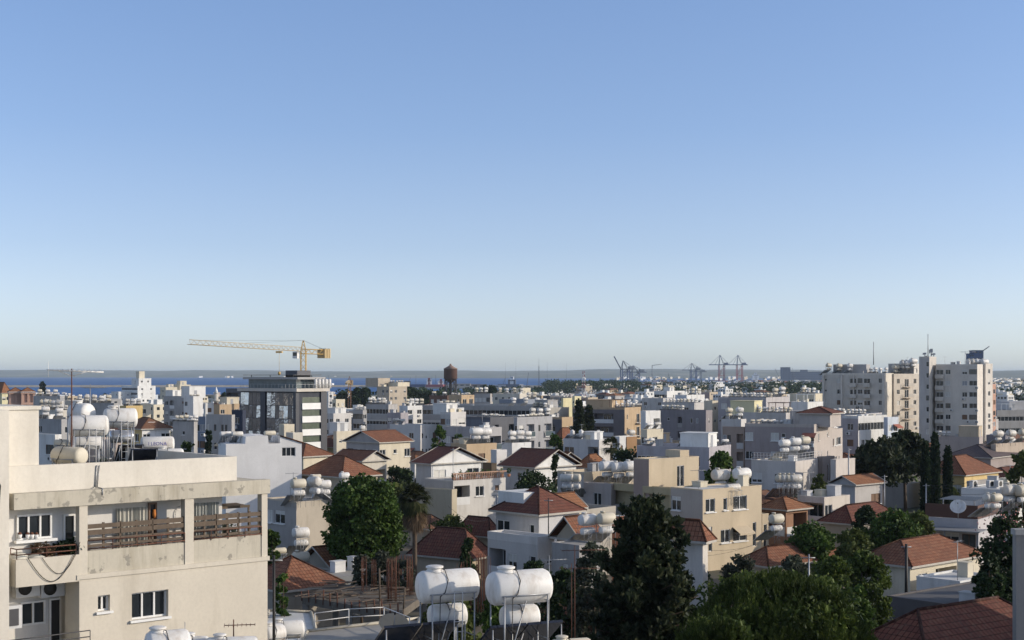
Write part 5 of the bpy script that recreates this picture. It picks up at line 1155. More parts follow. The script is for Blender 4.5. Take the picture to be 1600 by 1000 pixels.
# tanks, antennas and dome on its roof
zR = zT
M_line = M_white
def text_on(o, tk, text, L, r, h):
    cu = bpy.data.curves.new('lettering', 'FONT'); cu.body = text; cu.size = r*.62; cu.extrude = .0; tx = bpy.data.objects.new('lettering_tmp', cu); COL.objects.link(tx)
    bpy.context.view_layer.update(); dg = bpy.context.evaluated_depsgraph_get(); me = bpy.data.meshes.new_from_object(tx.evaluated_get(dg)); bpy.data.objects.remove(tx)
    co = np.array([v.co[:] for v in me.vertices]); xm = (co[:, 0].min()+co[:, 0].max())/2
    for v in me.vertices:
        ang = (v.co.y-r*.1)/r; v.co = Vector(((v.co.x-xm), -(r+.006)*math.cos(ang), h+(r+.006)*math.sin(ang)))
    me.materials.clear(); me.materials.append(plain('blue_lettering', (.04, .03, .30), .6)); link('lettering', me, tk)
    return o
def near_tank(px, py, D, L, r, rz, label, stand_z, mat=M_tank, lid=True, text=None, group=None, lad=False, cap=True):
    p = P(px, py, D); o = thing('water_tank', label, 'water tank', (p.x, p.y, stand_z), R(rz), group); h = p.z-stand_z
    mb = MB(); capsule(mb, (0, 0, h), (1, 0, 0), L, r, n=28, dome=.16); tk = mb.build('tank', mat, o)
    if lid: mb = MB(); mb.lathe((-L*.22, 0, h+r*.88), (0, 0, 1), [(0, r*.52), (r*.12, r*.52), (r*.13, r*.46), (r*.26, r*.44), (r*.27, r*.54), (r*.36, r*.54), (r*.40, r*.44), (r*.42, .01)], 20); mb.build('lid', mat, tk)
    mb = MB()
    for x in (-L*.36, L*.36):
        for y in (-r*.95, r*.95): mb.tube((x, y, 0), (x, y, h-r*.35), .022, n=6)
        mb.tube((x, -r*.95, h-r*.75), (x, r*.95, h-r*.75), .02, n=5); mb.tube((x, -r*.95, h*.4), (x, r*.95, h*.4), .015, n=5)
    for y in (-r*.95, r*.95): mb.tube((-L*.4, y, h-r*.36), (L*.4, y, h-r*.36), .022, n=6); mb.tube((-L*.36, y, h*.15), (L*.36, y, h*.15), .018, n=5)
    mb.tube((-L*.36, -r*.95, 0), (0, -r*.95, h-r*.7), .016, n=5)
    mb.build('stand', M_galv, o)
    if lad:
        mb = MB()
        for x in (-.0, .24): mb.tube((x, -r*1.05, 0), (x, -r*1.05, h-r*.3), .014, n=5)
        for k in range(int(h/.27)): mb.tube((0, -r*1.05, .2+k*.27), (.24, -r*1.05, .2+k*.27), .010, n=4)
        mb.build('ladder', M_steel, o)
    if text: return text_on(o, tk, text, L, r, h)
    mb = MB(); x = -L*.16
    mb.path([(x, 0, h+r*1.15), (x+.1, -r*.5, h+r*1.05), (x+.12, -r*.93, h+r*.5), (x+.02, -r*1.03, h-.1), (x-.1, -r*.9, h-r*.5), (x-.1, -r*.7, 0)], .012, 5)
    mb.build('pipe', M_blk, o)
    return o
near_tank(138, 665, 52, 1.45, .38, 22, 'white tank with round cap beside the thin mast', zR, lid=False, lad=True)
near_tank(127, 645, 55, 1.0, .38, -35, 'white tank peeking behind the capped one', zR, lid=True)
near_tank(188, 653, 55, 1.30, .38, 22, 'white tank on tall stand right of the mast tanks', zR, lad=True)
near_tank(138, 692, 53, 1.05, .24, 22, 'slim boiler beneath the capped white tank', zR, lid=False); near_tank(190, 682, 56, .95, .25, 22, 'grey slim boiler beneath the right tall tank', zR, M_silver, lid=False)
near_tank(108, 712, 47.5, 1.35, .30, -32, 'tan and white drum lying low behind the parapet', zR-.2, M_tankc, lid=False)
near_tank(246, 694, 57, 1.35, .31, 16, 'white tank with blue lettering on the near roof', zR, lid=False, text='I LEONA')
near_tank(265, 712, 55, 1.1, .28, 10, 'white drum with broad lid low by the parapet', zR-.1, lid=True)
near_tank(96, 693, 55, .6, .16, 20, 'little beige drum behind the tan one', zR, M_tankc, lid=False)
ms = mast(112, 770, 576, 50, 'rusty mast with wide television aerial on the near roof', .03, False, mat=M_rust)
h_ = (770-578)/FP*50; mb = MB(); c_, s_ = math.cos(R(8)), math.sin(R(8))
mb.tube((-.85*c_, -.85*s_, h_), (1.1*c_, 1.1*s_, h_-.08), .028, n=5); mb.tube((0, 0, h_-.22), (-.55*c_, 0, h_), .018, n=4); mb.tube((0, 0, h_-.22), (.6*c_, 0, h_-.04), .018, n=4)
for i in range(11): q = -.82+i*.18; e = .20-.008*i; mb.tube((q*c_+e*.5, q*s_-e, h_-.01), (q*c_-e*.5, q*s_+e, h_+.02), .012, n=4)
mb.tube((-.8*c_, -.8*s_, h_-.25), (-.8*c_, -.8*s_, h_+.3), .008, n=4); mb.build('aerial', plain('pale_aluminium', (.75, .74, .70), .5), ms)
mast(141, 700, 600, 58, 'short aerial mast behind the white roof tanks', .03, True, L=.9, rz=40); mast(70, 770, 745, 47, 'stub pipe by the stair tower', .02, False)
# sloping collectors on that roof
for i, (px, py) in enumerate(((226, 712), (205, 712))):
    p = P(px, py, 53+i*3); o = thing('solar_heater_panel', ('first', 'second')[i]+' dark collector leaning behind the roof parapet', 'solar panel', (p.x, p.y, zR), R(25), 'collectors on the near roof')
    M = Matrix.Translation((0, 0, .9)) @ Matrix.Rotation(-R(35), 4, 'X'); mb = MB(); mb.box(-.5, 0, 0, .5, 1.6, .06, 0, M); mb.build('panel', M_panel, o); mb = MB(); mb.tube((-.45, 0, 0), (-.45, 0, .9), .02); mb.tube((.45, 0, 0), (.45, 0, .9), .02); mb.build('leg', M_galv, o)

# ------------------------------------------------------------------ near roofs at the bottom of the view
def slab(name, label, cat, pts, z, th_, mat, wmat):
    c = Vector((sum(p[0] for p in pts)/len(pts), sum(p[1] for p in pts)/len(pts), 0)); gz = ground_z(c.x, c.y)
    o = thing(name, label, cat, (c.x, c.y, gz)); q = [(x-c.x, y-c.y) for x, y in pts]; mb = MB(); mb.poly([(x, y, z-gz) for x, y in q]); mb.build('roof', mat, o)
    mb = MB(); n = len(q)
    for i in range(n): a, b_ = q[i], q[(i+1) % n]; mb.poly([(*a, -1), (*b_, -1), (*b_, z-gz-.01), (*a, z-gz-.01)])
    mb.build('wall', wmat, o)
    mb = MB()
    for i in range(n): mb.path([(*q[i], z-gz+.06), (*q[(i+1) % n], z-gz+.06)], .09, 4)
    mb.build('kerb', wmat, o); return o
def XY(px, py, z):
    D = (CZ-z)*FP/(py-HY); return ((px-800)/FP*D, D)
ztn = 14.2
slab('apartment_roof', 'own flat roof below the frame carrying two large tanks', 'roof', [(-14, 14), (14, 14), (9, 40), (-9, 40)], ztn, .2, M_roof['g'], Wd)
near_tank(699, 915, 37.5, 1.68, .435, 26, 'large white roof tank with ladder left of its twin', ztn, lad=True, group=None)
near_tank(811, 917, 37.0, 1.74, .445, 26, 'large white roof tank without ladder right of its twin', ztn, lad=False)
near_tank(699, 962, 38.0, 1.05, .33, 26, 'smaller pale boiler under the left large tank', ztn, lid=False); near_tank(812, 964, 37.5, 1.05, .33, 26, 'smaller boiler with round plate under the right large tank', ztn, lid=False)
near_tank(892, 1016, 36, 1.1, .30, 15, 'cropped tank lid at the bottom right of the twins', ztn-.2, M_tankc)
for i, px in enumerate((662, 830)):
    p = P(px, 985, 36); o = thing('solar_heater_panel', ('left', 'right')[i]+' broad dark collector under the large twin tanks', 'solar panel', (p.x, p.y+.6, ztn), R(26))
    M = Matrix.Translation((0, .2, 1.25)) @ Matrix.Rotation(-R(35), 4, 'X'); mb = MB()
    for k in range(2): mb.box(-1.05+k*1.08, 0, 0, -.02+k*1.08, 2.0, .07, 0, M)
    mb.build('panel', M_panel, o); mb = MB(); mb.tube((-1, .2, 0), (-1, .2, 1.2), .02); mb.tube((1, .2, 0), (1, .2, 1.2), .02); mb.build('leg', M_galv, o)
# tanks at the foot of the left building
for px, py, D, L, r, rz, lab in ((262, 1009, 36, 1.15, .40, 28, 'bluish shaded tank with black lid at bottom edge'), (305, 1013, 38, .8, .33, 0, 'white round tank end beside the bluish one'), (362, 1014, 37, 1.4, .32, 10, 'cream tank with antenna above at bottom edge')):
    near_tank(px, py, D, L, r, rz, lab, ztn, M_tank)
slab('terrace_roof', 'low grey roof under the bottom left tanks', 'roof', [(-12, 20), (-5.2, 20), (-4.6, 40), (-12, 38)], ztn-.05, .2, M_roof['g'], Wd)
near_tank(447, 984, 62, 1.6, .40, 18, 'white tank right of the tall cream building', 9.2); near_tank(427, 990, 60, 1.0, .40, 40, 'tank half hidden by the cream building edge', 9.2)
mast(365, 1010, 968, 37.5, 'small dark bent aerial over the cream tank', .02, True, mat=M_rust, L=.8, rz=10); mast(289, 1010, 972, 39, 'thin hooked rod by the bluish tank', .012, False)
slab('flat_roof_house', 'grey flat roof with pale railing at the bottom centre', 'house', [XY(470, 1004, 9.3), XY(650, 1004, 9.3), XY(655, 968, 9.3), XY(480, 988, 9.3)], 9.3, .2, M_roof['g'], Wd)
slab('low_roof_house', 'pale low roof right beside the cream building', 'house', [XY(400, 1010, 8.6), XY(500, 1010, 8.6), XY(486, 958, 8.6), XY(420, 955, 8.6)], 8.6, .2, M_roof['w'], Wd)
t = thing('roof_railing', 'pale tube railing with diagonal corner on grey flat roof', 'railing', (*XY(492, 985, 9.3), 9.3)); a = Vector((*XY(492, 985, 9.3), 9.3))
q = [Vector((*XY(x, y, 9.3), 9.3))-a for x, y in ((492, 985), (545, 978), (600, 975), (640, 992))]; mb = MB()
for h in (.45, .85): mb.path([v+Vector((0, 0, h)) for v in q], .025, 5)
for v in q: mb.tube(v, v+Vector((0, 0, .87)), .03, n=5)
mb.build('rail', M_steel, t)
q = XY(615, 1004, 9.3); o = dish((q[0], q[1], 9.0), R(15), .72, 'large beige satellite dish on the grey flat roof', 60, plain('dull_dish', (.33, .29, .22), .8))
# unfinished concrete frame with rebar bundles
zc = 7.4; pts = [XY(472, 932, zc), XY(622, 958, zc), XY(668, 926, zc), XY(522, 911, zc)]
gz = ground_z(0, 90); c = Vector((sum(p[0] for p in pts)/4, sum(p[1] for p in pts)/4, gz)); t = thing('unfinished_house', 'unfinished concrete frame littered with planks and rebar', 'unfinished house', c)
loc = [Vector((x-c.x, y-c.y, zc-gz)) for x, y in pts]; mb = MB(); mb.poly(loc); mb.poly([v-Vector((0, 0, .5)) for v in loc][::-1])
for i in range(4): mb.poly([loc[i], loc[(i+1) % 4], loc[(i+1) % 4]-Vector((0, 0, .5)), loc[i]-Vector((0, 0, .5))])
mb.build('slab', wall((.17, .15, .125), .9), t)
for i in range(4):
    mb = MB(); v = loc[i]*.94; mb.box(v.x-.2, v.y-.2, 0, v.x+.2, v.y+.2, zc-gz-.5); mb.build('column', wall(CONC, .6), t)
mb = MB(); v = (loc[0]+loc[1])*.47; mb.box(v.x-.2, v.y-.2, 0, v.x+.2, v.y+.2, zc-gz-.5); mb.build('column', wall(CONC, .6), t)
g = random.Random(3)
for i in range(60):
    f, h = g.random(), g.random(); v = loc[0].lerp(loc[1], f).lerp(loc[3].lerp(loc[2], f), h); a = g.uniform(-.3, .5); L = g.uniform(.8, 2.2); mb = MB()
    M = Matrix.Translation(v+Vector((0, 0, .04+g.random()*.25))) @ Matrix.Rotation(a+R(40)*(i % 3 == 0), 4, 'Z') @ Matrix.Rotation(g.uniform(-.1, .1), 4, 'Y'); mb.box(-L/2, -.09, 0, L/2, .09, .05, 0, M); mb.build('plank', M_wood, t)
for i in range(14):
    f = i/13; v = loc[0].lerp(loc[1], f); mb = MB(); mb.tube(v-Vector((0, 0, .3)), v+Vector((g.uniform(-.1, .1), 0, g.uniform(.2, .7))), .05, n=5); mb.build('stub', M_rust, t)
for (px, D, y0, y1, n) in ((567, 92, 900, 870, 8), (585, 95, 900, 874, 7), (613, 90, 915, 872, 34), (623, 97, 905, 868, 26), (640, 88, 905, 868, 16), (722, 86, 925, 880, 16), (750, 84, 930, 862, 30)):
    a = P(px, y0, D); o = thing('rebar_bundle', 'rusty upright rods around px of the unfinished frame', 'rebar', a); h = (y0-y1)/FP*D; mb = MB()
    for k in range(n):
        x, y = g.gauss(0, .28 if n > 25 else .14), g.gauss(0, .2); mb.tube((x, y, -1), (x+g.gauss(0, .05), y, h*g.uniform(.8, 1.05)), .014, n=3)
    mb.build('rods', M_rust, o); o['group'] = 'upright rebar bundles'
rb = [o for o in bpy.data.objects if o.get('group') == 'upright rebar bundles']
for o, l in zip(rb, ('thin rusty rods beneath the big leafy tree', 'sparse rusty rods right of the thin ones', 'dense rusty rod bundle left of the palm foot', 'tall dense rods behind the left palm bundle', 'rusty rods directly below the palm trunk', 'short reed like rods before maroon roof', 'tall reed screen left of the terrace house')): o['label'] = l
for i, (px, y0, y1) in enumerate(((592, 990, 888), (629, 985, 915))):
    a = P(px, y0, 72+i*4); o = thing('pole', ('straight wooden', 'bent bamboo')[i]+' pole standing in the rubble yard', 'pole', a); h = (y0-y1)/FP*72; mb = MB(); mb.path([(0, 0, -1), (.05, 0, h*.5), (.02+.1*i, 0, h)], .05, 6); mb.build('shaft', M_wood, o)
    mb = MB(); mb.tube((-.3, 0, h*.9), (.35, 0, h*.97), .03); mb.build('crosspiece', M_wood, o)
# poles, masts and wires
for px, y0, y1, D, r, lab in ((428, 1000, 868, 58, .07, 'dark utility pole at the cream building corner'), (1416, 915, 850, 96, .12, 'dark utility pole before the cream villa'), (776, 905, 770, 118, .06, 'thin pole by the terrace house roof'), (857, 835, 778, 110, .05, 'black stack pipe on the terrace house'), (1447, 860, 756, 150, .09, 'pole with wires beneath the cypresses'), (1264, 905, 866, 80, .05, 'pale post in the olive tree'), (1382, 800, 742, 172, .07, 'post beside the garage house'), (428+280, 760, 700, 180, .05, 'pole rising before the white villa'), (1326, 770, 700, 182, .1, 'pale pole by the stairwell')):
    a = P(px, y0, D); o = thing('utility_pole', lab, 'pole', a); h = (y0-y1)/FP*D; mb = MB(); mb.tube((0, 0, -2), (0, 0, h), r, r*.8, n=7); mb.build('pole', M_blk if 'dark' in lab or 'black' in lab else M_galv, o)
    mb = MB(); mb.tube((-.35, 0, h-.2), (.35, 0, h-.2), .035, n=4); mb.build('crossarm', M_galv, o)
mast(898, 1000, 852, 42, 'tall thin rusty mast with broad upper aerial', .016, True, L=1.3, rz=8, mat=M_rust); mast(893, 1000, 880, 42.3, 'second thin mast carrying the lower aerial', .014, True, L=1.2, rz=-4, mat=M_rust); mast(858, 1000, 867, 41, 'leaning thin rod left of the tall mast', .015, True, L=.8)
mast(1560-12, 915, 880, 92, 'rod beside the tank over black felt', .02, False)
def wire(a, b_, sag, label, r=.012, n=12):
    c = (a+b_)/2; o = thing('overhead_wire', label, 'wire', a); mb = MB(); d = b_-a; mb.path([d*(i/n)+Vector((0, 0, -sag*4*(i/n)*(1-i/n))) for i in range(n+1)], r, 3); mb.build('cable', M_blk, o)
for i, (yy, y2) in enumerate(((757, 752), (761, 758), (768, 770), (775, 778))): wire(P(1447, yy, 150), P(1520+20*i, y2, 140+i*3), .25, '%s wire down from the pole under the cypresses' % ('topmost', 'second', 'third', 'lowest')[i], .02)
for i, (x0, y0, x1, y1) in enumerate(((1048, 838, 1180, 834), (1050, 850, 1185, 850), (1050, 868, 1190, 845), (700, 790, 762, 812))): wire(P(x0, y0, 100), P(x1, y1, 118 if i < 3 else 110), .5, '%s thin wire crossing the %s' % (('upper', 'middle', 'lower', 'single')[i], 'tan wall' if i < 3 else 'maroon roof'), .012)

# ------------------------------------------------------------------ water tower, harbour, masts
c = P(704, 612, 850); o = thing('water_tower', 'rusty brown round water tower on steel legs by the shore', 'water tower', (c.x, c.y, 0)); k = 850/FP; zt_ = CZ-(577-HY)*k; zb_ = CZ-(591-HY)*k; r_ = 10.5*k
M_tow = plain('rusted_tank', (.095, .048, .035), .8, var=.45, scale=.4); M_leg = plain('dark_steel', (.035, .032, .035), .8)
mb = MB(); mb.lathe((0, 0, 0), (0, 0, 1), [(zb_-2.6, .8), (zb_-1.5, r_*.62), (zb_, r_), (zt_, r_), (zt_+.2, r_*1.04)], 20); tk = mb.build('tank', M_tow, o)
mb = MB(); mb.lathe((0, 0, 0), (0, 0, 1), [(zt_+.2, r_*1.1), (zt_+2.2, r_*.25), (zt_+2.7, .6), (zt_+3.3, .5)], 20); mb.build('roof', plain('tower_roof', (.22, .15, .12), .8), tk)
for i in range(8):
    a = i*math.pi/4+.2; mb = MB(); mb.tube((r_*.95*math.cos(a), r_*.95*math.sin(a), 0), (r_*.85*math.cos(a), r_*.85*math.sin(a), zb_+.3), .28, n=5); mb.build('leg', M_leg, o)
mb = MB()
for z in (3, 8, 13, 17):
    q = [(r_*.9*math.cos(i*math.pi/4+.2), r_*.9*math.sin(i*math.pi/4+.2), z) for i in range(9)]; mb.path(q, .12, 4)
    for i in range(8): mb.tube(q[i], (q[i+1][0], q[i+1][1], z+4), .08, n=3)
mb.lathe((0, 0, 0), (0, 0, 1), [(0, .7), (zb_-1, .7)], 8); mb.build('bracing', M_leg, o)
mb = MB(); mb.lathe((0, 0, zb_-.3), (0, 0, 1), [(0, r_*1.12), (.15, r_*1.12)], 20); mb.build('walkway', M_leg, o)

M_cb = plain('crane_blue', (.05, .075, .16), .6); M_crd = plain('crane_red', (.30, .07, .08), .6); M_cg = plain('crane_grey', (.12, .14, .17), .6)
def sts(px, D, label, h_px, m1, m2, yaw, boom=(32, 44), apex=True, raised=False, base=600):
    p = P(px, base, D); s_ = h_px/FP*D; o = thing('container_crane', label, 'port crane', (p.x, p.y, 0), R(yaw)); hh = s_*.62
    for x in (-7, 9):
        for y in (-5, 5):
            mb = MB(); mb.box(x-.9, y-.9, 0, x+.9, y+.9, hh); mb.build('leg', m1, o)
    mb = MB()
    for y in (-5, 5): mb.box(-7, y-.8, hh*.35, 9, y+.8, hh*.35+1.6); mb.tube((-7, y, hh*.38), (9, y, hh), .6, n=4)
    mb.box(-8, -5.9, 0, -6, 5.9, 2); mb.box(8, -5.9, 0, 10, 5.9, 2); mb.build('portal', m1, o)
    mb = MB(); mb.box(-boom[0] if not raised else -9, -2.2, hh, 26, 2.2, hh+2.6)
    if raised: mb.tube((-8, 0, hh+1), (-24, 0, hh+s_*.55), 1.4, n=4)
    mb.build('boom', m2, o)
    mb = MB(); a = (-4, 0, s_)
    for y in (-4, 4): mb.tube((-7, y, hh), a, .8, n=4); mb.tube((9, y, hh), a, .6, n=4)
    mb.tube(a, (24, 0, hh+2), .4, n=4)
    if not raised: mb.tube(a, (-boom[0]*.9, 0, hh+2), .4, n=4); mb.tube(a, (-boom[0]*.5, 0, hh+2), .4, n=4)
    mb.build('a_frame', m2, o); mb = MB(); mb.box(10, -4, hh+2.6, 20, 4, hh+7.5); mb.build('machinery_house', m2, o); return o
sts(1127, 4150, 'left one of two red legged container cranes', 42, M_crd, M_cb, 12, (38, 0)); sts(1155, 4150, 'right one of two red legged container cranes', 42, M_crd, M_cb, 12, (38, 0))
sts(1083, 3900, 'blue container crane left of the red pair', 30, M_cb, M_cg, 12, (32, 0)); sts(992, 3000, 'right blue grey container crane of the nearer quay', 30, M_cb, M_cg, 14, (28, 0), base=603); sts(976, 2950, 'blue grey crane with its boom raised', 38, M_cb, M_cg, 20, (20, 0), raised=True, base=603); sts(1091, 4300, 'faint grey crane behind the blue one', 24, M_cg, M_cg, 12, (24, 0))
def jib(px, y0, y1, px1, y2, D, label):
    a, t_, e = P(px, y0, D), P(px, y1, D), P(px1, y2, D); o = thing('mobile_crane', label, 'crane', (a.x, a.y, 0)); mb = MB(); mb.tube((0, 0, 0), (t_.x-a.x, 0, t_.z), .7, n=4); mb.build('tower', M_cg, o)
    mb = MB(); mb.tube((t_.x-a.x, 0, t_.z), (e.x-a.x, 0, e.z), .5, n=4); mb.build('jib', M_cg, o)
for a in ((1019, 600, 571, 1034, 569, 2800, 'slim tower crane between the blue quay cranes'), (1219, 600, 593, 1211, 576, 3800, 'leaning crane jib left of the blue silo'), (1242, 600, 590, 1238, 575, 4600, 'leaning jib right of the silo tower'), (1047, 602, 596, 1044, 583, 3500, 'small leaning jib before the port'), (1536, 600, 548, 1546, 541, 1500, 'grey crane above the blue highrise'), (823, 612, 604, 826, 582, 2300, 'thin dark jib by the harbour basin')): jib(*a)
def blk(name, label, cat, x0, x1, yt, D, dep, col, extra=(), yb=None):
    a = P(x0, yt, D); b_ = P(x1, yt, D); o = thing(name, label, cat, (a.x, a.y, 0)); mb = MB(); mb.box(0, 0, 0, b_.x-a.x, dep, a.z); mb.build('wall', wall(col, .1), o)
    mb = MB(); mb.box(-.5, -.5, a.z+.01, b_.x-a.x+.5, dep+.5, a.z+.6); mb.build('roof', wall(tuple(c*.8 for c in col), .1), o)
    n = max(2, int((b_.x-a.x)/9)); mb = MB(); W = b_.x-a.x
    for f in range(max(1, int(a.z/7))):
        for i in range(n): mb.box(W*(i+.2)/n, -.08, a.z-2.6-f*7, W*(i+.8)/n, -.01, a.z-1.2-f*7)
    mb.build('window_band', M_glass, o); return o
blk('silo', 'dark blue silo tower with masts at the port', 'silo', 1222, 1235, 574, 4800, 30, (.10, .12, .17)); blk('port_hall', 'long dark blue port hall right of silo tower', 'port hall', 1236, 1291, 581, 4850, 60, (.12, .14, .19)); blk('port_hall', 'small block on top of the blue port hall', 'port hall', 1252, 1262, 578, 4900, 20, (.12, .14, .19))
blk('high_rise', 'distant blue high-rise behind the ten storey tower', 'high-rise', 1515, 1522, 553, 1520, 12, (.06, .10, .20)); blk('high_rise', 'taller dark blue high-rise with flat top far behind', 'high-rise', 1522, 1535, 548, 1530, 16, (.05, .085, .18))
for px, y1, D, lab in ((842, 560, 1500, 'tall lattice radio mast by the harbour'), (790, 566, 2600, 'faint thin mast left of the lattice mast'), (855, 566, 2600, 'faint thin mast just right of the lattice mast'), (885, 568, 2600, 'faint thin mast furthest right of four'), (806, 562, 2600, 'faint tallest thin mast near the bay')):
    a = P(px, 612, D); t_ = P(px, y1, D); o = thing('radio_mast', lab, 'radio mast', (a.x, a.y, 0)); mb = MB()
    if D < 2000: lattice(mb, (0, 0, 0), (0, 0, t_.z-8), 1.7, 22, r=.16, w1=.6); mb.tube((0, 0, t_.z-8), (0, 0, t_.z), .12)
    else: mb.tube((0, 0, 0), (0, 0, t_.z), .22, .12, n=4)
    mb.build('mast', M_cg, o)
a = P(912, 620, 1000); o = thing('lattice_tower', 'red and white banded lattice telecom tower', 'telecom tower', (a.x, a.y, 0)); h = P(912, 580, 1000).z
for i in range(6): mb = MB(); lattice(mb, (0, 0, h*i/6), (0, 0, h*(i+1)/6), 3.4-.35*i, 4, r=.14, w1=3.4-.35*(i+1)); mb.build('section', M_crd if i % 2 else M_white, o)
mb = MB()
for k in range(5): mb.lathe((.9*math.cos(k*1.3), .9*math.sin(k*1.3), h*.78+k*.9), (math.cos(k), -1, 0), [(0, .6), (.3, .6)], 8)
mb.build('dishes', M_white, o)
# ships and quays
def ship(px, D, L, label, hull, yaw=0, blocks=(), base=None):
    a = P(px, 600, D); o = thing('ship', label, 'ship', (a.x, a.y, -1), R(yaw)); mb = MB(); h = 6
    sec = [[(x, y*w_, z) for y, z in ((-1, h), (-.8, 0), (.8, 0), (1, h))] for x, w_ in ((-L/2, 6), (-L*.4, 8), (L*.35, 8), (L*.5, .6))]; mb.rings(sec, sm=False); mb.build('hull', hull, o)
    for x0, x1, z1, m in blocks: mb = MB(); mb.box(x0*L, -5, h+.02, x1*L, 5, h+z1, 0); mb.box(x0*L+1, -5.1, h+z1-2.4, x1*L-1, -5.02, h+z1-1.2, 1); mb.build('superstructure', [m, M_glass], o)
    mb = MB(); mb.tube((0, 0, h), (0, 0, h+16), .3, n=4); mb.tube((-L*.3, 0, h), (-L*.2, 0, h+12), .3, n=4); mb.build('mast', M_cg, o); return o
ship(681, 2380, 34, 'red and white ship behind the shore trees', M_crd, 5, ((-.45, -.2, 8, M_white), (-.4, -.28, 11, M_crd), (.1, .38, 6, M_white), (.2, .3, 9, M_crd)))
ship(650, 2420, 46, 'dark blue ship moored left of red one', M_cb, 3, ((-.45, -.2, 6, M_cg),)); ship(798, 2450, 44, 'grey ship with pale pyramid superstructure', M_cg, -4, ((-.1, .2, 8, M_cg), (-.02, .12, 13, M_white))); ship(1182, 4700, 70, 'faint white ship beside the red cranes', M_white, 3, ((-.2, .1, 16, M_white), (-.1, .0, 22, M_white)))
ship(513, 2700, 22, 'tiny white boat above the breakwater', M_white, 2, ((-.3, .2, 6, M_white),))
g = random.Random(21)
for i, (x0, x1, yt, D, col, lab) in enumerate(((618, 636, 599, 2480, LGREY, 'pale quay shed left of the ships'), (700, 735, 600, 2380, STONE, 'low tan quay shed right of water tower'), (736, 760, 601, 2400, (.3, .25, .22), 'rust brown quay shed by the basin'), (762, 790, 602, 2350, LGREY, 'light quay shed left of grey ship'), (1040, 1075, 601, 3000, LGREY, 'pale blue port warehouse under small crane'), (1100, 1150, 600, 3600, (.35, .4, .45), 'long warehouse below the red cranes'), (1150, 1205, 601, 3300, LGREY, 'white roofed warehouse right of red cranes'), (930, 965, 603, 2600, LGREY, 'quay warehouse left of raised boom crane'), (995, 1040, 603, 2700, (.25, .28, .33), 'dark port hall right of nearer quay crane'))):
    blk('warehouse', lab, 'warehouse', x0, x1, yt, D, 25, col)
mb = MB()
for x0, x1, D, w_ in ((560, 830, 2480, 30), (610, 960, 2250, 26)):
    a, b_ = P(x0, 600, D), P(x1, 600, D); mb = MB(); mb.box(0, 0, -2, b_.x-a.x, w_, 1.2); o = mb.build('quay', wall((.32, .3, .26))); o.location = (a.x, a.y, 0); o['kind'] = 'structure'

# ------------------------------------------------------------------ explicit trees
def big_pine(px, yt, D, rw, label, seed=4):
    p = P(px, yt, D); zb = ground_z(p.x, p.y); r = rw/FP*D; o = thing('stone_pine', label, 'pine tree', (p.x, p.y, zb)); H = p.z-zb; g = np.random.default_rng(seed)
    K = 270; a = g.random(K)*6.283; el = np.arcsin(np.clip(g.random(K)*1.3-.3, -.3, .999)); rr = r*(.86+.12*g.random(K)); hz = H*.40
    lc = np.stack([rr*np.cos(el)*np.cos(a), rr*np.cos(el)*np.sin(a), H-hz+hz*np.sin(el)*(.9+.1*g.random(K))-.35], 1); lr = .30+.26*g.random(K)
    T = 20; d = g.normal(size=(K*T, 3)); d[:, 2] = np.abs(d[:, 2])*.9-.15; d /= np.linalg.norm(d, axis=1)[:, None]
    tip = np.repeat(lc, T, 0)+d*np.repeat(lr, T)[:, None]; per = 26
    base = np.repeat(tip, per, 0); ax = np.repeat(d*.45+np.array([0, 0, .8]), per, 0)+g.normal(size=(len(base), 3))*.30; ax /= np.linalg.norm(ax, axis=1)[:, None]
    t = g.random((len(base), 1)); st = base+np.repeat(d*.2+np.array([0, 0, .8]), per, 0)*t*.26+g.normal(size=(len(base), 3))*.02
    L = (.10+.05*g.random((len(base), 1)))*(1.15-.5*t); sd_ = np.cross(ax, g.normal(size=(len(base), 3))); sd_ /= np.linalg.norm(sd_, axis=1)[:, None]; wv = sd_*.015
    V = np.stack([st-wv, st+wv, st+ax*L+wv*.3, st+ax*L-wv*.3], 1).reshape(-1, 3)
    V2, F2 = leaves([(r*.5*math.cos(i), r*.5*math.sin(i), H-hz*.85+(i % 7)*hz*.09, r*.36, r*.36, hz*.25) for i in range(40)], 500, .11, 9, aspect=1.6)
    Vv = np.vstack([V, V2]); link('crown', npmesh('crown', Vv, np.arange(len(Vv)).reshape(-1, 4), LG['pine']), o)
    mb = MB(); mb.tube((0, 0, -.5), (.3, 0, H*.5), .35, .25, n=9)
    for i in range(9): q = i*.7; mb.tube((.3, 0, H*.45), (r*.7*math.cos(q), r*.7*math.sin(q), H-hz*.7), .14, .05, n=5)
    mb.build('trunk', M_bark, o); return o
big_pine(1212, 893, 55, 158, 'large dense rounded green pine at the bottom edge')
big_pine(1120, 960, 46, 70, 'lower lobe pine joined to the large rounded pine', 8)
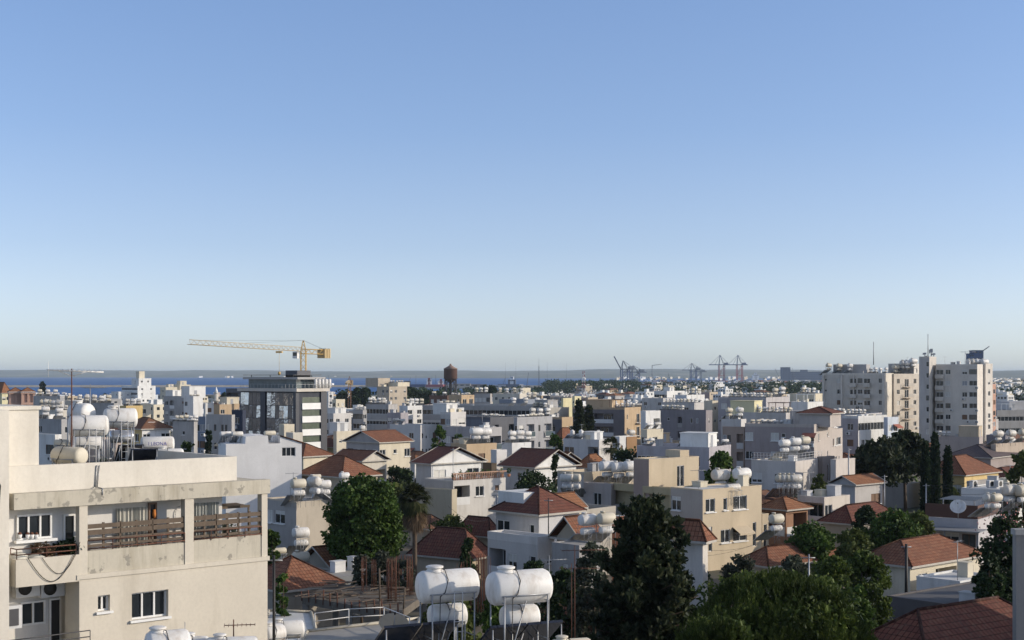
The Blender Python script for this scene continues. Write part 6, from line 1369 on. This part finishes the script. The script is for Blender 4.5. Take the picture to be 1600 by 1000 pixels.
def big_conifer(px, yt, D, rw, label):
    p = P(px, yt, D); zb = ground_z(p.x, p.y); r = rw/FP*D; H = p.z-zb; o = thing('conifer_tree', label, 'conifer', (p.x, p.y, zb)); g = random.Random(12); cl = []
    mb = MB(); mb.tube((0, 0, -.5), (.1, 0, H*.97), .3, .04, n=9)
    for i in range(210):
        q = (i+g.random())/210; z = H*(.18+.80*q); L = r*(1.02*(1-q)**.55+.06)*g.uniform(.55, 1.12)*(1.0+.18*math.sin(i*.37)); a = i*2.4+g.uniform(-.4, .4)
        up = .12+.5*q; e = Vector((L*math.cos(a), L*math.sin(a), z+L*up)); s_ = Vector((0, 0, z)); mb.tube(s_, e, .05*(1.2-q), .015, n=4)
        for k in range(6):
            f = .3+.7*k/5; c_ = s_.lerp(e, f); cl.append((c_.x+g.gauss(0, .14), c_.y+g.gauss(0, .14), c_.z+g.gauss(0, .12)+.1, .29*(1.25-.55*q)*(1.3-.6*f), .29*(1.25-.55*q)*(1.3-.6*f), .20))
    cl += [(g.gauss(0, .12), g.gauss(0, .12), H*(.9+.1*g.random()), .22, .22, .35) for _ in range(12)]
    V, Fq = leaves(cl, 44, .15, 31, aspect=2.0, up=.5, shell=.2); link('crown', npmesh('crown', V, Fq, LG['conifer']), o); mb.build('trunk', M_bark, o)
big_conifer(1010, 790, 66, 102, 'tall dark ragged conifer before the tan building')
tree(571, 746, 113, 'large leafy green tree right of the beige block', rw=66, n=190, per=150, leaf=.22, rc=.22, trunk=.22, H=None)
palm(648, 757, 108, 34, 'shaggy fan palm with brown skirt beside the leafy tree')
palm(955, 682, 218, 20, 'distant fan palm before white veranda block', skirt=False, nf=30)
tree(600, 858, 98, 'grey green olive under the leafy tree', rw=30, lm='olive', n=60, per=90, leaf=.16, trunk=.2); tree(566, 864, 99, 'smaller grey olive left of the rebar', rw=20, lm='olive', n=40, per=80, leaf=.16, trunk=.2); tree(630, 862, 96, 'grey olive behind the dense rebar', rw=20, lm='olive', n=40, per=80, leaf=.16, trunk=.2)
tree(703, 806, 140, 'yellow green bush behind the maroon roof', rw=34, lm='yellow', n=50, per=80, leaf=.2, trunk=.1); tree(672, 830, 132, 'green shrub beside the palm trunk', rw=16, lm='broad', n=30, per=60, leaf=.2, trunk=.1)
tree(731, 843, 100, 'dark pointed shrub before the maroon roof', 'conifer', rw=24, lm='dark', n=110, per=60, leaf=.16, trunk=.05, rc=.3)
tree(700, 925, 62, 'bright green shrub seen between the large tanks', rw=62, lm='yellow', n=90, per=110, leaf=.17, trunk=.1); tree(772, 920, 60, 'green shrub just behind the second large tank', rw=30, lm='broad', n=60, per=90, leaf=.17, trunk=.1)
tree(440, 888, 78, 'leafy little tree at the cream building corner', rw=15, lm='broad', n=40, per=70, leaf=.17, trunk=.15); tree(424, 826, 118, 'green tree beside the tall cream wall', rw=16, lm='broad', n=40, per=60, leaf=.25, trunk=.15)
tree(835, 872, 86, 'dark garden shrub beneath the terrace house', rw=34, lm='dark', n=60, per=80, leaf=.18, trunk=.1); tree(880, 885, 80, 'dark undergrowth tree left of the tall mast', rw=40, lm='dark', n=70, per=80, leaf=.18, trunk=.1)
tree(925, 838, 78, 'grey green tree left of the conifer', rw=36, lm='olive', n=80, per=90, leaf=.16, trunk=.12, dark=1)
tree(1158, 862, 92, 'grey shrub at the foot of tan wall', rw=34, lm='olive', n=60, per=80, leaf=.16, trunk=.1); tree(1240, 862, 82, 'round grey olive above the large pine', rw=36, lm='olive', n=80, per=100, leaf=.15, trunk=.1)
tree(1300, 862, 84, 'mid green tree right of the grey olive', rw=40, lm='pine', n=90, per=100, leaf=.17, trunk=.1); tree(1352, 858, 86, 'tall green tree beside the cream villa', rw=42, lm='pine', n=90, per=100, leaf=.17, trunk=.1); tree(1338, 905, 74, 'bright green bush above the dark tiled roof', rw=30, lm='broad', n=60, per=80, leaf=.16, trunk=.1); tree(1290, 905, 74, 'leafy dark bush behind the large pine', rw=36, lm='dark', n=60, per=80, leaf=.16, trunk=.1)
tree(1268, 818, 118, 'dark leafy tree under the red awning', rw=42, lm='broad', n=90, per=80, leaf=.24, trunk=.1); tree(1333, 824, 112, 'yellowish round tree between two tiled roofs', rw=30, lm='yellow', n=60, per=80, leaf=.22, trunk=.1); tree(1395, 800, 122, 'broad green tree before the garage house', rw=48, lm='broad', n=110, per=80, leaf=.24, trunk=.1); tree(1352, 792, 135, 'green tree left of the broad garden tree', rw=26, lm='dark', n=50, per=70, leaf=.25, trunk=.1); tree(1436, 796, 128, 'light green tree left of the steel canopy', rw=28, lm='yellow', n=60, per=70, leaf=.24, trunk=.1)
tree(1415, 670, 195, 'tall umbrella pine right of the pinkish house', 'pine', rw=34, lm='conifer', n=90, per=80, leaf=.4, trunk=.38, rc=.3); tree(1378, 684, 192, 'wide umbrella pine leaning over the garage house', 'pine', rw=44, lm='conifer', n=130, per=80, leaf=.4, trunk=.35, rc=.28)
cypress(1446, 690, 176, 7, 'left slim cypress of three'); cypress(1461, 676, 182, 8, 'tallest middle cypress of three'); cypress(1481, 699, 190, 7, 'right cypress in front of yellow house')
tree(1570, 796, 88, 'pink flowering tree beside the brick pier', rw=48, lm='dark', n=110, per=80, leaf=.2, trunk=.1); tree(1548, 862, 84, 'lower dark half of the flowering tree', rw=28, lm='dark', n=60, per=70, leaf=.2, trunk=.1)
V, Fq = leaves([(*[g.uniform(-1, 1)*1.6 for _ in range(2)], g.uniform(.5, 3.5), .5, .5, .5) for _ in range(16)], 6, .09, 5)
p = P(1572, 840, 86); o = thing('blossom_branches', 'sprays of pink blossom over the dark tree', 'blossom', (p.x, p.y, p.z-1.5)); link('blossom', npmesh('blossom', V, Fq, plain('pink_petals', (.45, .2, .2), .8)), o)
tree(1600, 700, 150, 'yellow green tree cut by the right edge', rw=26, lm='yellow', n=60, per=60, leaf=.3, trunk=.1); tree(1126, 702, 150, 'bright green tree behind the tan tower', rw=27, lm='broad', n=70, per=80, leaf=.3, trunk=.1)
tree(1278, 738, 158, 'thin leafy tree behind the white eave house', rw=18, lm='yellow', n=30, per=50, leaf=.25, trunk=.2); tree(868, 711, 175, 'narrow dark tree against white gable', 'conifer', rw=12, lm='dark', n=50, per=60, leaf=.22, trunk=.05, rc=.4)
tree(835, 738, 160, 'dark bushes before the maroon roof house', rw=42, lm='dark', n=60, per=60, leaf=.25, trunk=.1); tree(622, 728, 195, 'dark hedge tree left of the villa', rw=30, lm='dark', n=60, per=60, leaf=.3, trunk=.1); tree(590, 712, 205, 'slim dark cypress by the porch house', 'conifer', rw=5, lm='cypress', n=50, per=50, leaf=.3, trunk=.05, rc=.5)
tree(980, 700, 205, 'dark hedge right of the distant palm', rw=32, lm='dark', n=60, per=60, leaf=.3, trunk=.05); tree(905, 628, 318, 'tiered dark araucaria before grey brown block', 'conifer', rw=16, lm='conifer', n=120, per=50, leaf=.5, trunk=.15, rc=.22); tree(920, 634, 322, 'second tiered conifer beside the araucaria', 'conifer', rw=13, lm='conifer', n=100, per=50, leaf=.5, trunk=.15, rc=.24)
tree(688, 660, 245, 'green tree right of white three storey block', rw=12, lm='broad', n=40, per=50, leaf=.4, trunk=.1); tree(716, 677, 232, 'green hedge tree at grey annex', rw=16, lm='broad', n=40, per=50, leaf=.35, trunk=.1); tree(868, 676, 250, 'green tree right of the modern flats', rw=15, lm='broad', n=40, per=50, leaf=.35, trunk=.1)
tree(293, 685, 170, 'dark tree with red flowers by lettered tank', rw=14, lm='dark', n=40, per=50, leaf=.3, trunk=.1); tree(326, 676, 220, 'dark cypress below the grey white block', 'conifer', rw=8, lm='cypress', n=50, per=50, leaf=.35, trunk=.05, rc=.4); tree(67, 598, 1100, 'lone dark conifer on the seafront', 'conifer', rw=3.2, lm='cypress', n=60, per=30, leaf=1.6, trunk=.05, rc=.4)
for px, yt, rw, lab in ((640, 606, 22, 'dark grove tree left of water tower'), (674, 610, 22, 'broad dark tree at the foot of water tower'), (536, 612, 12, 'grey green seafront tree right of crane'), (558, 607, 14, 'taller seafront tree beside the rusty crane'), (572, 606, 10, 'third seafront tree by the brown tower'), (758, 602, 9, 'dark palm like tree right of the water tower'), (769, 603, 9, 'round dark tree in the harbour row'), (352, 614, 12, 'dark tree by the minaret')):
    tree(px, yt, 760, lab, rw=rw, lm='dark', n=60, per=50, leaf=1.0, trunk=.1)
p = P(1344, 822, 136); o = thing('flag', 'small blue and white striped flag hanging among the trees', 'flag', p); mb = MB(); mb.tube((0, 0, -3), (0, 0, 1.9), .025); mb.build('pole', M_galv, o)
mb = MB()
for i in range(6):
    x0, x1 = i*.09, i*.09+.09; y0, y1 = .05*math.sin(i*1.7), .05*math.sin((i+1)*1.7)
    for k in range(5): mb.poly([(x0, y0, .4+k*.28-x0*.3), (x1, y1, .4+k*.28-x1*.3), (x1, y1, .68+k*.28-x1*.3), (x0, y0, .68+k*.28-x0*.3)], k % 2)
mb.build('cloth', [plain('flag_blue', (.03, .09, .40), .8), M_white], o)
# unseen block, added so that its shadow falls on the gardens
Bd('tall grey block added outside the frame to shade the gardens', 1920, 2120, 2300, 733, 52, 42, LGREY, 'w.w', 'w.w', nf=5, maxlen=26)

# ------------------------------------------------------------------ filler town and gardens
LM = [(24, 'bell towers'), (115, 'thin roof mast'), (215, 'stepped hotel'), (338, 'minaret'), (440, 'glass tower'), (545, 'rusty crane'), (612, 'brown tower block'), (704, 'water tower'), (780, 'grey ship'), (842, 'lattice mast'), (912, 'telecom tower'), (985, 'raised boom crane'), (1083, 'blue port crane'), (1140, 'red port cranes'), (1250, 'blue silo'), (1340, 'broad tower'), (1445, 'mast tower'), (1510, 'ten storey tower'), (1590, 'office block')]
def where(px, D):
    n = min(LM, key=lambda q: abs(q[0]-px))[1]; return ('far back under ' if D > 900 else 'beneath ' if D > 550 else 'well below ' if D > 330 else 'in streets below ' if D > 200 else 'in gardens below ')+n
PEND = {}
def lab(o, text): PEND.setdefault(text, []).append(o)
g = random.Random(99)
def clear(x, y, r, D, px0, px1, yt, k=4.2):
    for fx, fy, fr, fD, fa, fb, fyt in FOOT:
        if math.hypot(x-fx, y-fy) < (r+fr)*.8: return False
        if fD > D-2 and px1 > fa and px0 < fb and yt < fyt+(k if fD > 170 else k*1.8)*FP/fD: return False
    for tx, ty, tr in TREES:
        if math.hypot(x-tx, y-ty) < (r+tr)*.75: return False
    return True
cols = [(WHITE, 'white'), (WHITE, 'white'), (OFF, 'pale'), (CREAM, 'cream'), (BEIGE, 'beige'), (GREY, 'grey'), (LGREY, 'silvery'), (TAN, 'tan'), (DGREY, 'dark'), (BLUEW, 'bluish'), (PINK, 'pinkish')]
nb_, tries = 0, 0; FAR = []
bands = [(1250, 1700, 30, 150), (900, 1250, 56, 400), (620, 900, 76, 500), (420, 620, 76, 600), (250, 420, 42, 600), (120, 250, 30, 700)]
for D0, D1, want, tr in bands:
    got = 0
    for _ in range(tr*3):
        if got >= want: break
        px = g.uniform(-10, 1610); D = g.uniform(D0, D1)
        if D > 1300 and px < 900: continue
        Lx = g.uniform(8, 13) if D > 200 else g.uniform(7, 11); st = g.choice((2, 3, 3, 4)) if D > 420 else g.choice((1, 2, 2)) if D > 200 else 1
        if D > 900: st = g.choice((2, 3, 3))
        H = st*3.1+.5; x = (px-800)/FP*D; zg = ground_z(x, D); yt = HY+(CZ-zg-H)*FP/D; wpx = Lx*.75/D*FP
        if px < 900 and D > 450 and yt < 616: continue
        col, cn = g.choice(cols); pit = g.random() < (.12 if D > 400 else .35 if D > 200 else .6); far_ = D > 620
        if not clear(x, D+Lx*.7, Lx*.75, D, px-wpx, px+wpx, yt-(1.2 if pit else 2.2)*FP/D): continue
        L_ = ''.join(g.choice('w.wbpqW' if not far_ else 'w.Wb') for _ in range(3)); R_ = ''.join(g.choice('w.wWqp' if not far_ else 'w.Wb') for _ in range(2))
        got += 1; nb_ += 1
        b = Bd('x', px-wpx, px+g.uniform(-.3, .5)*wpx, px+wpx, yt, D, g.uniform(38, 58), col, L_, R_, nf=min(st, 2 if far_ else 3), maxlen=20, pitch='hip' if pit else None, rh=1.7, tmat=g.choice((T_RED, T_DRK, T_BRN, T_ORG)), name='house', cat='house' if st < 3 else 'apartment block', near=False,
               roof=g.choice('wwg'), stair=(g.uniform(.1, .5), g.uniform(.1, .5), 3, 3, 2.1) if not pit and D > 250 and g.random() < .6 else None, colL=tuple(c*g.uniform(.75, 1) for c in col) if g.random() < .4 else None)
        lab(b['root'], '%s %s storey %s%s %s' % (cn, ['', 'one', 'two', 'three', 'four'][st], 'red roofed house' if pit else 'flat block', ' with stairbox' if (not pit and any(c.name.startswith('stair') for c in b['root'].children)) else '', where(px, D)))
        if not pit:
            k = g.randint(2, 5)
            for i in range(k):
                q = b['M'] @ Vector((b['U']*g.uniform(.15, .85), b['V']*g.uniform(.1, .9), 0)); FARTK.append((q.x, q.y, b['zr'], R(30)+g.uniform(-.1, .1), g.uniform(.85, 1.1), D))
# rooftop heaters of the filler town: the nearest ones are things, the rest one mass
FARTK.sort(key=lambda q: q[1]); room = max(0, 285-NTK[0]); nt_, rest = FARTK[:room], FARTK[room:]
for q in nt_:
    far_ = q[1] > 210; k = g.choice(('full', 'full', 'hot', 'big')); o = rig(k, q[:3], q[3], q[4], far_, 'x'); px = 800+q[0]/q[1]*FP
    lab(o, '%s roof tank %s' % ({'full': 'double white', 'hot': 'slim white', 'big': 'fat white'}[k], where(px, q[1])))
if rest:
    V, Fq = [], []; base = np.array([[x, y, z] for x in (-.75, .75) for y in (-.42, .42) for z in (0, 1)])
    mb = MB()
    for q in rest:
        c_, s_ = math.cos(q[3]), math.sin(q[3]); k = q[4]
        for zz, rr, L in ((1.9, .45, 1.5), (1.15, .27, 1.2)): mb.lathe((q[0]-c_*L/2*k, q[1]-s_*L/2*k, q[2]+zz*k), (c_, s_, 0), [(0, rr*.5), (.12, rr), ((L-.12)*k, rr), (L*k, rr*.5)], 6)
        mb.box(q[0]-.5, q[1]-.05, q[2], q[0]+.5, q[1]+.05, q[2]+1.1, 1)
    o = mb.build('distant_roof_tanks', [M_tank, M_galv]); tag(o, 'countless small white water tanks on the farthest roofs', 'water tanks', None, 'stuff')
# garden and street trees
NT = 0
for D0, D1, want in ((70, 130, 50), (130, 260, 66), (260, 450, 46), (450, 900, 40), (900, 1500, 26)):
    got = 0
    for _ in range(want*40):
        if got >= want: break
        px = g.uniform(-10, 1610); D = g.uniform(D0, D1)
        if D > 1250 and px < 880: continue
        x = (px-800)/FP*D; H = g.uniform(2.2, 4.5) if D < 130 else g.uniform(3, 7); r = H*g.uniform(.35, .5); zg = ground_z(x, D); yt = HY+(CZ-zg-H)*FP/D; wp = r/D*FP
        if not clear(x, D, r*.6, D, px-wp, px+wp, yt, 3.6 if D < 450 else 5): continue
        k = g.choice(('broad', 'dark', 'dark', 'yellow', 'olive', 'broad')); got += 1; NT += 1
        o = small_tree((x, D, zg), H, r, 'broad', 'x', 'garden_tree', 'garden trees between the houses', k, g.randint(1, 3), g.uniform(0, 6)); TREES.append((x, D, r*.8))
        lab(o, '%s %s tree %s' % ('low' if H < 3.5 else 'taller' if H > 5.5 else 'rounded', {'broad': 'green', 'dark': 'dark green', 'yellow': 'yellow green', 'olive': 'grey green'}[k], where(px, D)))
for text, obs in PEND.items():
    obs.sort(key=lambda o: o.location.x/o.location.y)
    for i, o in enumerate(obs):
        if len(obs) == 1: o['label'] = text
        else: o['label'] = '%s from left, %s' % (ORD[min(i, 15)], text); o['group'] = text
# far woods, port clutter
def wood(name, label, spots, leaf, lm, seed):
    g = random.Random(seed); cl = []
    for x0, x1, D0, D1, n, h in spots:
        for _ in range(n):
            D = g.uniform(D0, D1); px = g.uniform(x0, x1); x = (px-800)/FP*D; r = g.uniform(3, 6)
            if any(math.hypot(x-f[0], D-f[1]) < f[2] for f in FOOT): continue
            cl.append((x, D, h*g.uniform(.3, .8), r, r, h*.4))
    V, Fq = leaves(cl, 40, leaf, seed, shell=.5); o = link(name, npmesh(name, V, Fq, LG[lm])); tag(o, label, 'wood', None, 'stuff')
wood('distant_wood', 'dark belt of trees between town and port', [(850, 1000, 1500, 2300, 260, 13), (940, 1290, 1300, 2600, 290, 10), (1190, 1290, 1200, 1900, 150, 12), (620, 700, 900, 1200, 60, 10), (1550, 1640, 900, 3000, 220, 9), (400, 620, 1000, 1380, 60, 8), (700, 850, 1100, 1700, 90, 8)], 1.7, 'dark', 5)
wood('street_greenery', 'mixed shrubs and hedges filling the gaps between houses', [(0, 1600, 250, 900, 260, 3.5), (430, 1600, 95, 250, 200, 2.2)], .8, 'broad', 6)
mb = MB(); g = random.Random(8)
for _ in range(420):
    D = g.uniform(2500, 4400); px = g.uniform(940, 1300); x = (px-800)/FP*D
    if D > 2700 and px < 985: continue
    h = g.choice((2.5, 4, 6, 5)); L = g.uniform(6, 18); M = Matrix.Translation((x, D, 0)) @ Matrix.Rotation(.2, 4, 'Z'); mb.box(0, 0, 0, L, 8, h, g.randint(0, 3), M)
o = mb.build('port_clutter', [plain('container_blue', (.07, .12, .25), .6), plain('container_rust', (.3, .12, .08), .6), M_white, M_cg]); tag(o, 'rows of containers and sheds across the distant port', 'containers', None, 'stuff')
mb = MB()
for x0, x1, D0, D1, n in ((-20, 1620, 430, 700, 260), (-20, 1620, 700, 1250, 520), (1545, 1640, 800, 5200, 420), (860, 1300, 1200, 2500, 130), (300, 1100, 8900, 9600, 14), (960, 1300, 5200, 7800, 60)):
    for _ in range(n):
        D = D0*(D1/D0)**g.random(); px = g.uniform(x0, x1); x = (px-800)/FP*D; L = g.uniform(10, 20)*(1 if D < 6000 else 1.5); h = g.choice((4, 7, 10)) if D < 6000 else 5; z0 = 0 if D < 6000 else 6
        if D < 2600 and any(math.hypot(x-f[0], D-f[1]) < f[2]+12 for f in FOOT): continue
        if D < 1600:
            L = g.uniform(6, 13); h = g.choice((4, 7, 7, 10)); yy = HY+(CZ-h)*FP/D
            if px < 900 and yy < 616: continue
            if any(fa < px < fb and D < fD and yy < fyt+4.5*FP/fD for fx, fy, fr, fD, fa, fb, fyt in FOOT): continue
            Mx = Matrix.Translation((x, D, 0)) @ Matrix.Rotation(R(g.uniform(38, 55)), 4, 'Z'); m_ = g.choice((0, 0, 0, 1, 3)); mb.box(0, 0, 0, L, L*.8, h, m_, Mx); mb.box(L*.3, L*.2, h, L*.3+2.5, L*.2+2.5, h+2, 0, Mx)
            for f in range(int(h/3)):
                for i in range(3): mb.box(L*(.15+.28*i), -.05, h-2.2-3*f, L*(.15+.28*i)+1.3, -.01, h-1-3*f, 4, Mx); mb.box(-.05, L*(.1+.25*i), h-2.2-3*f, -.01, L*(.1+.25*i)+1.3, h-1-3*f, 4, Mx)
            continue
        mb.box(0, 0, 0, L, 10, h+z0, g.choice((0, 0, 1, 2)), Matrix.Translation((x, D, 0)) @ Matrix.Rotation(.8, 4, 'Z'))
o = mb.build('distant_suburb', [wall(WHITE), wall(CREAM), wall(BEIGE), wall(GREY), M_glass]); tag(o, 'scattered pale buildings fading along the far shore', 'buildings', None, 'stuff')
# ------------------------------------------------------------------ air
mb = MB(); mb.box(-21000, -60, -3, 24000, 23000, 92); hz = mb.build('haze', None); m = bpy.data.materials.new('haze'); m.use_nodes = True; n_ = m.node_tree; n_.nodes.clear()
oo = n_.nodes.new('ShaderNodeOutputMaterial'); vv = n_.nodes.new('ShaderNodeVolumePrincipled'); vv.inputs['Density'].default_value = 5.0e-5; vv.inputs['Color'].default_value = (.72, .86, 1, 1); vv.inputs['Anisotropy'].default_value = 0
n_.links.new(vv.outputs[0], oo.inputs['Volume']); hz.data.materials.clear(); hz.data.materials.append(m); tag(hz, 'thin bluish sea haze over town and bay', 'haze', None, 'stuff')
